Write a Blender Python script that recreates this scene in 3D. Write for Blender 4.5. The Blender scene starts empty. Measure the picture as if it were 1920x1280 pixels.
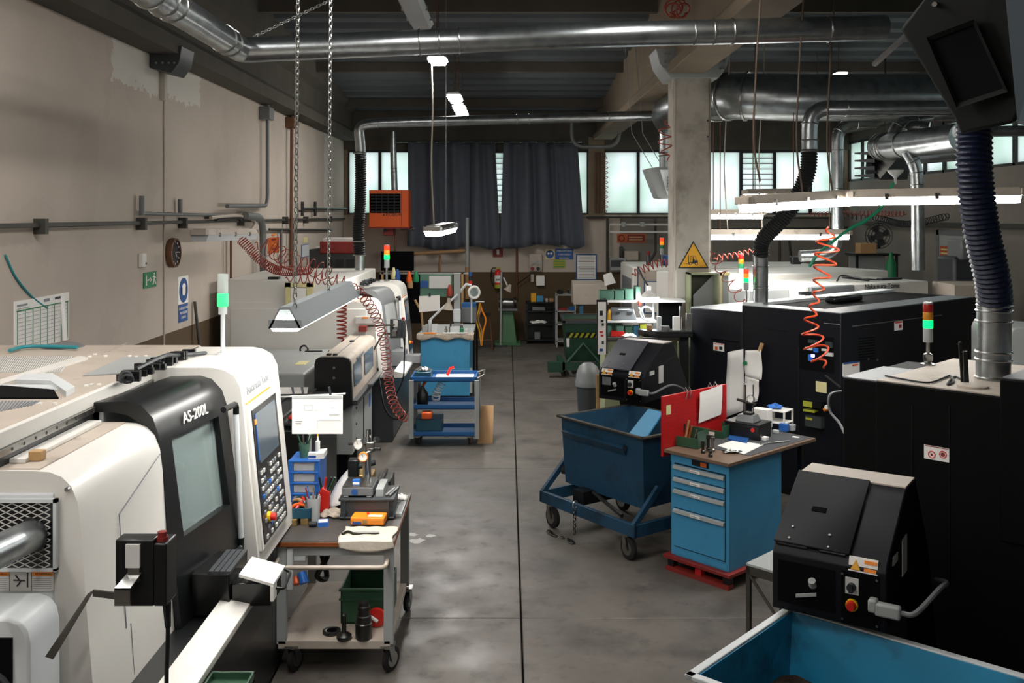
import bpy, math, random
from mathutils import Vector, Matrix
random.seed(7)
R = random.Random(11)
SC = bpy.context.scene
COL = SC.collection
PI = math.pi
# ------------------------------------------------------------------ camera, world, exposure
F, CX, CY, H = 1800.0, 952.0, 403.0, 3.0        # focal length in px of the 1920x1280 frame, principal point, eye height
cam_d = bpy.data.cameras.new('camera'); cam = bpy.data.objects.new('camera', cam_d); COL.objects.link(cam)
cam.location = (0, 0, H); cam.rotation_euler = (PI/2, 0, 0)
cam_d.sensor_width = 36; cam_d.lens = 36*F/1920
cam_d.shift_x = 8/1920; cam_d.shift_y = -237/1920
cam_d.clip_start = 0.05; cam_d.clip_end = 200
SC.camera = cam
SC.view_settings.view_transform = 'Standard'; SC.view_settings.look = 'None'
SC.view_settings.gamma = 1; SC.view_settings.use_curve_mapping = False
SC.view_settings.exposure = 0.74
w = bpy.data.worlds.new('overcast'); SC.world = w; w.use_nodes = True
wn = w.node_tree.nodes; wn.clear()
bg = wn.new('ShaderNodeBackground'); bg.inputs[0].default_value = (.9, .96, .95, 1); bg.inputs[1].default_value = 1.0
wo = wn.new('ShaderNodeOutputWorld'); w.node_tree.links.new(bg.outputs[0], wo.inputs[0])
EMI = 26.0     # radiance of the lit fluorescent diffusers

def at(px, py, Y): return Vector(((px-CX)*Y/F, Y, H-(py-CY)*Y/F))
def on(px, py, z):
    Y = F*(H-z)/(py-CY); return Vector(((px-CX)*Y/F, Y, z))
def wl(px, py, X=-3.93):
    Y = F*X/(px-CX); return Vector((X, Y, H-(py-CY)*Y/F))
# ------------------------------------------------------------------ materials
def lin(c): return tuple((v/12.92 if v <= .04045 else ((v+.055)/1.055)**2.4) for v in c)
def hexc(h): return lin(tuple(int(h[i:i+2], 16)/255 for i in (0, 2, 4)))
MATS = {}
def M(name, col, rough=.5, metal=0., var=.0, vs=3., bump=0., bs=60., emi=0., dark=None, dsc=2., dlo=.5, dhi=.75, spec=.5):
    if name in MATS: return MATS[name]
    m = bpy.data.materials.new(name); m.use_nodes = True
    nt = m.node_tree; N = nt.nodes; L = nt.links
    b = N['Principled BSDF']
    c = hexc(col) if isinstance(col, str) else col
    b.inputs['Base Color'].default_value = (*c, 1); b.inputs['Roughness'].default_value = rough
    b.inputs['Metallic'].default_value = metal; b.inputs['Specular IOR Level'].default_value = spec
    if var or bump or dark:
        tc = N.new('ShaderNodeTexCoord')
    if var or dark:
        prev = None
        if var:
            n = N.new('ShaderNodeTexNoise'); n.inputs['Scale'].default_value = vs; n.inputs['Detail'].default_value = 6
            L.new(tc.outputs['Object'], n.inputs['Vector'])
            mr = N.new('ShaderNodeMapRange'); mr.inputs[1].default_value = .3; mr.inputs[2].default_value = .7
            mr.inputs[3].default_value = 1-var; mr.inputs[4].default_value = 1+var
            L.new(n.outputs['Fac'], mr.inputs[0])
            mx = N.new('ShaderNodeVectorMath'); mx.operation = 'SCALE'; mx.inputs[0].default_value = c
            L.new(mr.outputs[0], mx.inputs['Scale']); prev = mx.outputs[0]
        if dark:
            n2 = N.new('ShaderNodeTexNoise'); n2.inputs['Scale'].default_value = dsc; n2.inputs['Detail'].default_value = 9; n2.inputs['Roughness'].default_value = .65
            L.new(tc.outputs['Object'], n2.inputs['Vector'])
            r2 = N.new('ShaderNodeMapRange'); r2.inputs[1].default_value = dlo; r2.inputs[2].default_value = dhi; L.new(n2.outputs['Fac'], r2.inputs[0])
            mm = N.new('ShaderNodeMix'); mm.data_type = 'RGBA'; mm.inputs[6].default_value = (*c, 1)
            if prev: L.new(prev, mm.inputs[6])
            mm.inputs[7].default_value = (*(hexc(dark)), 1); L.new(r2.outputs[0], mm.inputs[0]); prev = mm.outputs[2]
        L.new(prev, b.inputs['Base Color'])
    if bump:
        n = N.new('ShaderNodeTexNoise'); n.inputs['Scale'].default_value = bs; n.inputs['Detail'].default_value = 4
        L.new(tc.outputs['Object'], n.inputs['Vector'])
        bp = N.new('ShaderNodeBump'); bp.inputs['Strength'].default_value = bump; bp.inputs['Distance'].default_value = .01
        L.new(n.outputs['Fac'], bp.inputs['Height']); L.new(bp.outputs[0], b.inputs['Normal'])
    if emi:
        b.inputs['Emission Color'].default_value = (*c, 1); b.inputs['Emission Strength'].default_value = emi
    MATS[name] = m
    return m
M('white_paint', 'dedcd6', .38, var=.05, vs=1.5, dark='8f857a', dsc=3, dlo=.66, dhi=.9)
M('dusty_white', 'b4a99c', .6, var=.08, vs=4, dark='6d5f52', dsc=5, dlo=.58, dhi=.85)
M('cool_white', 'cfd4d6', .4, var=.03)
M('grey_paint', '9fa3a2', .5, var=.05)
M('mid_grey', '6d7072', .45, var=.05)
M('lid_navy_lit', '4a4c54', .5)  # navy conveyor lid made paler, the light on it is in the colour
M('wall_grey', '7f7a73', .9, var=.08, vs=1.5, bump=.2, bs=30)
M('hood_grey', '8f9698', .5)
M('dark_grey', '34383b', .45, var=.08)
M('black', '101214', .35, var=.1, vs=8)
M('black_gloss', '0c0d0e', .22)
M('black_matte', '07080a', .85, spec=.1)
M('rubber', '131313', .8)
M('navy', '080b13', .5, var=.12, vs=5, spec=.28)
M('navy_dark', '020304', .65, var=.1, vs=5, spec=.12)  # darkened navy; the dim light on the right machine is in the colour
M('navy_top_lit', '7b8085', .45, var=.06)  # navy roof painted pale grey for the light on its gloss
M('steel', 'a5a6a4', .3, 1, var=.1, vs=12)
M('dark_steel', '4a4a48', .38, .9, var=.2, vs=15)
M('galvanised', 'a4aaac', .3, .95, var=.16, vs=9, dark='6f7375', dsc=5, dlo=.5, dhi=.8, bump=.08, bs=14)
M('chain_zinc', 'b4b8b6', .3, .9)
M('chrome', 'd0d0d0', .12, 1)
M('brass', 'a98f5e', .4, .7, var=.15, vs=20)
M('iron_rail', '46443f', .6, .4, var=.2)
M('conduit', '6d7070', .5, .3, var=.1)
M('rusty_pipe', '6b4a35', .65, .2, var=.2)
M('blue_cab', '3d8db8', .42, var=.05, vs=2, dark='2f7499', dsc=1.5, dlo=.5, dhi=.8)
M('blue_skip', '1c435d', .5, var=.15, vs=3, dark='101c26', dsc=3, dlo=.5, dhi=.72, bump=.1, bs=20)
M('blue_skip_bright', '1683ad', .45, var=.08, vs=3, dark='12303c', dsc=2.6, dlo=.52, dhi=.72)
M('blue_cart', '1d5a94', .4, var=.06)
M('blue_plastic', '2f6fc4', .35)
M('teal_plastic', '1e4f63', .4)
M('green_skip', '17412f', .5, var=.1, vs=4, dark='0d1c16', dsc=4)
M('green_plastic', '2b4f38', .4, var=.08)
M('green_bin', '4d7562', .45, var=.05)
M('green_iron', '3d6b45', .5, var=.1, vs=6)
M('olive', '6c6d4e', .5, var=.07)
M('olive_light', '8b9170', .5, var=.05)
M('olive_dark', '3c3e2a', .55, var=.05)
M('red_paint', 'b3181b', .42, var=.08)
M('red_dark', '7d211b', .55, var=.2, vs=8)
M('red_plastic', 'd0281f', .35)
M('orange_paint', 'dd5a1a', .4, var=.04)
M('orange_plastic', 'f08a1e', .4)
M('orange_hose', 'bf4424', .35)
M('red_hose', '9c3a2c', .45)
M('green_hose', '128a63', .4)
M('teal_wire', '2a8a94', .4)
M('yellow', 'e2b400', .5)
M('sign_yellow', 'e0a31c', .5)
M('tape_yellow', 'd8cf98', .6)
M('lime', 'a6ab35', .5)
M('paper', 'eceae6', .7)
M('paper_grey', 'c9c9c6', .7)
M('cord_brown', '54463a', .8)
M('cloth', 'c8bfb0', .9, var=.06, vs=20, bump=.3, bs=50)
M('cloth_dirty', 'bdb0a0', .9, var=.1, vs=30, dark='5a5048', dsc=30)
M('sign_blue', '1d4f8f', .5)
M('sign_green', '0f7a4a', .5)
M('sign_orange', 'b8551c', .5)
M('ink', '20242a', .6)
M('ink_grey', '7d8288', .6)
M('wood_edge', '8a4c22', .5, var=.2, vs=12)
M('worktop', '4b4744', .45, var=.12, vs=5, dark='2b2826', dsc=4)
M('worktop_brown', '6e5847', .55, var=.1, vs=5)
M('mat_grey', '47494c', .7)
M('cardboard', 'a5815a', .8, var=.06)
M('wood', 'b08d5e', .7, var=.15, vs=10)
M('curtain', '545963', .95, var=.06, vs=6, bump=.1, bs=80)
M('concrete', 'b5aea2', .85, var=.08, vs=3, bump=.15, bs=40, dark='7d756a', dsc=2)
M('beam_concrete', '7d6f5c', .9, var=.12, vs=2, bump=.2, bs=30)
M('dark_concrete', '4f4b44', .9, var=.15, vs=2)
M('deck', '535a5e', .7, var=.12, vs=1.5)
M('frame_dark', '1d1f20', .6)
M('flex_black', '0e0f10', .6, var=.3, vs=40, bump=.6, bs=45)
M('flex_blue', '081430', .5, var=.25, vs=30, bump=.5, bs=40)
M('unit_dark', '0e100f', .7, var=.1, spec=.15)
M('unit_blue', '20343e', .5)
M('screen', '44525c', .25)
M('clear_plastic', 'b8bcc0', .35)
M('skin_wood', 'c79c6c', .6)
M('chips', '2e2219', .9, var=.5, vs=25, bump=1, bs=60)
M('lamp_white', (1, .97, .92), .5, emi=EMI)
M('lamp_warm', (1, .93, .82), .5, emi=EMI*.5)
M('bulb', (.9, .96, 1), .5, emi=45)
M('lamp_strong', (1, .955, .91), .5, emi=EMI*1.15)
M('lamp_far', (1, .96, .91), .5, emi=EMI*2.0)
M('led_green', (.0, .85, .12), .4, emi=1.6)
M('led_green_soft', (.04, .8, .2), .4, emi=.75)
M('led_red_off', '9c1814', .3)
M('led_red', (1, .06, .02), .3, emi=.45)
M('led_amber', (1, .3, .02), .3, emi=.35)
M('led_amber_off', 'c08018', .3)
M('lens_white', 'c9d4cf', .3)
M('led_violet', (.25, .25, 1), .3, emi=5)
# glass
def glass_frost():
    m = bpy.data.materials.new('frosted_glass'); m.use_nodes = True; nt = m.node_tree; N = nt.nodes; N.clear()
    tr = N.new('ShaderNodeBsdfTranslucent'); tr.inputs[0].default_value = (.80, .88, .84, 1)
    tc = N.new('ShaderNodeTexCoord'); no = N.new('ShaderNodeTexNoise'); no.inputs['Scale'].default_value = .7
    nt.links.new(tc.outputs['Object'], no.inputs['Vector'])
    cr = N.new('ShaderNodeValToRGB'); cr.color_ramp.elements[0].color = (.68, .80, .74, 1); cr.color_ramp.elements[1].color = (.92, .96, .97, 1)
    cr.color_ramp.elements[0].position = .35; cr.color_ramp.elements[1].position = .6
    nt.links.new(no.outputs['Fac'], cr.inputs[0]); nt.links.new(cr.outputs[0], tr.inputs[0])
    gl = N.new('ShaderNodeBsdfGlossy'); gl.inputs['Roughness'].default_value = .3
    mx = N.new('ShaderNodeMixShader'); mx.inputs[0].default_value = .06
    o = N.new('ShaderNodeOutputMaterial')
    nt.links.new(tr.outputs[0], mx.inputs[1]); nt.links.new(gl.outputs[0], mx.inputs[2]); nt.links.new(mx.outputs[0], o.inputs[0])
    MATS['frosted'] = m
glass_frost()
def clear(name, tint, rough=.1, alpha=.35):
    m = M(name, tint, rough); m.node_tree.nodes['Principled BSDF'].inputs['Alpha'].default_value = alpha
clear('door_glass', '9fb0ae', .08, .45)
clear('plastic_glass', 'cfd3d2', .25, .55)
clear('blue_glass', '4a6378', .15, .75)
def wall_mat():
    m = M('wall_plaster', 'b9aea2', .9, var=.05, vs=1.2, bump=.2, bs=30)
    nt = m.node_tree; N = nt.nodes; L = nt.links; b = N['Principled BSDF']
    base = b.inputs['Base Color'].links[0].from_socket
    tc = N.new('ShaderNodeTexCoord'); sp = N.new('ShaderNodeSeparateXYZ'); L.new(tc.outputs['Object'], sp.inputs[0])
    no = N.new('ShaderNodeTexNoise'); no.inputs['Scale'].default_value = 9; no.inputs['Detail'].default_value = 5; L.new(tc.outputs['Object'], no.inputs['Vector'])
    def math_(op, a, bb):
        n = N.new('ShaderNodeMath'); n.operation = op
        for i, v in enumerate((a, bb)):
            if isinstance(v, (int, float)): n.inputs[i].default_value = v
            else: L.new(v, n.inputs[i])
        return n.outputs[0]
    wob = math_('MULTIPLY', math_('SUBTRACT', no.outputs['Fac'], .5), .35)
    y = math_('ADD', sp.outputs[1], wob); z = math_('ADD', sp.outputs[2], wob)
    def box(y0, y1, z0, z1):
        a = math_('MULTIPLY', math_('GREATER_THAN', y, y0), math_('LESS_THAN', y, y1))
        c = math_('MULTIPLY', math_('GREATER_THAN', z, z0), math_('LESS_THAN', z, z1))
        return math_('MULTIPLY', a, c)
    left = math_('LESS_THAN', sp.outputs[0], -3.8)
    patch = math_('MULTIPLY', left, math_('MAXIMUM', math_('MAXIMUM', box(9.55, 10.9, 4.35, 5.5), box(11.1, 12.3, 4.38, 5.5)), box(20.6, 21.6, 3.0, 4.9)))
    def mix(f, prev, col):
        mm = N.new('ShaderNodeMix'); mm.data_type = 'RGBA'; L.new(f, mm.inputs[0]); L.new(prev, mm.inputs[6]); mm.inputs[7].default_value = (*hexc(col), 1); return mm.outputs[2]
    c1 = mix(math_('MULTIPLY', patch, .8), base, 'd2d0c8')
    # soot and damp streaks in the plaster
    n3 = N.new('ShaderNodeTexNoise'); n3.inputs['Scale'].default_value = .8; n3.inputs['Detail'].default_value = 7; L.new(tc.outputs['Object'], n3.inputs['Vector'])
    c1 = mix(math_('MULTIPLY', math_('GREATER_THAN', n3.outputs['Fac'], .58), .06), c1, '6d5a48')
    dado = math_('LESS_THAN', sp.outputs[2], 1.63)
    c2 = mix(dado, c1, '54442f')
    L.new(c2, b.inputs['Base Color'])
wall_mat()
def floor_mat():
    m = M('floor_concrete', '5d5852', .5, var=.2, vs=.8, bump=.12, bs=25)
    nt = m.node_tree; N = nt.nodes; L = nt.links; b = N['Principled BSDF']
    base = b.inputs['Base Color'].links[0].from_socket
    tc = N.new('ShaderNodeTexCoord')
    def noise(s, d, lo, hi, r=.6):
        n = N.new('ShaderNodeTexNoise'); n.inputs['Scale'].default_value = s; n.inputs['Detail'].default_value = d; n.inputs['Roughness'].default_value = r
        L.new(tc.outputs['Object'], n.inputs['Vector'])
        q = N.new('ShaderNodeMapRange'); q.inputs[1].default_value = lo; q.inputs[2].default_value = hi; L.new(n.outputs['Fac'], q.inputs[0]); return q.outputs[0]
    def mix(f, prev, col, k=1.):
        s = N.new('ShaderNodeMath'); s.operation = 'MULTIPLY'; s.inputs[1].default_value = k; L.new(f, s.inputs[0])
        mm = N.new('ShaderNodeMix'); mm.data_type = 'RGBA'; L.new(s.outputs[0], mm.inputs[0]); L.new(prev, mm.inputs[6]); mm.inputs[7].default_value = (*hexc(col), 1); return mm.outputs[2]
    c = mix(noise(1.7, 10, .5, .75), base, '312c28', .9)
    c = mix(noise(6, 6, .55, .8), c, '2c2926', .75)
    c = mix(noise(2.6, 5, .66, .72, .5), c, '84807a', .35)
    c = mix(noise(22, 3, .68, .8), c, '8c8780', .3)
    L.new(c, b.inputs['Base Color'])
    q = noise(3, 6, .3, .8); mr = N.new('ShaderNodeMapRange'); mr.inputs[3].default_value = .38; mr.inputs[4].default_value = .68; L.new(q, mr.inputs[0]); L.new(mr.outputs[0], b.inputs['Roughness'])
floor_mat()
# ------------------------------------------------------------------ mesh helpers
class Fr:
    """local frame: u along 'width', v along 'depth', z up"""
    def __init__(s, o, ang): s.o = Vector((o[0], o[1], o[2] if len(o) > 2 else 0)); s.c = math.cos(math.radians(ang)); s.s = math.sin(math.radians(ang))
    def __call__(s, p): return Vector((s.o.x+p[0]*s.c-p[1]*s.s, s.o.y+p[0]*s.s+p[1]*s.c, s.o.z+p[2]))
class MB:
    def __init__(s, T=None): s.v = []; s.f = []; s.m = []; s.T = T; s.mi = 0
    def add(s, vs, fs):
        n = len(s.v)
        for p in vs: s.v.append(Vector(s.T(p)) if s.T else Vector(p))
        for f in fs: s.f.append(tuple(i+n for i in f)); s.m.append(s.mi)
        return s
    def box(s, x0, x1, y0, y1, z0, z1):
        if x0 > x1: x0, x1 = x1, x0
        if y0 > y1: y0, y1 = y1, y0
        if z0 > z1: z0, z1 = z1, z0
        return s.add([(x, y, z) for z in (z0, z1) for y in (y0, y1) for x in (x0, x1)],
                     [(0, 2, 3, 1), (4, 5, 7, 6), (0, 1, 5, 4), (2, 6, 7, 3), (0, 4, 6, 2), (1, 3, 7, 5)])
    def cb(s, c, size): return s.box(c[0]-size[0]/2, c[0]+size[0]/2, c[1]-size[1]/2, c[1]+size[1]/2, c[2]-size[2]/2, c[2]+size[2]/2)
    def hexa(s, p): return s.add(p, [(0, 3, 2, 1), (4, 5, 6, 7), (0, 1, 5, 4), (1, 2, 6, 5), (2, 3, 7, 6), (3, 0, 4, 7)])
    def prism(s, poly, e):
        """poly: 3-D outline, extruded by e"""
        e = Vector(e); n = len(poly); a = [Vector(p) for p in poly]
        nrm = Vector((0, 0, 0))
        for i in range(n): nrm += a[i].cross(a[(i+1) % n])
        if nrm.dot(e) > 0: a = a[::-1]
        return s.add(a+[p+e for p in a], [tuple(range(n)), tuple(range(2*n-1, n-1, -1))]+[(i, i+n, (i+1) % n+n, (i+1) % n) for i in range(n)])
    def tube(s, path, r, n=12, cap=True):
        path = [Vector(p) for p in path]; k = len(path)
        rs = r if isinstance(r, (list, tuple)) else [r]*k
        tg = []
        for i in range(k):
            a = path[max(0, i-1)]; b = path[min(k-1, i+1)]; t = b-a
            tg.append(t.normalized() if t.length > 1e-9 else Vector((0, 0, 1)))
        u = tg[0].orthogonal().normalized(); vs = []
        for i in range(k):
            u = (u-tg[i]*u.dot(tg[i])); u = u.normalized() if u.length > 1e-6 else tg[i].orthogonal().normalized()
            w_ = tg[i].cross(u)
            for j in range(n):
                an = 2*PI*j/n; vs.append(path[i]+(u*math.cos(an)+w_*math.sin(an))*rs[i])
        fs = [(i*n+j, i*n+(j+1) % n, (i+1)*n+(j+1) % n, (i+1)*n+j) for i in range(k-1) for j in range(n)]
        if cap: fs += [tuple(range(n-1, -1, -1)), tuple((k-1)*n+j for j in range(n))]
        return s.add(vs, fs)
    def cyl(s, a, b, r, r2=None, n=16):
        return s.tube([a, b], [r, r if r2 is None else r2], n)
    def lathe(s, c, prof, n=20, axis=(0, 0, 1)):
        ax = Vector(axis).normalized(); c = Vector(c)
        if s.T: pass
        pts = [c+ax*h for r_, h in prof]
        u = ax.orthogonal().normalized(); w_ = ax.cross(u); vs = []
        for (r_, h), p in zip(prof, pts):
            for j in range(n):
                an = 2*PI*j/n; vs.append(p+(u*math.cos(an)+w_*math.sin(an))*max(r_, 1e-4))
        k = len(prof)
        fs = [(i*n+j, i*n+(j+1) % n, (i+1)*n+(j+1) % n, (i+1)*n+j) for i in range(k-1) for j in range(n)]
        fs += [tuple(range(n-1, -1, -1)), tuple((k-1)*n+j for j in range(n))]
        return s.add(vs, fs)
    def torus(s, c, ax, R_, r, n=20, k=8):
        ax = Vector(ax).normalized(); u = ax.orthogonal().normalized(); w_ = ax.cross(u); c = Vector(c); vs = []
        for i in range(n):
            a = 2*PI*i/n; d = u*math.cos(a)+w_*math.sin(a)
            for j in range(k):
                b = 2*PI*j/k; vs.append(c+d*(R_+r*math.cos(b))+ax*(r*math.sin(b)))
        return s.add(vs, [(i*k+j, ((i+1) % n)*k+j, ((i+1) % n)*k+(j+1) % k, i*k+(j+1) % k) for i in range(n) for j in range(k)])
    def quad(s, a, b, c, d): return s.add([a, b, c, d], [(0, 1, 2, 3)])
    def grid(s, fn, nu, nv):
        return s.add([fn(i/nu, j/nv) for j in range(nv+1) for i in range(nu+1)],
                     [(j*(nu+1)+i, j*(nu+1)+i+1, (j+1)*(nu+1)+i+1, (j+1)*(nu+1)+i) for j in range(nv) for i in range(nu)])
ORG = {}
def mesh_obj(name, mb, mats, org, smooth=False, bevel=0, solid=0, seg=2):
    me = bpy.data.meshes.new(name)
    me.from_pydata([tuple(v-org) for v in mb.v], [], mb.f)
    mats = mats if isinstance(mats, (list, tuple)) else [mats]
    for m in mats: me.materials.append(MATS[m])
    for p, i in zip(me.polygons, mb.m): p.material_index = min(i, len(mats)-1)
    if smooth:
        for p in me.polygons: p.use_smooth = True
        me.set_sharp_from_angle(angle=math.radians(40))
    me.validate(); me.update()
    o = bpy.data.objects.new(name, me); COL.objects.link(o)
    if solid:
        md = o.modifiers.new('thick', 'SOLIDIFY'); md.thickness = solid; md.offset = 0
    if bevel:
        md = o.modifiers.new('bevel', 'BEVEL'); md.width = bevel; md.segments = seg; md.limit_method = 'ANGLE'; md.angle_limit = math.radians(35)
        for p in me.polygons: p.use_smooth = True
        if not smooth: me.set_sharp_from_angle(angle=math.radians(60))
    return o
def meta(o, label=None, cat=None, group=None, kind=None):
    if label: o['label'] = label
    if cat: o['category'] = cat
    if group: o['group'] = group
    if kind: o['kind'] = kind
    return o
def thing(name, label, cat, loc, group=None):
    o = bpy.data.objects.new(name, None); o.empty_display_size = .1; COL.objects.link(o); o.location = loc; ORG[o.name] = Vector(loc)
    return meta(o, label, cat, group)
def part(par, name, mb, mat, label=None, **k):
    kind = k.pop('kind', None)
    o = mesh_obj(name, mb, mat, ORG[par.name], **k); o.parent = par; ORG[o.name] = ORG[par.name]
    return meta(o, label=label, kind=kind)
def solo(name, label, cat, mb, mat, group=None, kind=None, **k):
    xs = [v.x for v in mb.v]; ys = [v.y for v in mb.v]; zs = [v.z for v in mb.v]
    org = Vector(((min(xs)+max(xs))/2, (min(ys)+max(ys))/2, min(zs)))
    o = mesh_obj(name, mb, mat, org, **k); o.location = org; ORG[o.name] = org
    return meta(o, label, cat, group, kind)
def struct(name, mb, mat, label=None, **k):
    o = mesh_obj(name, mb, mat, Vector((0, 0, 0)), **k); ORG[o.name] = Vector((0, 0, 0)); return meta(o, label=label, kind='structure')
def text(par, s, p, xd, up, size, mat, name='lettering', align='LEFT', ext=.001, sx=1.):
    cu = bpy.data.curves.new(name, 'FONT'); cu.body = s; cu.size = size; cu.extrude = ext; cu.align_x = align
    cu.materials.append(MATS[mat]); tmp = bpy.data.objects.new('tmp', cu)
    cu.resolution_u = 3; me = bpy.data.meshes.new_from_object(tmp); bpy.data.objects.remove(tmp); bpy.data.curves.remove(cu)
    o = bpy.data.objects.new(name, me); COL.objects.link(o)
    x = Vector(xd).normalized(); u = Vector(up); u = (u-x*u.dot(x)).normalized(); n = x.cross(u)
    m = Matrix((x*sx, u, n)).transposed().to_4x4(); m.translation = Vector(p)-ORG[par.name]
    o.matrix_local = m; o.parent = par; o.matrix_parent_inverse = Matrix.Identity(4); ORG[o.name] = ORG[par.name]
    return o
def copy_tree(o, loc, rotz=None, label=None, name=None, group=None):
    c = o.copy(); COL.objects.link(c); c.location = loc
    if rotz is not None: c.rotation_euler = (0, 0, rotz)
    if label: c['label'] = label
    if group: c['group'] = group
    def rec(src, dst):
        for ch in list(src.children):
            k = ch.copy(); COL.objects.link(k); k.parent = dst; rec(ch, k)
    rec(o, c); ORG[c.name] = Vector(loc)
    return c
def fillet(pts, r, seg=6):
    pts = [Vector(p) for p in pts]; out = [pts[0]]
    for i in range(1, len(pts)-1):
        a, b, c = pts[i-1], pts[i], pts[i+1]
        d1 = (a-b); d2 = (c-b); l = min(r, d1.length*.49, d2.length*.49)
        p1 = b+d1.normalized()*l; p2 = b+d2.normalized()*l
        for k in range(seg+1):
            t = k/seg; out.append(p1*(1-t)**2+b*2*t*(1-t)+p2*t*t)
    out.append(pts[-1]); return out
def resample(path, n):
    path = [Vector(p) for p in path]; L = [0]
    for a, b in zip(path, path[1:]): L.append(L[-1]+(b-a).length)
    out = []; j = 0
    for i in range(n+1):
        d = L[-1]*i/n
        while j < len(L)-2 and L[j+1] < d: j += 1
        t = (d-L[j])/max(1e-9, L[j+1]-L[j]); out.append(path[j].lerp(path[j+1], min(1, max(0, t))))
    return out
def bez(pts, n=24):
    """Catmull-Rom through points"""
    P = [Vector(p) for p in pts]; P = [P[0]*2-P[1]]+P+[P[-1]*2-P[-2]]; out = []
    k = max(2, n//(len(P)-3))
    for i in range(1, len(P)-2):
        for j in range(k):
            t = j/k; a, b, c, d = P[i-1], P[i], P[i+1], P[i+2]
            out.append(.5*((2*b)+(c-a)*t+(2*a-5*b+4*c-d)*t*t+(3*b-a-3*c+d)*t**3))
    out.append(P[-2]); return out
def coil_path(path, turns, Rr, per=14, taper=True):
    path = resample(path, turns*per); out = []; u = None
    for i, p in enumerate(path):
        t = (path[min(i+1, len(path)-1)]-path[max(0, i-1)]).normalized()
        u = t.orthogonal().normalized() if u is None else (u-t*u.dot(t)).normalized(); w_ = t.cross(u)
        a = 2*PI*i/per; k = min(1, i/per, (len(path)-1-i)/per) if taper else 1
        rr = Rr(i/len(path)) if callable(Rr) else Rr
        out.append(p+(u*math.cos(a)+w_*math.sin(a))*rr*k)
    return out
def hose(name, label, cat, path, r, mat, n=6, group=None):
    mb = MB(); mb.tube(path, r, n); return solo(name, label, cat, mb, mat, smooth=True, group=group)
def flex(mb, path, r, n=16, pitch=.03, amp=.1):
    path = [Vector(p) for p in path]; L = sum((b-a).length for a, b in zip(path, path[1:])); k = int(L/pitch)*2
    pp = resample(path, k); mb.tube(pp, [r*(1+amp*(1 if i % 2 else -1)) for i in range(k+1)], n)
# ================================================================== THE SETTING
XL, XR, YB, YF = -3.94, 8.2, 23.1, -4.0
fl = struct('floor', MB().box(XL-.3, XR+.3, YF, YB+.3, -.3, -.03), 'black_matte')
xs = [XL, -4.1+.0, .1, 4.3, XR]; xs = [XL, .1, 4.3, XR]; ys = [YF, -1.25, 2.95, 7.15, 11.37, 15.6, 19.8, YB]
for i in range(len(xs)-1):
    for j in range(len(ys)-1):
        g = .0055
        part(fl, 'concrete_slab', MB().box(xs[i]+g, xs[i+1]-g, ys[j]+g*.7, ys[j+1]-g*.7, -.2, 0), 'floor_concrete', bevel=.006, seg=1)
wlft = struct('wall_left', MB().box(XL-.35, XL-.03, YF, YB, 0, 6.6), 'dark_concrete')
for a, b in ((YF, 2.2), (2.2, 10.98), (10.98, 19.76), (19.76, YB)):
    part(wlft, 'wall_panel', MB().box(XL-.2, XL, a+.008, b-.008, 0, 4.8), 'wall_plaster', bevel=.004, seg=1)
wb = MB()
W1, W2 = (-3.85, 1.94), (2.32, 8.1); ZB, ZT = 3.0, 4.57
wb.box(XL-.3, 2.7, YB, YB+.3, 0, ZB)
struct('wall_back', wb, 'wall_plaster')
struct('wall_back_right', MB().box(2.7, XR+.3, YB, YB+.3, 0, ZB), 'wall_grey')
wp = MB(); wp.box(XL-.3, W1[0], YB, YB+.3, ZB, ZT); wp.box(W1[1], W2[0], YB-.08, YB+.3, ZB-.1, ZT+.3); wp.box(W2[1], XR+.3, YB, YB+.3, ZB, ZT)
struct('wall_back_pier', wp, 'beam_concrete')
struct('wall_back_lintel', MB().box(XL-.3, XR+.3, YB-.05, YB+.3, ZT, 6.6), 'dark_concrete')
wr = MB(); RZB, RZT = 3.8, 4.75
wr.box(XR, XR+.3, YF, YB, 0, RZB)
struct('wall_right', wr, 'wall_grey')
struct('wall_right_lintel', MB().box(XR, XR+.3, YF, YB, RZT, 6.6), 'dark_concrete')
struct('wall_front', MB().box(XL-.3, XR+.3, YF-.3, YF, 0, 6.6), 'wall_plaster')
def zc(y): return 6.2 if y < 11 else 6.2-(y-11)*.7/12.1
mb = MB(); y = YF; prof = []
while y < YB:
    for dy, dz in ((0, 0), (.24, 0), (.32, .13), (.56, .13)): prof.append((y+dy, zc(y+dy)+dz))
    y += .64
mb.grid(lambda s, t: (XL+s*(XR-XL), *prof[min(len(prof)-1, int(round(t*(len(prof)-1))))]), 1, len(prof)-1)
ce = struct('ceiling', mb, 'deck', solid=.02)
struct('ceiling_slab', MB().box(XL-.3, XR+.3, YF-.3, YB+.3, 6.6, 6.8), 'dark_concrete')
for i, y in enumerate((1.5, 5.5, 9.6, 13.7, 17.8, 21.6)):
    struct('trim_%d' % (i+1), MB().box(XL+.3, XR-.2, y-.07, y+.07, zc(y)-.16, zc(y)+.02), 'dark_concrete', label='dark steel purlin under the roof deck')
mb = MB(); mb.prism([(XL, 0, 4.77), (XL+.32, 0, 4.77), (XL+.32, 0, 4.95), (XL+.22, 0, 5.05), (XL+.22, 0, 5.45), (XL+.4, 0, 5.55), (XL+.4, 0, 6.5), (XL, 0, 6.5)], (0, YB-YF, 0))
for v in mb.v: v.y += YF
struct('trim_7', mb, 'dark_concrete', label='dark concrete edge beam above the left wall')
struct('trim_8', MB().box(XR-.3, XR, YF, YB, 4.95, 6.5), 'dark_concrete', label='dark concrete edge beam above the right wall')
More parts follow.
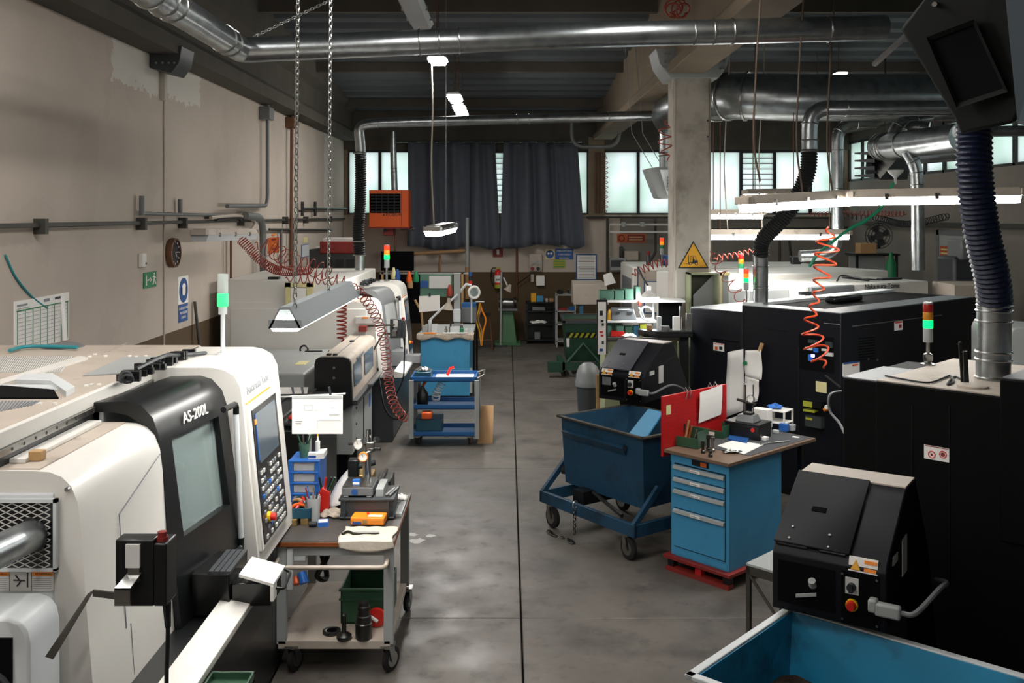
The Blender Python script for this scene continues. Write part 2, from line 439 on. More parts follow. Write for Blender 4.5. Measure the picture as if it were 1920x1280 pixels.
mb = MB(); mb.prism([(2.04, 0, 4.8), (2.5, 0, 4.8), (2.5, 0, 4.93), (2.4, 0, 5.03), (2.4, 0, 6.5), (2.14, 0, 6.5), (2.14, 0, 5.03), (2.04, 0, 4.93)], (0, YB-YF, 0))
for v in mb.v: v.y += YF
struct('trim_9', mb, 'beam_concrete', label='long concrete roof beam over the column', bevel=.01, seg=1)
# column
mb = MB(); x0, x1, y0, y1 = 2.12, 2.6, 12.25, 12.7
mb.prism([(x0+.03, y0, 0), (x1-.03, y0, 0), (x1-.02, y0+.02, 0), (x1, y0+.02, 0), (x1, y1, 0), (x0, y1, 0), (x0, y0+.02, 0), (x0+.02, y0+.02, 0)], (0, 0, 4.8))
col = struct('trim_10', mb, 'concrete', label='pale square concrete column beside the aisle', bevel=.008, seg=1)
mb = MB(); mb.prism([(1.88, y0-.06, 5.12), (1.93, y0-.06, 4.92), (2.06, y0-.06, 4.74), (2.68, y0-.06, 4.74), (2.78, y0-.06, 4.88), (2.84, y0-.06, 5.12)], (0, .6, 0))
part(col, 'bracket', mb, 'grey_paint', bevel=.006)
mb = MB()
for x in (2.0, 2.05, 2.7, 2.75):
    for z in (4.86, 4.95, 5.05): mb.cyl((x, y0-.06, z), (x, y0-.09, z), .014, n=8)
part(col, 'bolt', mb, 'steel', kind='stuff')
mb = MB()
for z in (4.2, 4.0): mb.cyl((2.55, y0-.012, z), (2.55, y0+.01, z), .012, n=8)
part(col, 'plug', mb, 'dark_grey')
# back windows
def window(idx, X0, X1, Z0, Z1, pxs, louvre, fac=1):
    w_ = thing('window_%d' % idx, None, None, (X0, YB, Z0)); w_['kind'] = 'structure'
    fr = MB(); t = .035
    fr.box(X0, X1, YB+.02, YB+.12, Z1-.06, Z1+.02); fr.box(X0, X1, YB+.0, YB+.14, Z0, Z0+.05)
    cuts = [X0]+[(p-CX)*YB/F for p in pxs]+[X1]
    for c in cuts: fr.box(c-t, c+t, YB+.01, YB+.13, Z0, Z1)
    part(w_, 'window_frame', fr, 'frame_dark')
    part(w_, 'window_sill', MB().box(X0, X1, YB-.06, YB+.02, Z0-.05, Z0+.01), 'concrete')
    for a, b in zip(cuts, cuts[1:]):
        if any(abs((a+b)/2-l) < .45 and b-a < .95 for l in louvre):
            n = 11
            for k in range(n):
                z = Z0+.07+(Z1-Z0-.14)*(k+.5)/n; h = (Z1-Z0-.14)/n
                part(w_, 'glass_slat', MB().hexa([(a+t, YB+.03, z-h/2+.012), (b-t, YB+.03, z-h/2+.012), (b-t, YB+.045, z-h/2+.012), (a+t, YB+.045, z-h/2+.012), (a+t, YB+.06, z+h/2-.006), (b-t, YB+.06, z+h/2-.006), (b-t, YB+.075, z+h/2-.006), (a+t, YB+.075, z+h/2-.006)]), 'frosted')
                part(w_, 'slat_clip', MB().box(a+t, b-t, YB+.02, YB+.05, z+h/2-.01, z+h/2+.008), 'frame_dark')
        else:
            part(w_, 'pane', MB().box(a+t, b-t, YB+.06, YB+.07, Z0+.05, Z1-.06), 'frosted')
    return w_
window(1, *W1, ZB, ZT, (712, 775, 830, 885, 925, 946, 1000, 1055), [(935-CX)*YB/F])
window(2, *W2, ZB, ZT, (1197, 1262, 1328, 1390, 1453, 1520), [(1421-CX)*YB/F])
w_ = thing('window_3', None, None, (XR, 10, RZB)); w_['kind'] = 'structure'
fr = MB(); fr.box(XR, XR+.12, 3, YB, RZB, RZB+.05); fr.box(XR, XR+.12, 3, YB, RZT-.05, RZT)
ys_ = [3+i*(YB-3)/24 for i in range(25)]
for y in ys_: fr.box(XR, XR+.12, y-.04, y+.04, RZB, RZT)
part(w_, 'window_frame', fr, 'frame_dark')
for a, b in zip(ys_, ys_[1:]): part(w_, 'pane', MB().box(XR+.05, XR+.06, a+.04, b-.04, RZB+.05, RZT-.05), 'frosted')
struct('wall_right_end', MB().box(XR, XR+.3, YF, 3, RZB, RZT), 'dark_concrete')
# door in the right wall
dr = thing('door_1', None, None, (XR, 17.5, 0)); dr['kind'] = 'structure'
part(dr, 'door_frame', MB().box(XR-.03, XR+.02, 16.35, 16.45, 0, 2.72).box(XR-.03, XR+.02, 18.2, 18.3, 0, 2.72).box(XR-.03, XR+.02, 16.35, 18.3, 2.62, 2.72), 'mid_grey')
part(dr, 'door_leaf', MB().box(XR-.02, XR+.01, 16.45, 18.2, 0, 2.62), 'grey_paint')
part(dr, 'handle', MB().cyl((XR-.06, 16.6, 1.1), (XR-.06, 16.75, 1.1), .015), 'steel')
# corbel on the left wall
cb = MB(); cb.prism([(XL, 10.55, 4.86), (XL+.36, 10.55, 4.86), (XL+.33, 10.55, 4.68), (XL+.24, 10.55, 4.56), (XL, 10.55, 4.62)], (0, .42, 0))
c_ = struct('trim_11', cb, 'dark_grey', label='bolted grey steel corbel under the left beam', bevel=.006)
mb = MB()
for z in (4.67, 4.78):
    for x in (.08, .15, .22, .28): mb.cyl((XL+x, 10.55, z), (XL+x, 10.53, z), .012, n=8)
part(c_, 'bolt', mb, 'steel', kind='stuff')
struct('trim_12', MB().box(XL, XL+.06, 10.86, 10.94, 4.3, 4.62), 'concrete', label='small plaster block under the steel corbel')
# ================================================================== LAMPS
def tube_lamp(label, p0, p1, wd=.16, ht=.1, lit=True, ceil=None, body='dusty_white', glow='lamp_white', group=None, cables=(.12, .88), name='fluorescent_lamp', open_hood=False):
    p0, p1 = Vector(p0), Vector(p1); d = p1-p0; L = d.length; ang = math.degrees(math.atan2(d.y, d.x)); sl = d.z/L
    T0 = Fr(p0, ang)
    T = lambda p: T0((p[0], p[1], p[2]+p[0]*sl))
    t = thing(name, label, 'lamp', p0.lerp(p1, .5), group)
    m = MB(T)
    if open_hood:
        m.prism([(0, -wd/2, -ht*.5), (0, -wd*.16, ht*.5), (0, wd*.16, ht*.5), (0, wd/2, -ht*.5), (0, wd/2-.012, -ht*.5), (0, wd*.14, ht*.38), (0, -wd*.14, ht*.38), (0, -wd/2+.012, -ht*.5)], (L, 0, 0))
        part(t, 'reflector_hood', m, body)
        m = MB(T); m.box(.02, L-.02, -.03, .03, ht*.1, ht*.36); part(t, 'ballast_box', m, 'cool_white')
        for s in (-1, 1):
            m = MB(T); m.tube([(.03, s*wd*.2, -ht*.2), (L-.03, s*wd*.2, -ht*.2)], .015, 10); part(t, 'tube', m, glow, smooth=True)
        m = MB(T); m.prism([(.0, -wd*.42, -ht*.5), (.0, wd*.42, -ht*.5), (.0, wd*.36, -ht*.64), (.0, -wd*.36, -ht*.64)], (L, 0, 0)); part(t, 'diffuser', m, glow)
        for e_ in (0, L-.012): m = MB(T); m.box(e_, e_+.012, -wd*.5, wd*.5, -ht*.5, -ht*.1); part(t, 'end_cap', m, body)
    else:
        m = MB(T); m.prism([(0, -wd/2, 0), (0, -wd*.32, ht*.55), (0, wd*.32, ht*.55), (0, wd/2, 0)], (L, 0, 0)); part(t, 'housing', m, body, bevel=.006)
        m = MB(T); m.prism([(.0, -wd*.46, 0), (.0, wd*.46, 0), (.0, wd*.34, -ht*.5), (.0, -wd*.34, -ht*.5)], (L, 0, 0)); part(t, 'diffuser', m, glow if lit else 'clear_plastic')
        for x, e in ((0, -1), (L, 1)):
            m = MB(T); m.prism([(x, -wd*.5, .0), (x+e*.05, -wd*.4, 0), (x+e*.05, wd*.4, 0), (x, wd*.5, 0)], (0, 0, ht*.45)); part(t, 'end_cap', m, body, bevel=.005)
        for q in (.2, .5, .8):
            m = MB(T); m.box(q*L-.015, q*L+.015, -wd*.52, wd*.52, -.02, .03); part(t, 'clip', m, 'steel')
    if ceil:
        for q in cables:
            a = T((q*L, 0, ht*.5)); part(t, 'hanging_cable', MB().tube([a, (a.x, a.y, ceil)], .006, 6), 'rusty_pipe')
    return t
ROW = 'ceiling lamps in the row over the aisle'
for i, (a, b, lit, lb) in enumerate((
        (-2.5, -.9, 1, 'lit ceiling lamp behind the photographer over the aisle'),
        (1.2, 2.8, 1, 'lit ceiling lamp high over the first machine'),
        (5.0, 6.6, 1, 'lit ceiling lamp hanging above the large silver duct'),
        (8.2, 9.75, 0, 'unlit metal ceiling lamp at the top edge of the picture'),
        (11.75, 12.1, 1, 'short lit ceiling lamp above the long pale pendant cord'),
        (15.4, 16.2, 1, 'small lit ceiling lamp in front of the bright square one'),
        (16.9, 18.6, 1, 'brightest square-looking ceiling lamp over the thin silver duct'))):
    tube_lamp(lb, (-.87, a, 4.93), (-.87, b, 4.93), .24, .1, bool(lit), zc((a+b)/2), 'steel', 'lamp_strong' if b < 7 else 'lamp_far', ROW)
for i, (a, lb) in enumerate(((-2.2, 'behind the photographer'), (1.0, 'above the near machine end'), (4.3, 'above the near machine doors'))): tube_lamp('added unseen lit lamp of the left side row ' + lb, (-2.95, a, 5.1), (-2.95, a+1.5, 5.1), .24, .1, True, 6.2, 'steel', 'lamp_strong', 'added ceiling lamps of the left row')  # unseen row added to brighten the left wall and near machine
for i, (x, a) in enumerate(((4.6, -2.0), (4.6, 1.5), (5.4, 15.5), (5.4, 19))):
    tube_lamp(('lit ceiling lamp behind the photographer on the right', 'lit ceiling lamp over the right foreground machines', 'lit ceiling lamp beyond the large bent duct', 'lit ceiling lamp near the back wall on the right')[i], (x, a, 5.3), (x, a+1.4, 5.3), .2, .1, i > 1, zc(a), 'steel', 'lamp_warm', 'ceiling lamps on the right side')
tube_lamp('hooded fluorescent lamp on two chains above the steel bench cart', (-1.15, 4.95, 2.47), (-1.15, 6.9, 2.47), .17, .11, True, None, 'hood_grey', 'lamp_white', open_hood=True, name='hooded_lamp')
# its reflector cord and the small pendant over the aisle
t = tube_lamp('pendant lamp on a single long cord in front of the curtains', (-.93, 11.9, 2.80), (-.8, 13.1, 2.83), .25, .13, True, None, 'steel', 'lamp_far')
part(t, 'cord', MB().tube(bez([(-.92, 12.0, 2.86), (-.95, 11.95, 3.6), (-.93, 11.9, 4.3), (-.94, 11.9, 4.86)], 18), .010, 6), 'cloth', smooth=True)
part(t, 'hanging_cable', MB().tube([(-.83, 12.9, 2.88), (-.83, 12.9, zc(12.9))], .004, 5), 'ink_grey')
tube_lamp('left end of the long lit lamp line above the navy lathes', at(1398, 383, 7.5), at(1590, 371, 8.3), .17, .13, True, None)
tube_lamp('long lit lamp reaching the right edge behind the blue hose', at(1596, 371, 8.15), at(1908, 366, 8.0), .17, .13, True, None)
tube_lamp('lit lamp right of the column, lower of the two far ones', at(1318, 440, 12.9), at(1588, 440, 12.9), .2, .13, True, 4.25)
tube_lamp('short lit lamp right of the column, upper of the far ones', at(1325, 402, 13.9), at(1428, 402, 13.9), .2, .13, True, 6.0)
tube_lamp('small lit lamp end in front of the slatted window', at(1400, 364, 12.2), at(1500, 363, 12.2), .18, .12, True, 4.3)
tube_lamp('unlit dusty lamp fixed along the left wall above the coiled hose', wl(374, 441, -3.5), wl(470, 439, -3.5), .22, .14, False, None, glow='plastic_glass')
for (lb, p, y0_) in (('long brown cord holding the left end of the lamp line', (1425, 340), 7.7), ('brown cord running down to the middle of the lamp line', (1505, 360), 8.0), ('thin brown cord beside the tall silver elbow duct', (1562, 370), 8.3), ('pale cord hanging in front of the slatted window', (1430, 440), 12.9), ('thin pale cord right of the concrete column', (1365, 440), 12.9)):
    a = at(p[0], p[1], y0_)
    b = Vector((a.x-.03, a.y, zc(a.y)))
    m = MB(); m.tube(bez([b, (a.x+.02, a.y, 5.2), (a.x-.03, a.y, 4.2), (a.x-.05, a.y, 3.6), a], 30), .008, 6)
    solo('lamp_cord', lb, 'cord', m, 'cord_brown' if 'brown' in lb else 'dusty_white', smooth=True, group='cords hanging from the roof')
tube_lamp('added unseen lit ceiling lamp over the drawer cabinet left of the beam', (1.2, 5.9, 5.2), (1.2, 7.3, 5.2), .24, .1, True, 6.2, 'steel', 'lamp_white', 'ceiling lamps on the right side')  # lamp added out of view to brighten the cabinet and its papers
# chains
def chain(label, a, b, link=.036, r=.0035):
    a, b = Vector(a), Vector(b); L = (b-a).length; n = int(L/(link*.78)); d = (b-a).normalized(); u = d.orthogonal().normalized(); w2 = d.cross(u); m = MB()
    for i in range(n+1):
        c = a+d*(L*i/n); s = u if i % 2 else w2; pts = []
        for k in range(10):
            an = 2*PI*k/10; pts.append(c+d*(math.cos(an)*link*.5)+s*(math.sin(an)*link*.3))
        pts.append(pts[0]); m.tube(pts, r, 5, cap=False)
    return solo('chain', label, 'chain', m, 'chain_zinc', smooth=True, group='zinc chains hanging from the roof')
chain('left of the two zinc chains holding the hooded lamp', (-1.08, 5.05, 6.2), (-1.12, 5.05, 2.52))
chain('right of the two zinc chains holding the hooded lamp', (-1.10, 6.05, 6.2), (-1.13, 6.05, 2.52))
chain('slanting zinc chain holding the large duct at its bend', at(620, 0, 7.95), at(470, 72, 7.95))
# ================================================================== DUCTS
def duct(label, pts, r, rings=(), fr=.45, name='ventilation_duct', n=24, group='silver ventilation ducts', seg=8, mat='galvanised', seams=0):
    P = fillet(pts, fr, seg) if len(pts) > 2 else [Vector(p) for p in pts]
    t = thing(name, label, 'duct', P[0], group)
    m = MB(); m.tube(P, r, n); part(t, 'pipe', m, mat, smooth=True)
    Q = resample(P, 200); L = sum((b-a).length for a, b in zip(Q, Q[1:]))
    for q in rings:
        i = max(0, min(199, int(q*200))); d = (Q[i+1]-Q[i]).normalized()
        part(t, 'clamp_ring', MB().torus(Q[i], d, r*1.02, r*.06+.002, 24, 6), 'steel', smooth=True)
    return t
a0 = at(452, 94, 7.95)
duct('large silver duct running left to right under the roof', [(-2.21, -3, 4.40), (-2.21, 7.95, 4.37), at(470, 93, 7.95), at(1100, 66, 8.0), at(1660, 52, 8.1)], .105, (.30, .545, .56, .575, .64, .65, .76, .77, .78, .9, .91, .92, .97), .5)
duct('widest silver duct curving down beside the column', [(7.6, 12.6, 4.55), (3.6, 12.7, 4.55), (2.95, 13.0, 4.62), (2.62, 14.3, 4.62), (2.55, 15.0, 4.55)], .31, (.66, .70, .74), .55, seg=5)
duct('thin silver duct crossing in front of the back windows', [at(678, 300, 14.7), at(672, 236, 14.7), at(700, 231, 14.7), at(1200, 217, 15.4), at(1760, 213, 15.6)], .078, (.08, .3, .32, .45, .6, .75), .3)
t = thing('flexible_hose', 'black flexible duct rising from the far white lathe', 'hose', at(675, 480, 14.7), 'flexible extraction hoses')
m = MB(); flex(m, bez([at(676, 284, 14.7), at(676, 370, 14.7), at(672, 430, 14.7), at(674, 478, 14.7)], 24), .085, pitch=.035); part(t, 'hose_body', m, 'flex_black', smooth=True)
for y in (287, 452, 478): part(t, 'hose_clamp', MB().torus(at(674, y, 14.7), (0, 0, 1), .09, .012, 20, 6), 'steel', smooth=True)
duct('short silver pipe standing on the far white lathe', [at(675, 476, 14.7), at(675, 506, 14.7)], .072, (.1,))
duct('short vertical silver pipe left of the column above the outlet box', [at(1256, 205, 15.1), at(1256, 314, 15.1)], .165, (.2, .25, .75, .8), n=20)
# pipe of the heater
duct('slim shiny flue pipe above the orange heater', [at(737, 246, 22.0), at(738, 310, 22.0), at(740, 362, 22.0)], .075, (.1, .6, .66), .1, n=16)
# right side
pD = [at(1790, 200, 10.2), at(1532, 204, 10.2), at(1518, 235, 10.2), at(1518, 280, 10.2)]
duct('silver elbow duct turning down to the black flexible hose', [at(1800, 203, 10.2), at(1518, 203, 10.2), at(1518, 280, 10.2)], .083, (.62, .86, .95), .28)
t = thing('flexible_hose', 'bent black flexible hose above the mid navy lathe', 'hose', at(1427, 478, 10.6), 'flexible extraction hoses')
m = MB(); flex(m, bez([at(1518, 280, 10.2), at(1512, 330, 10.25), at(1480, 395, 10.4), at(1432, 448, 10.6), at(1427, 480, 10.65)], 40), .083, pitch=.03); part(t, 'hose_body', m, 'flex_black', smooth=True)
part(t, 'hose_clamp', MB().torus(at(1518, 283, 10.2), (0, 0, 1), .085, .01, 20, 6), 'steel', smooth=True)
duct('silver pipe standing on the mid navy lathe', [at(1426, 478, 10.7), at(1426, 571, 10.72)], .083, (.22, .62, .68, .95))
duct('vertical silver pipe behind the lamp line', [at(1642, 231, 13.6), at(1570, 232, 13.6), at(1570, 476, 13.6), at(1500, 480, 13.6)], .082, (.1, .2, .3, .5, .55, .7), .3)
t = duct('capped brown-tinted silver duct at upper right', [at(1648, 275, 12.5), at(1700, 270, 11.8), at(1805, 257, 10.6)], .165, (.03, .1, .14, .35), .2)
duct('bent silver stub rising from the capped duct', [at(1672, 262, 12.2), at(1685, 232, 12.2), at(1745, 222, 12.2)], .085, (.3, .7), .2)
duct('curved silver stub behind the capped duct', [at(1700, 262, 12.0), at(1708, 238, 12.0), at(1742, 242, 11.9)], .09, (.3, .7), .2)
duct('vertical silver pipe dropping from the capped duct to the floor', [at(1700, 282, 11.6), at(1718, 312, 11.6), at(1720, 345, 11.6), at(1722, 506, 11.6)], .075, (.1, .2, .3), .15)
duct('broad dim duct behind the capped duct', [at(1705, 290, 13.2), at(1812, 281, 12.8)], .14, (), .2)
duct('thin dark duct at the upper right edge', [at(1790, 247, 8), at(1935, 245, 8)], .045, ())
# blue hose
t = thing('flexible_hose', 'thick dark blue flexible hose in the right foreground', 'hose', at(1862, 575, 5.9), 'flexible extraction hoses')
m = MB(); flex(m, bez([at(1826, 235, 5.7), at(1828, 330, 5.7), at(1840, 430, 5.75), at(1860, 520, 5.8), at(1866, 576, 5.85)], 40), .098, pitch=.03, amp=.07); part(t, 'hose_body', m, 'flex_blue', smooth=True)
for y in (572, 582): part(t, 'hose_clamp', MB().torus(at(1865, y, 5.85), (0, 0, 1), .1, .007, 24, 6), 'steel', smooth=True)
t = duct('wide silver pipe standing on the right foreground machine', [at(1864, 574, 5.85), at(1862, 712, 5.85)], .098, (.06, .2, .62, .72, .96))
# hanging dark unit upper right : built as a suspended heater box seen from below
T = Fr((2.82, 5.05, 3.62), -38)
t = thing('hanging_heater', 'large dark box-shaped unit hanging at the upper right corner', 'heater', T((0, 0, 0)))
A = [at(1690, 58, 5.6), at(1915, -120, 5.0), at(1912, 210, 5.0), at(1790, 245, 5.6)]
Bk = Vector((.75, .85, .25))
m = MB(); m.prism([at(1686, 55, 5.4), at(1730, 0, 5.3), at(1800, -120, 5.2), at(1900, -150, 4.9), at(1912, 205, 4.9), at(1900, 232, 4.95), at(1800, 252, 5.3), at(1788, 222, 5.3)], (.9, 1.0, .35)); part(t, 'casing', m, 'unit_dark', bevel=.02)
def un(px, py, o=0.):   # the front plane of the unit
    k = (px-1690)/220; Y = 5.4-.5*k-o; return at(px, py, Y)
Q = [(1737, 70), (1827, 36), (1890, 172), (1794, 203)]; c = (1812, 120)
def ins(q, k): return (c[0]+(q[0]-c[0])*k, c[1]+(q[1]-c[1])*k)
for i in range(4):
    a, b = Q[i], Q[(i+1) % 4]; a2, b2 = ins(a, .88), ins(b, .88)
    m = MB(); m.hexa([un(*a, .0), un(*b, .0), un(*b2, .0), un(*a2, .0), un(*a, .05), un(*b, .05), un(*b2, .03), un(*a2, .03)]); part(t, 'frame_bar', m, 'unit_dark')
q = [ins(x, .9) for x in Q]; m = MB(); m.hexa([un(*p, .0) for p in q]+[un(*p, .012) for p in q]); part(t, 'grille', m, 'black_matte')
m = MB(); m.prism([at(1880, -60, 4.5), at(1990, -60, 4.3), at(1990, 250, 4.3), at(1908, 232, 4.5)], (.3, .5, .1)); part(t, 'side_panel', m, 'unit_blue')
for (px, py) in ((1752, 8), (1912, 226)): part(t, 'bolt', MB().cyl(un(px, py, 0), un(px, py, .04), .014, n=8), 'steel')
part(t, 'hanger', MB().tube([at(1740, 30, 5.5), at(1640, 120, 6.2)], .02, 6), 'dark_steel')
for p in ((1760, -100, 5.7), (1900, -140, 5.3)):
    a = at(*p); part(t, 'hanging_rod', MB().tube([a, (a.x, a.y, 6.2)], .012, 6), 'dark_steel')
# fan coil behind the column
t = thing('air_heater_outlet', 'grey sheet metal outlet box hanging left of the column', 'heater', at(1262, 340, 15.1))
m = MB(); m.prism([at(1212, 316, 15.1), at(1232, 313, 14.9), at(1300, 313, 14.9), at(1290, 370, 14.9), at(1245, 372, 14.9), at(1234, 371, 15.1)], (0, .5, 0)); part(t, 'casing', m, 'grey_paint', bevel=.01)
m = MB(); m.prism([at(1238, 318, 14.84), at(1300, 318, 14.84), at(1290, 366, 14.84), at(1252, 366, 14.84)], (0, .06, 0)); part(t, 'face_panel', m, 'cool_white')
m = MB()
for i in range(5): m.box(at(1252, 0, 14.8).x, at(1266, 0, 14.8).x, 14.78, 14.83, at(0, 332+i*6, 14.8).z-.012, at(0, 332+i*6, 14.8).z+.012)
part(t, 'louvre', m, 'black')
for px in (1185, 1205): part(t, 'stay_wire', MB().tube([at(px+38, 314, 15.1), at(px, 250, 15.3), (at(px, 250, 15.3).x-.1, 15.5, 5.9)], .006, 5), 'ink_grey')
# curved conduit under the beam end
hose('conduit_loop', 'grey U-shaped conduit under the end of the roof beam', 'pipe', fillet([at(1072, 225, 21.5), at(1072, 275, 21.5), at(1160, 275, 21.5), at(1162, 225, 21.5)], .3), .045, 'conduit', 10)
# dark fan coil left of the far right windows
t = thing('louvred_heater', 'black louvred heater box hanging before the right windows', 'heater', at(1640, 320, 17))
m = MB(); m.prism([at(1625, 290, 17), at(1650, 268, 16.5), at(1704, 272, 16.5), at(1702, 335, 16.5), at(1650, 335, 16.5), at(1622, 325, 17)], (.2, .5, 0)); part(t, 'casing', m, 'black')
for i in range(4):
    m = MB(); m.hexa([at(1602, 286+i*14, 16.9), at(1640, 283+i*14, 16.6), at(1640, 283+i*14, 17), at(1602, 286+i*14, 17.3), at(1602, 289+i*14, 16.9), at(1640, 291+i*14, 16.6), at(1640, 291+i*14, 17), at(1602, 289+i*14, 17.3)]); part(t, 'louvre', m, 'dark_grey')
a = at(1660, 268, 16.7); part(t, 'hanging_rod', MB().tube([a, (a.x, a.y, 5.9)], .015, 6), 'dark_steel')
# ================================================================== LEFT WALL
def board(name, label, cat, c, u, up, w_, h, mat, th=.012, n_out=None, group=None, border=None, bw=.012):
    """flat board centred at c, u = reading direction, up"""
    u = Vector(u).normalized(); up = Vector(up).normalized(); n = u.cross(up); c = Vector(c)
    t = thing(name, label, cat, c-up*h/2, group)
    P = lambda x, y, z=0: c+u*x+up*y+n*z
    m = MB(); m.hexa([P(-w_/2, -h/2, -th), P(w_/2, -h/2, -th), P(w_/2, h/2, -th), P(-w_/2, h/2, -th), P(-w_/2, -h/2), P(w_/2, -h/2), P(w_/2, h/2), P(-w_/2, h/2)])
    part(t, 'panel', m, border or mat)
    if border:
        m = MB(); m.hexa([P(a, b, z) for z in (0, .002) for a, b in ((-w_/2+bw, -h/2+bw), (w_/2-bw, -h/2+bw), (w_/2-bw, h/2-bw), (-w_/2+bw, h/2-bw))]); part(t, 'face', m, mat)
    return t, (lambda x, y, z=.003: P(x, y, z)), u, up
def deco(t, P, name, x0, x1, y0, y1, mat, z=.003):
    m = MB(); m.hexa([P(x0, y0, z), P(x1, y0, z), P(x1, y1, z), P(x0, y1, z), P(x0, y0, z+.002), P(x1, y0, z+.002), P(x1, y1, z+.002), P(x0, y1, z+.002)]); return part(t, name, m, mat)
UZ = (0, 0, 1); RX = (0, 1, 0); BX = (1, 0, 0)      # reading direction on the left wall (+Y) and the back wall (+X)
def wlc(px, py): return wl(px, py, XL+.012)
# planner
t, P, u, up = board('wall_planner', 'white year planner with green column lines on the left wall', 'poster', (XL+.014, 8.12, 2.1), RX, UZ, .94, .42, 'paper', group=None)
for i in range(8): deco(t, P, 'column_line', -.44+i*.125, -.433+i*.125, -.2, .13, 'sign_green')
deco(t, P, 'header_line', -.45, .45, .125, .135, 'sign_green')
for i in range(7):
    for j in range(9): deco(t, P, 'entry', -.42+i*.125, -.33+i*.125, .1-j*.033, .103-j*.033, 'ink_grey')
for k_, (a_, b_, c__, d_) in enumerate(((-.44, -.28, .165, .18), (-.44, -.25, .145, .149), (0, .1, .165, .19), (.2, .3, .17, .19))): deco(t, P, 'header_print', a_, b_, c__, d_, 'ink_grey' if k_ != 3 else 'ink')
m = MB(); m.cyl(P(.33, .19), P(.33, -.2, .03), .022, n=10); part(t, 'paper_roll', m, 'paper', smooth=True)
hose('teal_wire', 'thin teal wire hanging on the wall above the planner', 'cord', bez([wl(10, 478), wl(30, 520), wl(60, 556), wl(88, 578)], 16), .009, 'teal_wire')
# clock
c = Vector((XL+.05, 11.2, 2.56)); t = thing('wall_clock', 'round black wall clock with a brown rim on the left wall', 'clock', c)
m = MB(); m.lathe((XL, 11.2, 2.56), [(.165, 0), (.175, .03), (.17, .075), (.15, .08), (.148, .06)], 32, (1, 0, 0)); part(t, 'rim', m, 'rusty_pipe', smooth=True)
m = MB(); m.lathe((XL, 11.2, 2.56), [(.15, .055), (.15, .062)], 32, (1, 0, 0)); part(t, 'dial', m, 'black')
for k in range(12):
    a = k*PI/6; m = MB(); y, z = math.cos(a), math.sin(a); m.tube([(XL+.064, 11.2+y*.115, 2.56+z*.115), (XL+.064, 11.2+y*.138, 2.56+z*.138)], .005, 5); part(t, 'hour_mark', m, 'paper')
for a, l in ((.1, .09), (-.9, .06)): part(t, 'hand', MB().tube([(XL+.066, 11.2, 2.56), (XL+.066, 11.2+math.cos(a)*l, 2.56+math.sin(a)*l)], .004, 5), 'paper')
m = MB(); m.box(XL, XL+.05, 10.24, 10.35, 2.44, 2.59); th = solo('thermostat', 'small white thermostat box beside the wall clock', 'thermostat', m, 'white_paint', bevel=.008)
part(th, 'dial', MB().cyl((XL+.05, 10.32, 2.48), (XL+.056, 10.32, 2.48), .012), 'ink')
# exit sign
t, P, u, up = board('emergency_exit_sign', 'green emergency exit sign with arrow and running man', 'sign', (XL+.014, 10.55, 2.29), RX, UZ, .36, .17, 'sign_green')
deco(t, P, 'door_mark', -.15, -.12, -.055, .055, 'paper'); deco(t, P, 'arrow', -.1, .03, -.008, .008, 'paper')
m = MB(); m.prism([P(.0, -.03), P(.0, .03), P(-.06, 0)], Vector((.002, 0, 0))); part(t, 'arrow_head', m, 'paper')
for a in (((.09, .01), (.08, -.03)), ((.09, .01), (.12, -.02)), ((.08, -.03), (.06, -.06)), ((.12, -.02), (.14, -.055)), ((.095, .03), (.06, .02)), ((.095, .03), (.135, .015)), ((.09, .04), (.09, 0))):
    m = MB(); m.tube([P(*a[0]), P(*a[1])], .009, 6); part(t, 'running_man', m, 'paper')
m = MB(); m.cyl(P(.1, .06), P(.1, .06, .006), .014); part(t, 'running_man_head', m, 'paper')
# hairnet sign
t = thing('mandatory_sign', 'round blue ear protection sign with a text plate below', 'sign', (XL+.014, 11.64, 1.7))
m = MB(); m.box(XL, XL+.008, 11.46, 11.82, 1.93, 2.26); part(t, 'back_plate', m, 'paper')
m = MB(); m.lathe((XL+.008, 11.64, 2.09), [(.15, 0), (.15, .004)], 32, (1, 0, 0)); part(t, 'disc', m, 'sign_blue')
m = MB(); m.lathe((XL+.012, 11.64, 2.1), [(.07, 0), (.075, .003)], 20, (1, 0, 0)); part(t, 'head_mark', m, 'paper')
for s in (-1, 1): part(t, 'ear_mark', MB().box(XL+.012, XL+.017, 11.64+s*.075-.016, 11.64+s*.075+.016, 2.04, 2.13), 'ink')
m = MB(); m.box(XL, XL+.008, 11.48, 11.8, 1.71, 1.92); part(t, 'text_plate', m, 'sign_blue')
for i, s_ in enumerate(('È OBBLIGATORIO', 'PROTEGGERE', "L'UDITO")): text(t, s_, (XL+.012, 11.64, 1.86-i*.055), RX, UZ, .042, 'paper', align='CENTER')
# socket box under the conduit
t = thing('socket_box', 'beige electrical socket box on conduits left of the hooded lamp', 'socket box', (XL, 13.5, 1.55))
part(t, 'box', MB().box(XL, XL+.16, 13.25, 13.75, 1.86, 2.06), 'dusty_white', bevel=.01)
part(t, 'socket_panel', MB().box(XL, XL+.12, 13.3, 13.7, 1.62, 1.84), 'dark_grey', bevel=.01)
for i in range(3): part(t, 'socket', MB().cyl((XL+.12, 13.38+i*.12, 1.72), (XL+.15, 13.38+i*.12, 1.72), .04), ('sign_blue', 'grey_paint', 'red_paint')[i], smooth=True)
for y in (13.3, 13.5): part(t, 'conduit', MB().tube([(XL+.05, y, 2.05), (XL+.05, y, 2.8)], .018, 8), 'rusty_pipe' if y > 13.4 else 'dusty_white', smooth=True)
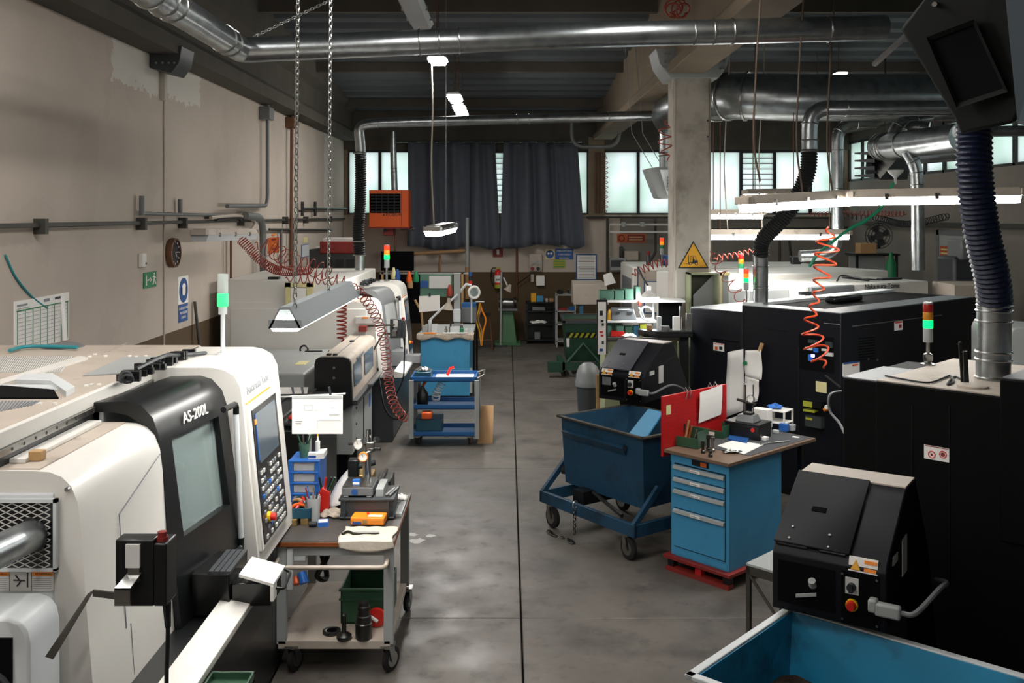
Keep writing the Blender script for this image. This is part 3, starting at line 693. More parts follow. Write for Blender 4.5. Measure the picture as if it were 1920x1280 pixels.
# conduits & rails
def pipe(label, pts, r, mat, fr=.12, name='conduit_pipe', n=10, group='pipes fixed to the left wall'):
    m = MB(); m.tube(fillet(pts, fr) if len(pts) > 2 else pts, r, n); return solo(name, label, 'pipe', m, mat, smooth=True, group=group)
m = MB(); m.box(XL+.02, XL+.06, 6.9, 22.9, 2.895, 2.935); t = solo('wall_rail', 'long dark steel rail running along the left wall', 'rail', m, 'iron_rail', bevel=.006)
for y in (8, 10.2, 11.5, 14, 16.8, 18.5, 21): part(t, 'bracket', MB().box(XL, XL+.1, y-.03, y+.03, 2.84, 2.97), 'iron_rail')
pipe('thin grey rail with two upright stubs on the left wall', [wl(266, 400, -3.88), wl(340, 402, -3.88), wl(480, 404, -3.88)], .02, 'conduit')
for px in (266, 338): pipe('upright grey stub near the wall clock' if px < 300 else 'upright grey stub right of the wall clock', [wl(px, 367 if px < 300 else 373, -3.88), wl(px, 404, -3.88)], .028, 'conduit')
pipe('grey conduit dropping from the roof beam then turning left', [(XL+.1, 15.35, 5.6), (XL+.1, 15.35, 3.15), (XL+.14, 13.0, 3.12)], .03, 'conduit', .2)
m = MB(); m.box(XL, XL+.17, 15.2, 15.5, 4.52, 4.72); solo('junction_box', 'grey junction box on the conduit at the left beam', 'junction box', m, 'mid_grey', bevel=.01)
pipe('brown rusty conduit beside the grey one on the left wall', [(XL+.1, 17.1, 5.4), (XL+.08, 17.1, 2.05)], .03, 'rusty_pipe')
m = MB(); m.box(XL, XL+.16, 17.0, 17.3, 4.55, 4.74); solo('junction_box', 'brown junction box on the rusty conduit', 'junction box', m, 'rusty_pipe', bevel=.01)
pipe('thick grey post pipe curving up beside the unlit wall lamp', [wl(460, 404, -3.8), wl(493, 408, -3.8), (-3.8, wl(495, 440, -3.8).y, .0)], .055, 'conduit', .3)
pipe('beige curved hose above the unlit wall lamp', bez([wl(395, 408, -3.85), wl(440, 404, -3.85), wl(470, 410, -3.85), wl(478, 420, -3.8), wl(470, 432, -3.75)], 24), .025, 'dusty_white', .1)
pipe('dark bent air pipe with valve on the left wall', [wl(405, 410, -3.86), wl(450, 407, -3.86), wl(452, 414, -3.86)], .03, 'black')
pipe('thin beige pipe above the orange sign', [wl(505, 430, -3.88), wl(620, 431, -3.88)], .02, 'iron_rail')
pipe('slim brown pipe dropping beside the far blue sign', [wl(548, 408, -3.88), wl(548, 500, -3.88)], .03, 'iron_rail')
pipe('slim grey pipe dropping beside the orange sign', [wl(527, 431, -3.88), wl(527, 505, -3.88)], .025, 'conduit')
for px, g in ((567, 'left'), (591, 'right')): pipe('short black upright of the wall bracket, %s one' % g, [wl(px, 378, -3.86), wl(px, 405, -3.86)], .03, 'black')
pipe('black bracket bar between two short uprights', [wl(567, 391, -3.86), wl(655, 391, -3.86)], .022, 'black')
hose('wall_cable', 'vertical cable line at the panel joint of the left wall', 'cord', [(XL+.01, 10.98, 4.3), (XL+.01, 10.98, .1)], .012, 'dusty_white')
# small signs on the left wall
def wsign(name, label, x0, y0, x1, y1, mat, lines=(), lc='paper', border=None):
    a, b = wlc(x0, y0), wlc(x1, y1); yc = (a.y+b.y)/2; w_ = b.y-a.y; z0 = wlc((x0+x1)/2, y1).z; z1 = wlc((x0+x1)/2, y0).z; h = z1-z0
    t, P, u, up = board(name, label, 'sign', (XL+.012, yc, (z0+z1)/2), RX, UZ, w_, h, mat, border=border)
    for i, s_ in enumerate(lines): text(t, s_, P(0, h*.5-h*(i+.8)/max(len(lines), 1)+h*.02), u, up, h/len(lines)*.6, lc, align='CENTER')
    return t
t_o = wsign('orange_notice', 'rust orange notice sign on the left wall past the post', 503, 445, 523, 474, 'sign_orange')
for k_ in range(4): part(t_o, 'print_line', MB().box(XL+.013, XL+.016, t_o.location.y-.16+.04*(k_ % 2), t_o.location.y+.14, t_o.location.z+.05+k_*.08, t_o.location.z+.08+k_*.08), 'orange_plastic' if k_ % 2 else 'red_dark')
wsign('blue_notice', 'blue safety notice on the far left wall between the chains', 566, 458, 579, 482, 'cool_white', border='sign_blue')
wsign('yellow_notice', 'small yellow notice above the far blue safety sign', 569, 445, 577, 455, 'tape_yellow')
wsign('thermometer_strip', 'narrow white and blue strip hanging on the far left wall', 593, 462, 600, 505, 'cool_white')
t = solo('broom_handle', 'thin dark stick leaning against the left wall', 'stick', MB().tube([wl(365, 565, -3.91), (-3.7, 12.0, 0)], .02, 8), 'iron_rail')
# coiled red hoses
def coil(label, pts, turns, Rr, r, mat, per=12, group='coiled air hoses'):
    m = MB(); m.tube(coil_path(bez(pts, 60), turns, Rr, per), r, 5); return solo('coiled_hose', label, 'hose', m, mat, smooth=True, group=group)
coil('red coiled air hose sagging from the unlit wall lamp', [at(450, 446, 9.6), at(470, 468, 9.6), at(500, 497, 9.6), at(535, 509, 9.5), at(585, 506, 9.4)], 40, lambda q: .05-.012*q, .005, 'red_hose')
coil('red coiled air hose stretched left of the two chains', [at(478, 455, 9.6), at(515, 470, 9.6), at(550, 492, 9.4), at(590, 503, 9.3), at(625, 520, 9.2)], 11, .085, .005, 'red_hose')
coil('red coiled hose lying along the top of the hooded lamp', [at(535, 521, 9), at(570, 521, 9), at(620, 523, 9), at(655, 530, 9)], 9, .055, .005, 'red_hose')
coil('brown coiled hose hanging before the pale cabinet side', [at(641, 560, 9.3), at(641, 640, 9.3)], 10, .045, .008, 'red_hose')
coil('red coiled hose hanging down past the far lathe to the blue cart', [at(655, 535, 10.4), at(680, 555, 10.6), at(703, 590, 10.8), at(720, 640, 11.0), at(727, 700, 11.2), at(738, 755, 11.4), at(762, 790, 11.6)], 32, .055, .006, 'red_hose')
coil('bright orange coiled hose in front of the navy lathe', [at(1553, 425, 8.8), at(1549, 480, 8.8), at(1535, 540, 8.8), at(1520, 600, 8.8), at(1525, 640, 8.8), at(1540, 675, 8.8), at(1545, 690, 8.8)], 11, lambda q: .07+.035*math.sin(q*9), .010, 'orange_hose', 16)
coil('red coiled hose left of the mid navy lathe pipe', [at(1332, 470, 12), at(1350, 500, 11.8), at(1380, 545, 11.6), at(1398, 572, 11.4)], 6, .07, .006, 'red_hose')
coil('red coiled hose stretched along the far right wall', [at(1515, 402, 20), at(1600, 400, 20), at(1700, 401, 19)], 26, .05, .008, 'red_hose')
coil('thin red coiled hose looping around the beam by the column', [at(1250, 225, 11.9), at(1246, 260, 11.9), at(1252, 300, 11.9)], 4, .08, .008, 'red_hose')
coil('small red coil hanging on the far pier between the windows', [at(1136, 290, 22.5), at(1136, 400, 22.5)], 12, .05, .008, 'red_hose')
coil('thin red coiled hose draped on the far white lathe top', [at(1185, 515, 17), at(1230, 495, 17), at(1262, 493, 17)], 9, .07, .01, 'red_hose')
coil('red coil hose between the lamps right of the column', [at(1338, 485, 13), at(1380, 478, 13), at(1415, 470, 13)], 8, .04, .006, 'red_hose')
coil('dark coiled cable sagging along the right wall', [at(1560, 405, 20), at(1640, 408, 20), at(1700, 420, 18.5), at(1780, 405, 17)], 40, .06, .008, 'ink')
coil('brown tangled hose at the top of the column', [at(1255, 25, 11.0), at(1268, 12, 11.2), at(1285, 28, 11.0)], 5, .1, .01, 'red_hose')
hose('green_hose', 'thin green hose hanging from the funnel at right', 'hose', bez([at(1675, 342, 11), at(1655, 385, 11), at(1625, 412, 11), at(1592, 430, 11), at(1540, 470, 11), at(1517, 500, 11)], 40), .018, 'green_hose', 8)
t = thing('funnel', 'white plastic funnel hanging near the right windows', 'funnel', at(1682, 340, 11)); m = MB(); m.lathe(at(1679, 345, 11), [(.012, 0), (.016, .07), (.085, .14), (.09, .16), (.08, .16), (.012, .07)], 20); part(t, 'cone', m, 'paper_grey', smooth=True)
# ================================================================== LEFT LATHES
def signal_lamp(par, base, s=1., lit='green', style='white', hpole=.28):
    b = Vector(base); m = MB(); m.cyl(b, b+Vector((0, 0, hpole)), .014*s, n=10).cyl(b, b+Vector((0, 0, .012)), .04*s)
    p = part(par, 'signal_lamp', m, 'cool_white' if style == 'white' else 'steel', smooth=True)
    z = b.z+hpole
    def seg(nm, z0, z1, mat, r): part(p, nm, MB().lathe((b.x, b.y, z0), [(r*.96, 0), (r, .004), (r, z1-z0-.004), (r*.96, z1-z0)], 20), mat, smooth=True)
    if style == 'white':
        seg('lamp_socket', z-.02, z+.03, 'cool_white', .028*s); seg('green_lens', z+.03, z+.115, 'led_green_soft', .036*s); seg('clear_lens', z+.115, z+.24, 'lens_white', .034*s)
    else:
        h = .062*s; seg('lamp_socket', z-.11*s, z, 'grey_paint', .036*s)
        seg('green_lens', z, z+h, 'led_green' if 'g' in lit else 'sign_green', .037*s); seg('amber_lens', z+h, z+2*h, 'led_amber' if 'a' in lit else 'led_amber_off', .037*s)
        seg('red_lens', z+2*h, z+3*h, 'led_red' if 'r' in lit else 'led_red_off', .037*s); seg('lamp_cap', z+3*h, z+3*h+.012, 'grey_paint', .035*s)
    return p
def lathe_machine(loc, label, T, door_m, body2, catcher_m, first):
    t = thing('turning_centre', label, 'lathe', loc)
    def q(*pts): return [T(p) for p in pts]
    YN, YE = 3.94, 6.56
    bh = 2.1 if first else 2.26; bx = -2.12
    def ext(poly, y0, y1, dx=0., mb=None):
        m = mb or MB(T); n = len(poly); a = [(x, y0, z) for x, z in poly]+[(x+dx, y1, z) for x, z in poly]
        s_ = sum(poly[i][0]*poly[(i+1) % n][1]-poly[(i+1) % n][0]*poly[i][1] for i in range(n))
        o = list(range(n)) if s_ > 0 else list(range(n-1, -1, -1))
        fs = [tuple(o), tuple(i+n for i in reversed(o))]+[(o[(k+1) % n], o[k], o[k]+n, o[(k+1) % n]+n) for k in range(n)]
        return m.add(a, fs)
    part(t, 'main_body', ext([(-3.75, .12), (bx, .12), (bx, bh), (-3.75, bh)], YN+.012, YE+.1 if first else 7.1), 'dusty_white' if first else 'white_paint', bevel=.015)
    m = MB(T); m.box(bx-.01, bx+.02, YN, YE, 2.03, 2.1); part(t, 'rail_cover', m, 'white_paint', bevel=.004)
    m = MB(T); m.box(bx, bx+.035, YN, YE-.3, 2.002, 2.03); r_ = part(t, 'slide_rail', m, 'steel')
    m = MB(T)
    for k in range(22): m.cyl((bx+.035, YN+.1+k*.1, 2.016), (bx+.037, YN+.1+k*.1, 2.016), .008, n=6)
    part(r_, 'rail_bolt', m, 'ink', kind='stuff')
    m = MB(T); m.box(bx, bx+.02, YN, YE-.3, 1.94, 2.0); part(t, 'rail_gap', m, 'black')
    cov = [(-3.7, .9), (-3.7, 1.95), (-1.95, 1.95), (-1.88, 1.945), (-1.83, 1.925), (-1.79, 1.885), (-1.765, 1.82), (-1.75, 1.7), (-1.73, 1.4), (-1.705, 1.1), (-1.69, .9)]
    part(t, 'end_cover', ext(cov, YN, 4.87), 'white_paint', smooth=True)
    m = MB(T); m.box(-2.1, -1.93, YN+.02, 4.85, 1.945, 1.955); part(t, 'cover_top_plate', m, 'dusty_white')
    m = MB(T); m.box(-2.1, -2.03, YN+.1, 4.8, 1.955, 1.975); part(t, 'cover_lip', m, 'white_paint', bevel=.004)
    # seams of the side cover
    for (y0, z0, y1, z1) in ((4.3, 1.15, 4.3, 1.66), (4.3, 1.66, 4.84, 1.80), (4.35, .92, 4.35, 1.15)):
        m = MB(T); fx = lambda z: -1.69-(z-.9)*.0655
        m.tube([(fx(z0)-.001, y0, z0), (fx(z1)-.001, y1, z1)], .0025, 4); part(t, 'panel_seam', m, 'ink_grey')
    # near end face
    m = MB(T); m.box(-3.65, -1.86, YN-.012, YN+.01, .35, 1.86); ep = part(t, 'end_panel', m, 'cool_white' if first else 'white_paint', bevel=.006)
    # door
    dp = [(-2.10, 2.0), (-2.10, 2.05), (-1.93, 2.055), (-1.86, 2.035), (-1.80, 1.97), (-1.77, 1.88), (-1.765, 1.84)]
    dinn = [(-1.82, 1.84), (-1.86, 1.94), (-1.93, 1.985), (-2.0, 2.0)]
    Y0, Y1, DX = 4.87, 5.66, .115
    part(t, 'door_top', ext(dp+dinn, Y0, Y1, DX), door_m, smooth=True)
    lo = [(-1.70, 1.33), (-1.655, .9), (-1.75, .9), (-1.76, 1.33)]
    if first:
        part(t, 'door_lower', ext(lo, Y0, Y1, DX), door_m)
        br = [(-1.765, 1.84), (-1.70, 1.33), (-1.76, 1.33), (-1.82, 1.84)]
        part(t, 'door_frame', ext(br, Y0, Y0+.12, DX*.15), door_m)
        part(t, 'door_frame', ext([(x+DX*.84, z) for x, z in br], Y1-.12, Y1, DX*.15), door_m)
        m = MB(T); m.hexa([(-1.74+.02, Y0+.1, 1.32), (-1.74+.1, Y1-.1, 1.32), (-1.745+.1, Y1-.1, 1.32), (-1.745+.02, Y0+.1, 1.32), (-1.80+.02, Y0+.1, 1.85), (-1.80+.1, Y1-.1, 1.85), (-1.805+.1, Y1-.1, 1.85), (-1.805+.02, Y0+.1, 1.85)]); part(t, 'door_window', m, 'door_glass')
        m = MB(T); m.box(-2.08, -2.06, Y0+.02, Y1-.02, 1.2, 2.0); part(t, 'chamber_wall', m, 'cool_white')
        m = MB(T); m.box(-2.05, -1.86, Y0+.1, Y1-.1, 1.2, 1.58); part(t, 'turret', m, 'dark_steel', bevel=.03)
        m = MB(T); m.cyl((-1.95, Y0+.15, 1.55), (-1.95, Y0+.4, 1.55), .12, n=20); part(t, 'chuck', m, 'dark_steel', smooth=True)
        part(t, 'chamber_floor', MB(T).box(-2.08, -1.8, Y0+.02, Y1-.02, 1.14, 1.2), 'dark_grey')
    else:
        part(t, 'door_lower', ext([(-1.765, 1.84), (-1.70, 1.33), (-1.655, .9), (-1.78, .9), (-1.84, 1.84)], Y0, Y1, DX), door_m)
        m = MB(T); m.hexa([(-1.745+.03, Y0+.12, 1.35), (-1.745+.1, Y1-.12, 1.35), (-1.70+.1, Y1-.12, 1.35), (-1.70+.03, Y0+.12, 1.35), (-1.81+.03, Y0+.12, 1.82), (-1.81+.1, Y1-.12, 1.82), (-1.76+.1, Y1-.12, 1.82), (-1.76+.03, Y0+.12, 1.82)]); part(t, 'door_window', m, 'grey_paint')
    # control body
    cb_ = [(-2.12, .9), (-2.12, 2.1), (-1.74, 2.1), (-1.67, 2.085), (-1.61, 2.05), (-1.575, 1.98), (-1.56, 1.85), (-1.515, 1.4), (-1.475, 1.0), (-1.47, .9)]
    part(t, 'control_body', ext(cb_, 5.66, YE), 'white_paint', smooth=True)
    def cp(y, z, o=0.): return (-1.562-(z-1.85)*.098+o, y, z)
    def pan(nm, y0, y1, z0, z1, o0, o1, mat, par=t, **k):
        m = MB(T); m.hexa([cp(y0, z0, o0), cp(y1, z0, o0), cp(y1, z1, o0), cp(y0, z1, o0), cp(y0, z0, o1), cp(y1, z0, o1), cp(y1, z1, o1), cp(y0, z1, o1)]); return part(par, nm, m, mat, **k)
    pf = pan('control_panel', 5.70, 6.36, 1.0, 1.86, 0, .025, 'white_paint', bevel=.005)
    pan('panel_face', 5.74, 6.32, 1.03, 1.83, .025, .032, 'black', pf)
    pan('screen', 5.80, 6.26, 1.5, 1.8, .032, .036, 'screen', pf)
    pan('screen_tab', 5.76, 5.80, 1.74, 1.77, .032, .037, 'orange_plastic', pf)
    pan('screen_key_strip', 5.78, 5.8, 1.52, 1.8, .032, .036, 'sign_blue', pf)
    if first:
        m = MB(T)
        for i in range(9):
            for j in range(9):
                if R.random() < .8:
                    y, z = 5.8+i*.055, 1.06+j*.048; a = cp(y, z, .032); m.box(a[0], a[0]+.008, y-.016, y+.016, z-.011, z+.011); m.mi = R.choice((0, 0, 0, 1, 1, 0, 2))
        part(pf, 'keypad', m, ['paper_grey', 'ink_grey', 'blue_plastic'], kind='stuff')
    a = cp(5.86, 1.16, .03); m = MB(T); m.cyl(a, (a[0]+.02, a[1], a[2]), .032); part(pf, 'stop_button_ring', m, 'yellow', smooth=True)
    m = MB(T); m.cyl((a[0]+.02, a[1], a[2]), (a[0]+.05, a[1], a[2]), .022); part(pf, 'stop_button', m, 'red_plastic', smooth=True)
    pan('trim_stripe', 5.72, 6.3, 1.868, 1.878, 0, .006, 'orange_plastic')
    # handle of the door
    m = MB(T); m.tube([(-1.555, 5.6, 1.12), (-1.585, 5.6, 1.84)], .016, 10); h = part(t, 'door_handle', m, 'cool_white', smooth=True)
    for z, x in ((1.84, -1.585), (1.12, -1.555)):
        m = MB(T); m.tube(fillet([(x, 5.6, z), (x, 5.6, z+(.06 if z > 1.5 else -.06)), (x-.02, 5.42, z+(.06 if z > 1.5 else -.06))], .04), .018, 8); part(h, 'handle_bracket', m, 'black', smooth=True)
    # sill and base
    part(t, 'front_sill', ext([(-1.5, .9), (-1.5, .995), (-1.35, .964), (-1.35, .93), (-1.40, .9)], YN, 5.25), 'white_paint', bevel=.003)
    part(t, 'base', ext([(-3.7, 0), (-3.7, .9), (-1.53, .9), (-1.51, .5), (-1.51, .06), (-1.53, 0)], YN+.02, 6.5), 'black' if first else 'dark_grey')
    part(t, 'parts_catcher', MB(T).box(-1.65, -1.45, 5.0, 5.35, .91, 1.13), catcher_m, bevel=.006)
    part(t, 'catcher_arm', MB(T).box(-1.45, -1.24, 5.03, 5.26, .95, 1.07), catcher_m, bevel=.006)
    m = MB(T)
    if first:
        m.hexa([(-1.40, 5.0, 1.115), (-1.40, 5.26, 1.115), (-1.22, 5.26, 1.065), (-1.22, 5.0, 1.065), (-1.40, 5.0, 1.13), (-1.40, 5.26, 1.13), (-1.22, 5.26, 1.08), (-1.22, 5.0, 1.08)]); m.box(-1.235, -1.22, 4.995, 5.07, .99, 1.07)
        part(t, 'catcher_flap', m, 'paper')
        part(t, 'catcher_grip', MB(T).tube(fillet([(-1.22, 5.05, 1.04), (-1.18, 5.06, 1.03), (-1.18, 5.22, 1.06), (-1.22, 5.24, 1.07)], .03), .008, 8), 'black', smooth=True)
        for i in range(4): part(t, 'catcher_slat', MB(T).box(-1.56+i*.03, -1.535+i*.03, 5.0, 5.33, 1.13, 1.145), 'dark_grey')
    # pendant
    m = MB(T); m.box(-1.53, -1.38, 3.74, 3.82, 1.475, 1.735); m.box(-1.38, -1.33, 3.74, 3.86, 1.475, 1.72); p = part(t, 'jog_pendant', m, 'dark_grey' if not first else 'black', bevel=.006)
    part(p, 'pendant_window', MB(T).box(-1.485, -1.43, 3.728, 3.742, 1.63, 1.72), 'paper_grey')
    part(p, 'pendant_hook', MB(T).hexa([(-1.5, 3.66, 1.51), (-1.44, 3.66, 1.51), (-1.44, 3.67, 1.51), (-1.5, 3.67, 1.51), (-1.5, 3.66, 1.575), (-1.44, 3.66, 1.575), (-1.44, 3.67, 1.575), (-1.5, 3.67, 1.575)]).hexa([(-1.5, 3.66, 1.57), (-1.44, 3.66, 1.57), (-1.425, 3.74, 1.60), (-1.48, 3.74, 1.60), (-1.5, 3.66, 1.578), (-1.44, 3.66, 1.578), (-1.425, 3.74, 1.608), (-1.48, 3.74, 1.608)]).box(-1.475, -1.43, 3.725, 3.74, 1.575, 1.63), 'steel')
    part(p, 'pendant_button', MB(T).cyl((-1.36, 3.78, 1.72), (-1.36, 3.78, 1.735), .022).cyl((-1.36, 3.78, 1.735), (-1.36, 3.78, 1.755), .018), 'red_dark', smooth=True)
    part(p, 'pendant_lever', MB(T).hexa([(-1.5, 3.672, 1.53), (-1.6, 3.70, 1.53), (-1.6, 3.71, 1.53), (-1.5, 3.682, 1.53), (-1.5, 3.672, 1.555), (-1.6, 3.70, 1.555), (-1.6, 3.71, 1.555), (-1.5, 3.682, 1.555)]).hexa([(-1.595, 3.70, 1.555), (-1.62, 3.70, 1.54), (-1.745, 3.62, 1.335), (-1.715, 3.62, 1.325), (-1.595, 3.71, 1.555), (-1.62, 3.71, 1.54), (-1.745, 3.63, 1.335), (-1.715, 3.63, 1.325)]), 'iron_rail')
    m = MB(T); m.tube(bez([(-1.35, 3.8, 1.47), (-1.345, 3.8, 1.38), (-1.35, 3.8, 1.2), (-1.37, 3.82, .9), (-1.5, 3.9, .6)], 20), .009, 8); part(p, 'pendant_cable', m, 'black', smooth=True)
    m = MB(T); m.tube([(-1.35, 3.8, 1.47), (-1.345, 3.8, 1.37)], [.018, .012], 8); part(p, 'cable_plug', m, 'black', smooth=True)
    m = MB(T); m.box(-1.50, -1.42, 3.82, 3.93, 1.6, 1.65); part(p, 'pendant_arm', m, 'white_paint')
    signal_lamp(t, T((-1.84, 6.2, 2.1)), 1.) if first else signal_lamp(t, T((-1.84, 6.2, 2.1)), 1.15, 'gar', 'stack', .33)
    if not first: pass
    # cable carrier on the roof
    m = MB(T)
    for k in range(26):
        a = k/26; y = 5.15+a*1.0; m.box(-2.10+.03*math.sin(k*1.3), -2.02+.03*math.sin(k*1.3), y, y+.028, 2.1+(.0 if k % 2 else .008), 2.145+.01*math.sin(k))
    part(t, 'cable_carrier', m, 'black', kind='stuff')
    m = MB(T)
    for k in range(5): m.torus((-2.06+.01*k, 5.15-.01*k, 2.13+.01*(k % 2)), (0, 1, .3*(k-2)), .025, .008, 12, 6)
    m.tube(bez([(-2.05, 5.3, 2.15), (-2.0, 5.6, 2.18), (-2.03, 5.9, 2.14), (-1.95, 6.2, 2.11)], 20), .012, 6); part(t, 'cable_loom', m, 'dark_grey', smooth=True)
    return t, ep, T, ext, pf
T1 = lambda p: Vector(p)
t1, ep1, T, ext, pf = lathe_machine((-2.6, 5.2, 0), 'nearest white turning machine with black sliding door in the left foreground', T1, 'black', '', 'black_gloss', True)
text(t1, 'AS-200L', (-1.775+.045, 5.12, 1.885), (.115, .79, 0), (-.12, 0, 1), .085, 'paper', ext=.003)
text(t1, 'Nakamura-Tome', (-1.553, 5.72, 1.93), (0, 1, 0), (-.1, 0, 1), .075, 'ink_grey', ext=.001)
# grille of the near end and labels
m = MB(); yb = 3.915
def clipx(a, b): return a
gx0, gx1, gz0, gz1 = -2.75, -1.85, 1.56, 1.83
sx, sz = .026, .0125
ni = int((gx1-gx0)/sx); nj = int((gz1-gz0)/sz)
for i in range(ni):
    for j in range(nj):
        x = gx0+i*sx; z = gz0+j*sz
        if (i+j) % 2: m.hexa([(x, yb, z), (x+sx, yb, z+sz), (x+sx, yb+.004, z+sz), (x, yb+.004, z), (x, yb, z+.004), (x+sx, yb, z+sz+.004), (x+sx, yb+.004, z+sz+.004), (x, yb+.004, z+.004)])
        else: m.hexa([(x, yb, z+sz), (x+sx, yb, z), (x+sx, yb+.004, z), (x, yb+.004, z+sz), (x, yb, z+sz+.004), (x+sx, yb, z+.004), (x+sx, yb+.004, z+.004), (x, yb+.004, z+sz+.004)])
part(ep1, 'expanded_mesh', m, 'paper_grey', kind='stuff')
part(ep1, 'mesh_opening', MB().box(gx0, gx1, 3.92, 3.932, gz0, gz1), 'black')
part(ep1, 'mesh_frame', MB().box(gx0, gx1+.012, 3.908, 3.93, gz1-.002, gz1+.012).box(gx1-.002, gx1+.012, 3.908, 3.93, gz0-.01, gz1+.012).box(gx0, gx1+.012, 3.908, 3.93, gz0-.012, gz0), 'cool_white')
part(ep1, 'bolt', MB().cyl((-1.8, 3.93, 1.88), (-1.8, 3.915, 1.88), .009), 'steel')
for k, x in enumerate((-2.08, -1.99, -1.90)):
    lb = part(ep1, 'warning_label', MB().box(x-.043, x+.043, 3.922, 3.93, 1.465, 1.548), 'paper_grey')
    if k != 1:
        part(lb, 'label_header', MB().box(x-.042, x+.042, 3.92, 3.923, 1.527, 1.546), 'orange_plastic')
        text(lb, 'WARNING', (x-.03, 3.9195, 1.530), BX, UZ, .014, 'ink', ext=.0003)
        for r_ in range(6): part(lb, 'label_line', MB().box(x-.038, x+.036, 3.921, 3.9225, 1.475+r_*.008, 1.4765+r_*.008), 'ink_grey')
    else:
        part(lb, 'pictogram', MB().tube([(x-.02, 3.92, 1.53), (x, 3.92, 1.505), (x-.015, 3.92, 1.485)], .003, 5).tube([(x-.028, 3.92, 1.51), (x+.018, 3.92, 1.508)], .003, 5).box(x+.026, x+.031, 3.92, 3.922, 1.48, 1.54), 'ink')
m = MB(); flex(m, [at(60, 1003, 3.9), at(20, 1022, 3.65), at(-60, 1060, 3.35)], .062, pitch=.02, amp=.02)
t = solo('exhaust_pipe', 'ribbed silver pipe entering the mesh grille of the near machine', 'duct', m, 'galvanised', smooth=True)
part(t, 'grille_collar', MB().torus(at(62, 1002, 3.905), (-.6, -1, -.2), .066, .008, 24, 6), 'black', smooth=True)
# lower near tank
t = thing('coolant_unit', 'pale grey rounded unit at the lower left corner below the mesh', 'machine', (-2.3, 3.7, 0))
m = MB(); m.prism([(-3.0, 3.57, 0), (-3.0, 3.57, 1.50), (-1.86, 3.57, 1.50), (-1.815, 3.57, 1.485), (-1.79, 3.57, 1.45), (-1.78, 3.57, 1.40), (-1.77, 3.57, 0)], (0, .25, 0)); part(t, 'casing', m, 'cool_white', smooth=True, bevel=.012)
part(t, 'opening', MB().box(-2.4, -1.84, 3.555, 3.58, .6, 1.43), 'black_matte')
part(t, 'fan_ring', MB().torus((-1.93, 3.55, 1.22), (0, 1, 0), .09, .012), 'dark_grey', smooth=True)
# roof details of machine 1 (top at z = 2.1)
zt = 2.103
def roofquad(name, pts, mat, z0=2.1, z1=2.108):
    m = MB(); p = [on(x, y, 2.1) for x, y in pts]; m.hexa([(q.x, q.y, z0) for q in p]+[(q.x, q.y, z1) for q in p]); return part(t1, name, m, mat)
roofquad('roof_plate', [(155, 706), (230, 672), (330, 668), (255, 700)], 'grey_paint')
roofquad('roof_recess', [(-30, 748), (110, 748), (95, 724), (-10, 724)], 'black_matte')
roofquad('recess_lip', [(-10, 724), (95, 724), (125, 744), (138, 736), (98, 710), (35, 712)][:4], 'cool_white', 2.1, 2.11)
m = MB(); p = [on(x, y, 2.1) for x, y in ((95, 724), (124, 745), (140, 735), (98, 709), (45, 711), (28, 722))]; m.prism([(q.x, q.y, 2.1) for q in p], (0, 0, .03)); part(t1, 'recess_rim', m, 'cool_white')
roofquad('roof_strip', [(-40, 728), (150, 671), (165, 674), (-40, 738)], 'white_paint', 2.1, 2.115)
for k in range(34):
    x0 = -20+k*4.0
    roofquad('vent_rib', [(x0, 699), (x0+22, 669), (x0+24, 669), (x0+2, 699)], 'paper_grey', 2.1, 2.106)
for k in range(14):
    x0 = -24+k*6.2
    roofquad('vent_rib', [(x0, 776-k*1.2), (x0+15, 752), (x0+18, 752), (x0+3, 776-k*1.2)], 'ink_grey', 2.1, 2.104)
for (x, y) in ((168, 669), (178, 665), (198, 668), (243, 668), (255, 669), (273, 668), (292, 672), (303, 669), (320, 662), (162, 724), (172, 722), (186, 722), (75, 758), (103, 758), (233, 695)):
    a = on(x, y, 2.1); part(t1, 'roof_screw', MB().cyl(a, a+Vector((0, 0, .008)), .012, n=8), 'paper')
roofquad('roof_seam', [(190, 665), (237, 644), (239, 644), (192, 665)], 'dusty_white', 2.1, 2.106)
# things lying on the roof
m = MB(); m.prism([on(65, 862, 1.957)+Vector((dx, dy, 0)) for dx, dy in ((-.018, -.02), (.036, -.02), (.036, .03), (-.018, .03))], (0, 0, .04)); solo('wooden_block', 'small yellow wooden block on the near machine cover', 'block', m, 'wood', bevel=.003)
hose('teal_strap', 'teal blue strap lying on the roof of the near machine', 'strap', bez([on(18, 657, 2.12), on(45, 650, 2.12), on(90, 649, 2.12), on(145, 651, 2.12)], 16), .012, 'teal_wire')
m = MB(); c = on(118, 650, 2.1); m.lathe((c.x, c.y, 2.1), [(.14, 0), (.10, .02), (.03, .03)], 16); solo('cloth_heap', 'low grey cloth heap on the near machine roof below the planner', 'cloth', m, 'mid_grey', smooth=True)
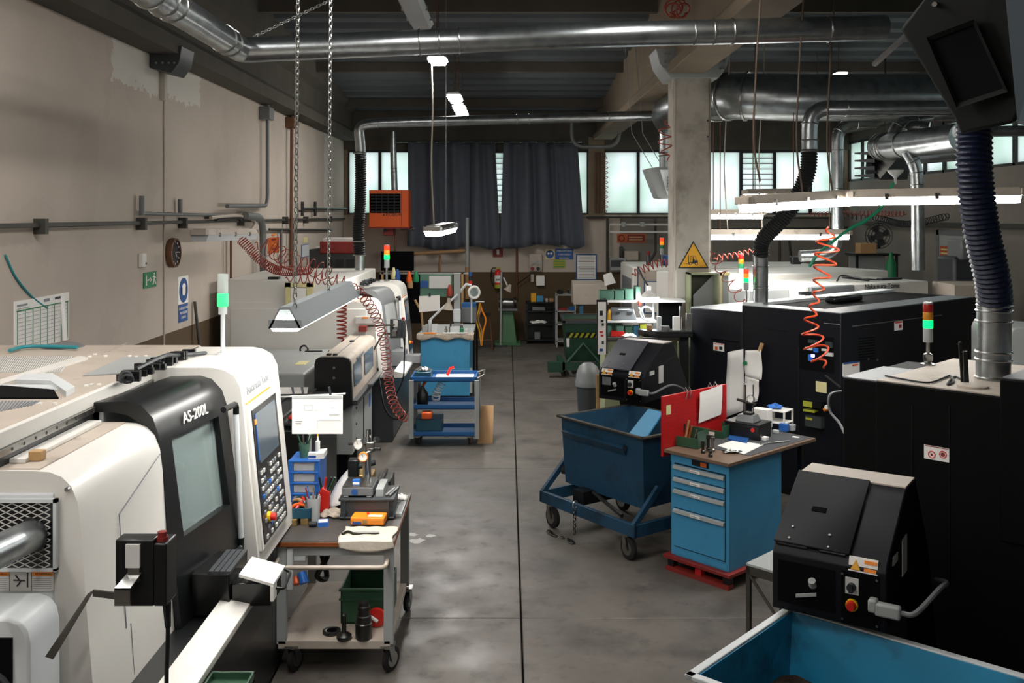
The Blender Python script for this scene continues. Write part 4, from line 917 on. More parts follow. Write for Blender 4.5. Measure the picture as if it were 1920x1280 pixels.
# drawing on a rod
t = thing('drawing_clip_arm', 'magnetic rod with red base on the near machine corner', 'arm', at(508, 746, 6.5))
c = at(508, 746, 6.55); part(t, 'magnetic_base', MB().cb(c, (.07, .05, .055)), 'red_dark', bevel=.004)
part(t, 'base_knob', MB().cyl(c+Vector((0, -.025, 0)), c+Vector((0, -.04, 0)), .018), 'ink')
part(t, 'rod', MB().tube([at(520, 744, 6.55), at(648, 738, 6.55)], .008, 8), 'steel', smooth=True)
for px in (548, 566, 617): part(t, 'clip', MB().tube([at(px, 725, 6.53), at(px+4, 748, 6.53)], .009, 6), 'ink')
t, P, u, up = board('technical_drawing', 'white technical drawing sheet hanging from the magnetic rod', 'sheet', at(595, 777, 6.52), BX, UZ, .345, .262, 'paper', th=.003)
deco(t, P, 'binding_strip', -.17, .17, .11, .128, 'grey_paint')
for (x0, x1, y0, y1) in ((-.09, -.03, .03, .032), (-.09, -.03, .065, .067), (-.09, -.088, .03, .067), (-.032, -.03, .03, .067), (-.02, .01, .03, .031), (.09, .12, .045, .047), (-.15, -.1, -.045, -.042), (-.15, -.11, -.06, -.057), (0, .16, -.04, -.039), (.08, .15, .0, .002), (.0, .001, -.1, -.04)): deco(t, P, 'drawn_line', x0, x1, y0, y1, 'ink_grey')
# machine 2
T2 = lambda p: Vector((p[0], 12.64+(p[1]-3.94)*.87, p[2]*.95))
t2, ep2, T, ext, pf2 = lathe_machine((-2.6, 13.8, 0), 'far white turning machine with grey door beside the blue bench', T2, 'mid_grey', '', 'mid_grey', False)
lb = part(ep2, 'warning_label', MB().box(at(667, 0, 12.6).x, at(712, 0, 12.6).x, 12.6, 12.625, at(0, 606, 12.6).z, at(0, 594, 12.6).z), 'paper_grey')
part(lb, 'label_header', MB().box(at(679, 0, 12.6).x, at(690, 0, 12.6).x, 12.595, 12.6, at(0, 597, 12.6).z, at(0, 594, 12.6).z), 'orange_plastic')
for (x0, x1, y0, y1, nm) in ((535, 590, 530, 538, 'tape'), (535, 545, 530, 608, 'tape'), (575, 587, 530, 606, 'tape'), (537, 585, 600, 608, 'tape')):
    part(ep2, 'tape_strip', MB().box(at(x0, 0, 12.62).x, at(x1, 0, 12.62).x, 12.612, 12.628, at(0, y1, 12.62).z, at(0, y0, 12.62).z), 'tape_yellow')
part(ep2, 'taped_sheet', MB().box(at(546, 0, 12.62).x, at(574, 0, 12.62).x, 12.614, 12.628, at(0, 570, 12.62).z, at(0, 540, 12.62).z), 'paper')
m = MB(); m.box(at(673, 0, 12.55).x, at(687, 0, 12.55).x, 12.5, 12.62, at(0, 622, 12.5).z, at(0, 612, 12.5).z); part(t2, 'limit_switch', m, 'red_dark')
m = MB(); m.tube([at(690, 611, 12.5), at(740, 609, 12.3)], .012, 6); part(t2, 'switch_rod', m, 'iron_rail')
# objects on machine 2 roof, dark compressor behind
t = thing('dust_collector', 'dark and red machine standing at the far left corner', 'machine', at(640, 505, 17.5))
part(t, 'body', MB().box(-3.6, -2.75, 17.4, 18.2, 0, 2.38), 'dark_grey', bevel=.02); part(t, 'red_cover', MB().box(-3.4, -2.75, 17.35, 17.9, 2.3, 2.52), 'red_dark', bevel=.02); part(t, 'lid', MB().box(-3.35, -2.8, 17.4, 17.9, 2.52, 2.58), 'paper_grey')
m = MB()
for k in range(3): m.box(-3.3+k*.2, -3.18+k*.2, 17.33, 17.42, 2.0, 2.2)
part(t, 'gauge_plate', m, 'black')
m = MB(); m.box(at(502, 0, 12.7).x, at(522, 0, 12.7).x, 12.7, 12.8, 2.15, 2.18); solo('dark_handle_bar', 'short black bar lying on the pale cabinet edge', 'bar', m, 'black')
# low side tank of machine 2
t = thing('side_cabinet', 'low grey side housing between the bar feeder and wall', 'cabinet', (-3, 11.5, 0))
part(t, 'casing', MB().box(-3.6, -2.25, 10.6, 12.55, 0, 1.25), 'grey_paint', bevel=.02)
part(t, 'note', MB().box(at(552, 0, 11.2).x, at(571, 0, 11.2).x, 11.2, 11.5, 1.25, 1.256), 'tape_yellow')
part(t, 'lift_handle', MB().torus(on(570, 655, 1.27), (0, 1, 0), .05, .012, 16, 6), 'black', smooth=True)
for a in (0, 1): part(t, 'vent_slot', MB().box(-2.6+a*.3, -2.38+a*.3, 12.3, 12.34, 1.25, 1.262), 'black')
# bar feeder
t = thing('bar_feeder', 'white and black bar feeder with two side windows on a grey cabinet', 'bar feeder', (-1.95, 11.3, 0))
pr = [(-2.1, .95), (-2.1, 1.36), (-2.09, 1.40), (-2.06, 1.43), (-1.80, 1.43), (-1.755, 1.41), (-1.735, 1.37), (-1.72, .95)]
def ext2(poly, y0, y1): m = MB(); m.prism([(x, y0, z) for x, z in poly], (0, y1-y0, 0)); return m
part(t, 'hood', ext2(pr, 10.56, 12.55), 'dusty_white', smooth=True)
part(t, 'end_plate', ext2([(-2.115, .93), (-2.115, 1.37), (-2.10, 1.42), (-2.06, 1.445), (-1.80, 1.445), (-1.745, 1.425), (-1.72, 1.38), (-1.70, .93), (-1.8, .86)], 10.5, 10.57), 'black', smooth=True)
for z in (1.33, 1.22): part(t, 'plate_bolt', MB().cyl((-1.9, 10.5, z), (-1.9, 10.49, z), .014), 'steel')
for (y0, y1) in ((10.75, 11.3), (11.55, 12.25)):
    m = MB(); m.hexa([(-1.722, y0, 1.08), (-1.722, y1, 1.08), (-1.712, y1, 1.08), (-1.712, y0, 1.08), (-1.735, y0, 1.33), (-1.735, y1, 1.33), (-1.722, y1, 1.33), (-1.722, y0, 1.33)]); part(t, 'side_window', m, 'blue_glass')
part(t, 'top_seam', MB().box(-1.925, -1.915, 10.6, 12.5, 1.43, 1.436), 'ink_grey')
for (x, y) in ((-2.0, 10.75), (-1.93, 10.75), (-1.93, 11.9)): part(t, 'latch', MB().cb((x, y, 1.44), (.05, .06, .02)), 'black')
part(t, 'side_print', MB().box(-1.735, -1.722, 11.0, 11.5, 1.345, 1.37), 'ink_grey')
part(t, 'side_rail', MB().box(-1.73, -1.66, 10.6, 12.5, .9, .95), 'dark_grey')
part(t, 'rail_handle', MB().box(-1.66, -1.6, 11.35, 12.3, .98, 1.0), 'steel')
part(t, 'cabinet', MB().box(-2.3, -1.73, 10.7, 11.5, .33, .9), 'grey_paint', bevel=.008)
part(t, 'cabinet', MB().box(-2.1, -1.72, 11.52, 12.15, .0, .9), 'grey_paint', bevel=.008)
part(t, 'cabinet_foot', MB().box(-2.25, -1.8, 10.8, 11.45, 0, .33), 'black_matte')
for y in (11.5,): part(t, 'hinge_seam', MB().box(-1.732, -1.722, y, y+.02, .33, .9), 'dark_grey')
for z in (.45, .62, .8): part(t, 'screw', MB().cyl((-1.73, 10.95, z), (-1.72, 10.95, z), .015), 'ink')
part(t, 'sticker', MB().box(-1.722, -1.716, 11.9, 12.0, .62, .78), 'blue_plastic')
part(t, 'cabinet_slot', MB().box(-2.05, -2.03, 10.69, 10.7, .33, .9), 'dark_grey')
# black bar rack in front of it
t = thing('bar_rack', 'black loading table with grey sloping tray behind the drawing sheet', 'rack', (-2.3, 9.9, 0))
part(t, 'frame', MB().box(-2.75, -1.86, 9.0, 10.45, 0, .98), 'black', bevel=.01)
m = MB(); m.hexa([(-2.7, 9.3, 1.03), (-1.95, 9.05, 1.0), (-1.85, 10.3, 1.08), (-2.7, 10.4, 1.1), (-2.7, 9.3, 1.05), (-1.95, 9.05, 1.02), (-1.85, 10.3, 1.10), (-2.7, 10.4, 1.12)]); part(t, 'tray', m, 'dark_grey')
for k in range(3): m = MB(); m.tube([(-2.6+k*.22, 9.2, 1.06), (-2.5+k*.22, 10.3, 1.13)], .012, 6); part(t, 'tray_rib', m, 'steel')
part(t, 'bolt_strip', MB().box(-1.87, -1.85, 9.0, 9.05, .3, .98), 'paper_grey')
solo('paper_sheet', 'white sheet lying on the black loading table', 'sheet', MB().hexa([(-2.6, 10.0, 1.13), (-2.1, 10.05, 1.13), (-2.15, 10.35, 1.14), (-2.65, 10.35, 1.14), (-2.6, 10.0, 1.135), (-2.1, 10.05, 1.135), (-2.15, 10.35, 1.145), (-2.65, 10.35, 1.145)]), 'paper')
solo('red_clamp', 'small red clamp lying on the grey tray', 'clamp', MB().cb((-2.05, 9.25, 1.06), (.1, .16, .03)), 'red_plastic', bevel=.008)
hose('black_cable', 'black cable drooping beside the bar feeder cabinet', 'cord', bez([at(708, 690, 12.5), at(720, 760, 12.3), at(740, 785, 12.1), at(762, 778, 12.1)], 20), .014, 'black')
# ================================================================== NEAR BENCH CART
def wheel(par, c, r, wd, ax=(1, 0, 0), name='wheel', tyre='rubber'):
    c = Vector(c); a = Vector(ax).normalized()
    m = MB(); m.lathe(c-a*wd/2, [(r*.8, 0), (r, wd*.15), (r, wd*.85), (r*.8, wd)], 22, a); p = part(par, name, m, tyre, smooth=True)
    m = MB(); m.lathe(c-a*wd*.55, [(r*.62, 0), (r*.62, wd*.25), (r*.2, wd*.25), (r*.2, wd*.85), (r*.62, wd*.85), (r*.62, wd*1.1)], 18, a); part(p, 'hub', m, 'steel', smooth=True)
    return p
def castor(par, x, y, ztop, r, ang=0, wd=.035):
    s, c = math.sin(math.radians(ang)), math.cos(math.radians(ang)); cx_, cy_ = x+c*.03, y+s*.03
    f = MB(); f.box(x-.045, x+.045, y-.045, y+.045, ztop-.012, ztop)
    for k in (-1, 1):
        px, py = -s*k*wd*.75, c*k*wd*.75
        f.hexa([(x+px-c*.025, y+py-s*.025, ztop-.02), (x+px+c*.03, y+py+s*.03, ztop-.02), (x+px*1.12+c*.03, y+py*1.12+s*.03, ztop-.02), (x+px*1.12-c*.025, y+py*1.12-s*.025, ztop-.02),
                (cx_+px-c*.02, cy_+py-s*.02, r-.015), (cx_+px+c*.02, cy_+py+s*.02, r-.015), (cx_+px*1.12+c*.02, cy_+py*1.12+s*.02, r-.015), (cx_+px*1.12-c*.02, cy_+py*1.12-s*.02, r-.015)])
    f.cyl((x, y, ztop-.03), (x, y, ztop-.01), .03)
    p = part(par, 'castor_fork', f, 'steel'); wheel(par, (cx_, cy_, r), r, wd, (-s, c, 0), 'castor_wheel'); return p
t = thing('bench_cart', 'grey steel bench cart with dark worktop on four castors', 'cart', (-1.15, 6.75, 0)); bc = t
X0, X1, Y0, Y1, ZT_ = -1.55, -.735, 6.23, 7.32, .88
m = MB(); m.box(X0, X1, Y0, Y1, ZT_-.035, ZT_-.004); tp = part(t, 'worktop', m, 'wood_edge', bevel=.004)
part(tp, 'worktop_mat', MB().box(X0+.002, X1-.002, Y0+.002, Y1-.002, ZT_-.005, ZT_), 'worktop')
lx = (X0+.04, X1-.075); ly = (Y0+.03, Y1-.08)
for x in lx:
    for y in ly: part(t, 'leg', MB().box(x, x+.065, y, y+.045, .2, ZT_-.035), 'grey_paint', bevel=.004)
part(t, 'shelf', MB().box(X0+.05, X1-.03, Y0+.03, Y1-.04, .17, .225), 'dusty_white', bevel=.004)
for y in (Y0+.035, Y1-.07): part(t, 'top_rail', MB().box(X0+.05, X1-.03, y, y+.03, ZT_-.1, ZT_-.036), 'grey_paint')
for (px, py, a) in ((X0+.14, Y0+.07, 70), (X1-.05, Y0+.07, 60), (X1-.03, Y1-.06, 80), (X0+.085, Y1-.06, 100)): castor(t, px, py, .19, .08, a)
part(t, 'push_handle', MB().tube(fillet([(X0+.05, Y0+.04, .76), (X0+.05, Y0-.06, .735), (X1-.05, Y0-.06, .735), (X1-.05, Y0+.04, .76)], .04), .014, 10), 'dusty_white', smooth=True)
part(t, 'power_strip', MB().box(X0+.11, X0+.15, Y0+.02, Y0+.06, .56, .83), 'cool_white', bevel=.004)
part(t, 'power_box', MB().box(X0+.15, X0+.23, Y0+.04, Y0+.1, .74, .82), 'cool_white', bevel=.006)
part(t, 'blue_socket', MB().cyl((X0+.2, Y0+.06, .66), (X0+.225, Y0+.03, .60), .03), 'blue_plastic', smooth=True)
part(t, 'red_socket', MB().cyl((X0+.16, Y0+.08, .62), (X0+.17, Y0+.05, .585), .022), 'orange_paint', smooth=True)
part(t, 'side_plate', MB().box(X0+.02, X0+.035, Y0+.01, Y0+.1, .27, .60), 'lime')
for i in range(12): part(t, 'side_plate_line', MB().box(X0+.02, X0+.034, Y0+.007, Y0+.011, .29+i*.025, .293+i*.025), 'ink_grey')
S = .88
def rot(T_, p): return T_(p)
# blue drawer unit
t = thing('drawer_unit', 'small blue plastic drawer unit at the back left of the cart', 'drawer unit', (-1.5, 7.1, S))
x0, x1, y0, y1 = -1.625+.03, -1.37, 6.98, 7.26; hh = .335
part(t, 'frame', MB().box(x0, x1, y0+.02, y1, S, S+hh), 'blue_plastic', bevel=.006)
for k in range(4):
    z = S+.02+k*.08
    d = part(t, 'drawer', MB().box(x0+.035, x1-.035, y0+.005, y0+.02, z, z+.062), 'clear_plastic', bevel=.004)
    part(d, 'drawer_rim', MB().box(x0+.01, x1-.01, y0-.004, y0+.02, z+.062, z+.076), 'blue_plastic', bevel=.002)
part(t, 'frame_post', MB().box(x0-.002, x0+.033, y0-.002, y0+.03, S, S+hh).box(x1-.033, x1+.002, y0-.002, y0+.03, S, S+hh), 'blue_plastic', bevel=.003)
ZC = S+hh
t = thing('pen_cup', 'green plastic cup with tools on the blue drawer unit', 'cup', (-1.5, 7.08, ZC))
m = MB(); m.lathe((-1.5, 7.08, ZC), [(.03, 0), (.042, .10), (.038, .10), (.027, .01)], 16); part(t, 'cup', m, 'green_bin', smooth=True)
for (dx, dy, mt) in ((-.05, 0, 'green_plastic'), (-.01, .01, 'steel'), (.03, 0, 'ink'), (.05, .02, 'green_plastic')): part(t, 'tool', MB().cyl((-1.5, 7.08, ZC+.03), (-1.5+dx, 7.08+dy, ZC+.165), .007, n=6), mt)
t = thing('glue_tube', 'white nozzle tube with yellow tip on the blue drawer unit', 'tube', (-1.415, 7.12, ZC)); m = MB(); m.lathe((-1.415, 7.15, ZC), [(.018, 0), (.018, .1), (.008, .11), (.006, .14)], 12); part(t, 'body', m, 'paper', smooth=True); part(t, 'tip', MB().cyl((-1.415, 7.15, ZC+.14), (-1.415, 7.15, ZC+.19), .006, .003, 8), 'yellow')
m = MB(); m.box(-1.46, -1.40, 7.02, 7.06, ZC, ZC+.045); t = solo('carton', 'tiny white and blue carton on the blue drawer unit', 'box', m, 'paper'); part(t, 'print', MB().box(-1.458, -1.402, 7.018, 7.0205, ZC+.012, ZC+.026), 'sign_blue')
m = MB(); m.prism([(-1.40, 7.01, ZC+.002), (-1.345, 7.03, ZC+.002), (-1.35, 7.18, ZC+.002), (-1.40, 7.16, ZC+.002)], (0, 0, .04)); solo('paper_pad', 'folded white paper beside the tiny carton', 'paper', m, 'paper')
# teal tool box
t = thing('tool_tray', 'dark teal open box full of hand tools at the cart corner', 'tray', (-1.44, 6.72, S))
x0, x1, y0, y1 = -1.505, -1.345, 6.56, 6.86
m = MB(); m.box(x0, x1, y0, y1, S+.045, S+.05)
for a in ((x0, x1, y0, y0+.006), (x0, x1, y1-.006, y1), (x0, x0+.006, y0, y1), (x1-.006, x1, y0, y1)): m.box(*a, S+.045, S+.115)
part(t, 'tray_shell', m, 'teal_plastic', bevel=.002)
for i, (mt, a) in enumerate((('orange_paint', .4), ('red_plastic', 1.2), ('steel', 2.2), ('ink', .9), ('skin_wood', 2.7), ('red_plastic', 2.0), ('steel', .2), ('ink', 1.6))):
    cx_, cy_ = -1.46+.02*(i % 4), 6.62+.028*i; dx, dy = math.cos(a)*.055, math.sin(a)*.07
    m = MB(); m.tube(bez([(cx_-dx, cy_-dy, S+.09), (cx_, cy_, S+.125), (cx_+dx, cy_+dy, S+.11)], 8), .011, 7); part(t, 'hand_tool', m, mt, smooth=True)
G2 = 'brass blocks under the teal tool tray'
for k, (x, y) in enumerate(((-1.465, 6.62), (-1.39, 6.62))): solo('brass_block', ('left', 'right')[k]+' of two drilled brass blocks under the teal tool tray', 'block', MB().cb((x, y, S+.0225), (.055, .12 if k else .16, .045)), 'brass', group=G2, bevel=.003)
m = MB(); m.cyl((-1.35, 6.53, S+.018), (-1.30, 6.53, S+.018), .017); solo('dark_cylinder', 'short black cylinder lying beside the brass blocks', 'knob', m, 'ink', smooth=True)
m = MB(); c = on(606, 985, S); T_ = Fr((c.x, c.y, S), 10); m = MB(T_); m.box(-.035, .035, -.03, .05, 0, .03); t = solo('blue_box', 'small blue and white box lying on the dark worktop', 'box', m, 'blue_plastic'); part(t, 'label', MB(T_).box(-.03, .03, -.025, .04, .03, .031), 'paper')
c = on(588, 978, S)
t = thing('plastic_beaker', 'frosted plastic beaker with pens beside the teal tray', 'beaker', c); m = MB(); m.lathe(c, [(.042, 0), (.048, .17), (.045, .17), (.039, .006)], 20); part(t, 'cup', m, 'plastic_glass', smooth=True)
for i, (dx, dy, mt, l) in enumerate(((-.06, .02, 'led_red_off', .23), (-.045, 0, 'blue_plastic', .25), (.02, .02, 'ink', .2), (.0, -.01, 'steel', .24), (.04, 0, 'paper', .19))): part(t, 'pen', MB().cyl(c+Vector((0, 0, .01)), c+Vector((dx, dy, l)), .005, n=6), mt)
c = on(606, 962, S+.0)
t = thing('red_pouch', 'bright red holder with pliers behind the beaker', 'holder', c); m = MB(); m.prism([c+Vector(v) for v in ((-.035, 0, 0), (.04, 0, 0), (.045, 0, .15), (-.01, 0, .18), (-.035, 0, .14))], (0, .05, 0)); part(t, 'pouch', m, 'red_plastic', bevel=.004)
for dx, mt in ((-.02, 'ink'), (.01, 'red_plastic'), (.035, 'ink'), (.05, 'green_plastic')): part(t, 'plier_handle', MB().tube(bez([c+Vector((dx*.3, .02, .1)), c+Vector((dx, .02, .19)), c+Vector((dx*1.6, .02, .25))], 8), .009, 6), mt, smooth=True)
# leaning sheets
t = thing('leaning_sheets', 'curled white drawing sheets leaning beside the gauge stand', 'sheets', on(640, 950, S))
a, b, c_, d = at(612, 954, 6.95), at(657, 940, 6.9), at(662, 903, 7.0), at(652, 880, 7.2)
m = MB(); m.grid(lambda s, q: a.lerp(b, s).lerp(d.lerp(c_, s), q)+Vector((-.02*math.sin(q*PI), .02*math.sin(q*PI), .015*math.sin(q*PI))), 4, 8); part(t, 'sheet', m, 'paper', solid=.002, smooth=True)
# cloth heaps
def cloth(name, label, c, rx, ry, h, mat, seed, nx=18):
    rr = random.Random(seed); ph = [rr.random()*6 for _ in range(6)]; m = MB()
    def fn(s, q):
        x = (s*2-1); y = (q*2-1); e = max(0, 1-(x*x+y*y)**1.2*.6)
        z = h*e*(.45+.55*abs(math.sin(x*4+ph[0]+y*2))*abs(math.cos(y*5+ph[1]+x*1.5))); k = 1+.12*math.sin(math.atan2(y, x)*5+ph[2])
        n_ = max(abs(x), abs(y), 1e-6); l = math.hypot(x, y) or 1; f = n_/l
        return (c[0]+x*rx*f*k, c[1]+y*ry*f*k, c[2]+.004+z)
    m.grid(fn, nx, nx); return solo(name, label, 'cloth', m, mat, smooth=True, solid=.004)
c = on(628, 965, S); cloth('rag', 'crumpled stained white rag beside the black crate', (c.x, c.y, S), .1, .09, .05, 'cloth_dirty', 3)
# dark crate with gauge stand
t = thing('storage_crate', 'dark grey plastic crate under the dial gauge stand', 'crate', (-1.0, 6.9, S))
cx0, cx1, cy0, cy1 = -1.165, -.80, 6.68, 7.0
m = MB(); m.box(cx0, cx1, cy0, cy1, S, S+.13); m.box(cx0-.012, cx1+.012, cy0-.012, cy1+.012, S+.13, S+.148); m.box(cx0-.01, cx1+.01, cy0-.01, cy1+.01, S+.01, S+.022); part(t, 'shell', m, 'dark_grey', bevel=.004)
for x in (cx0+.03, cx1-.03): part(t, 'rib', MB().box(x-.006, x+.006, cy0-.012, cy0, S+.02, S+.13), 'dark_grey'); part(t, 'rivet', MB().cyl((x+.012, cy0-.002, S+.05), (x+.012, cy0-.01, S+.05), .009), 'ink')
ZC2 = S+.148
t = thing('gauge_stand', 'steel comparator stand with round dial gauges on the dark crate', 'gauge stand', (-1.0, 6.85, ZC2))
m = MB(); m.prism([(-1.16, 6.70, ZC2+.012), (-.94, 6.70, ZC2+.012), (-.94, 6.70, ZC2+.07), (-1.16, 6.70, ZC2+.07)], (0, .26, 0)); m.box(-1.15, -1.11, 6.7, 6.95, ZC2, ZC2+.012); m.box(-.99, -.95, 6.7, 6.95, ZC2, ZC2+.012); part(t, 'base', m, 'mid_grey', bevel=.006)
part(t, 'table', MB().box(-1.155, -.945, 6.705, 6.955, ZC2+.07, ZC2+.076), 'steel')
part(t, 'badge', MB().cyl((-1.07, 6.699, ZC2+.04), (-1.07, 6.695, ZC2+.04), .022), 'sign_blue')
part(t, 'column', MB().cyl((-1.0, 6.9, ZC2+.07), (-1.0, 6.9, ZC2+.43), .018), 'chrome', smooth=True)
part(t, 'column', MB().cyl((-1.03, 6.93, ZC2+.07), (-1.03, 6.93, ZC2+.37), .008), 'steel', smooth=True)
def gauge(par, c, r, rim, ax=(0, -1, 0)):
    a = Vector(ax).normalized(); m = MB(); m.lathe(c, [(r, -.012), (r, .01), (r*.86, .012), (r*.84, .006)], 24, a); p = part(par, 'dial_gauge', m, rim, smooth=True)
    m = MB(); m.lathe(c, [(r*.84, .003), (r*.84, .007)], 24, a); part(p, 'dial_face', m, 'paper')
    u_ = a.cross(Vector((0, 0, 1))).normalized(); m = MB(); c = Vector(c)+a*.009; m.tube([c, c+u_*r*.2+Vector((0, 0, r*.6))], .0015, 4); part(p, 'needle', m, 'ink'); return p
g = gauge(t, (-1.03, 6.84, ZC2+.25), .034, 'orange_plastic')
part(g, 'stem', MB().cyl((-1.03, 6.85, ZC2+.1), (-1.03, 6.85, ZC2+.215), .006), 'brass')
part(t, 'arm', MB().tube([(-1.0, 6.9, ZC2+.27), (-1.03, 6.86, ZC2+.26), (-.93, 6.92, ZC2+.29)], .012, 8), 'steel', smooth=True)
gauge(t, (-1.075, 6.9, ZC2+.325), .038, 'steel')
part(t, 'arm', MB().tube([(-1.0, 6.9, ZC2+.33), (-1.15, 6.93, ZC2+.32)], .009, 8), 'dark_steel', smooth=True)
part(t, 'arm_clamp', MB().cb((-.985, 6.9, ZC2+.32), (.06, .05, .05)), 'steel', bevel=.006)
part(t, 'knob', MB().cyl((-.95, 6.88, ZC2+.30), (-.91, 6.87, ZC2+.30), .014), 'dark_steel', smooth=True)
part(t, 'knob', MB().cyl((-.95, 6.9, ZC2+.36), (-.93, 6.86, ZC2+.37), .018), 'steel', smooth=True)
m = MB(); m.box(-1.09, -1.04, 6.74, 6.78, ZC2+.076, ZC2+.11); t_ = solo('small_carton', 'small blue and white carton on the comparator base', 'box', m, 'blue_plastic'); part(t_, 'label', MB().box(-1.088, -1.042, 6.737, 6.7405, ZC2+.082, ZC2+.096), 'paper')
# more on the cart
m = MB(); m.box(-.925, -.87, 6.72, 6.98, ZC2, ZC2+.055); solo('angle_block', 'pale grey steel block on the crate right of the stand', 'block', m, 'grey_paint', bevel=.003)
for k, (x, l) in enumerate(((-.855, .18), (-.83, .2))): solo('steel_bar', ('left', 'right')[k]+' of two thin steel bars on the right end of the dark crate', 'bar', MB().cyl((x, 6.72, ZC2+.009), (x+.04, 6.72+l, ZC2+.009), .008), 'steel', group='steel bars on the dark crate', smooth=True)
t = thing('dark_vice', 'black and steel fixture behind the comparator stand', 'fixture', (-1.0, 7.15, S))
part(t, 'body', MB().box(-1.17, -1.0, 7.1, 7.28, S, S+.2), 'brass', bevel=.01); part(t, 'slide', MB().box(-.97, -.86, 7.05, 7.3, S, S+.17).box(-.93, -.91, 7.0, 7.3, S+.17, S+.2), 'dark_steel', bevel=.008); part(t, 'screw', MB().cyl((-1.15, 7.1, S+.25), (-.98, 7.1, S+.29), .02), 'ink', smooth=True); part(t, 'head', MB().cb((-1.14, 7.12, S+.25), (.08, .09, .13)), 'black', bevel=.01)
t = thing('orange_case', 'orange plastic instrument case on the white towel', 'case', on(690, 980, S))
T_ = Fr((*on(690, 984, S).xy, S+.008), -3); part(t, 'shell', MB(T_).box(-.115, .115, -.03, .10, 0, .05), 'orange_plastic', bevel=.006); part(t, 'seam', MB(T_).box(-.1155, .1155, -.031, .101, .026, .028), 'brass'); part(t, 'latch', MB(T_).box(-.03, .0, -.034, -.03, .012, .035), 'brass'); part(t, 'label', MB(T_).box(-.1, -.04, -.0325, -.03, .006, .022), 'sign_blue'); part(t, 'label', MB(T_).box(0, .095, .0, .04, .05, .0508), 'paper'); part(t, 'button', MB(T_).cyl((-.01, .05, .05), (-.01, .05, .062), .009), 'red_plastic')
# towel over the front edge
a0_ = on(640, 985, S).x; m = MB()
def tow(s, q):
    x = -1.10+.355*s; L_ = q*.335
    if L_ < .27: y = Y0+.27-L_; z = S+.006+.006*abs(math.sin(x*30+q*9))
    else: y = Y0-.014-.006*math.sin(x*22); z = S+.006-(L_-.27)*(.8+.3*math.sin(x*13+1))
    return (x+.01*math.sin(q*8), y, z)
m.grid(tow, 26, 26); solo('shop_towel', 'cream towel hanging over the front edge of the cart', 'towel', m, 'cloth', smooth=True, solid=.006)
t = thing('wrench', 'steel hook spanner lying on the cream towel', 'wrench', on(680, 1003, S))
m = MB(); m.tube(bez([(-1.09, 6.32, S+.02), (-1.06, 6.36, S+.024), (-1.02, 6.33, S+.022), (-1.0, 6.34, S+.02), (-.85, 6.35, S+.018)], 16), [.011]*10+[.006]*7 if False else .009, 8); part(t, 'handle', m, 'dark_steel', smooth=True)
c = on(625, 955, S)
for k, p_ in enumerate(((635, 947, 'ink'), (650, 941, 'red_dark'))):
    q_ = on(p_[0], p_[1], S); cloth('tool_rag', ('dark patterned', 'dark red patterned')[k]+' rag heap left of the crate', (q_.x, q_.y, S), .05, .05, .04, 'dark_grey' if k == 0 else 'cloth_dirty', 9+k, 10)
m = MB(); m.box(-.79, -.745, 6.75, 7.2, S, S+.02); solo('steel_rule', 'steel rule with tags along the right cart edge', 'ruler', m, 'grey_paint')
cloth('white_wrap', 'white paper tag at the right back of the cart', (-.785, 7.1, S+.02), .04, .06, .04, 'paper', 21, 8)
# lower shelf
Zs = .225
t = thing('green_crate', 'green plastic crate on the lower shelf of the cart', 'crate', (-.96, 6.72, Zs))
x0, x1, y0, y1 = -1.135, -.80, 6.52, 6.92; m = MB(); m.box(x0, x1, y0, y1, Zs, Zs+.012)
for a in ((x0, x1, y0, y0+.01), (x0, x1, y1-.01, y1), (x0, x0+.01, y0, y1), (x1-.01, x1, y0, y1)): m.box(*a, Zs, Zs+.24)
part(t, 'shell', m, 'green_plastic', bevel=.003)
part(t, 'rim', MB().box(x0-.01, x1+.01, y0-.012, y0, Zs+.16, Zs+.175).box(x0-.01, x1+.01, y0-.012, y0, Zs+.225, Zs+.24), 'green_plastic')
t = thing('steel_ring', 'flat steel ring lying on the lower shelf', 'ring', on(622, 1183, Zs)); c = on(622, 1186, Zs); m = MB(); m.lathe((c.x, c.y, Zs), [(.035, 0), (.06, 0), (.06, .018), (.05, .022), (.035, .018), (.035, 0)], 28); part(t, 'body', m, 'dark_steel', smooth=True)
c = on(645, 1197, Zs); t = thing('collet_stand', 'mushroom shaped steel collet with tall stem on the shelf', 'collet', c); m = MB(); m.lathe(c, [(.045, 0), (.05, .01), (.05, .025), (.03, .04), (.016, .045), (.014, .15), (.02, .155), (.012, .17)], 24); part(t, 'body', m, 'dark_steel', smooth=True)
c = on(682, 1196, Zs); t = thing('chuck_adapter', 'large dark steel threaded adapter standing on the shelf', 'adapter', c); m = MB(); m.lathe(c, [(.05, 0), (.055, .006), (.055, .1), (.05, .105), (.048, .15), (.04, .155), (.04, .19), (.043, .195), (.043, .21), (.034, .215), (.034, .235), (.02, .236)], 28); part(t, 'body', m, 'dark_steel', smooth=True); part(t, 'groove', MB().torus((c.x, c.y, c.z+.105), UZ, .052, .004, 28, 6), 'steel', smooth=True)
c = on(706, 1175, Zs); t = thing('red_plug_cover', 'round red plastic part behind the dark adapter', 'plug', c); m = MB(); m.lathe((c.x, c.y, Zs+.065), [(.04, -.02), (.062, -.015), (.062, .015), (.04, .02)], 20, (0, 1, 0)); part(t, 'disc', m, 'red_plastic', smooth=True); part(t, 'grip', MB().tube([(c.x-.05, c.y-.03, Zs+.09), (c.x+.01, c.y-.03, Zs+.05)], .012, 8), 'paper', smooth=True)
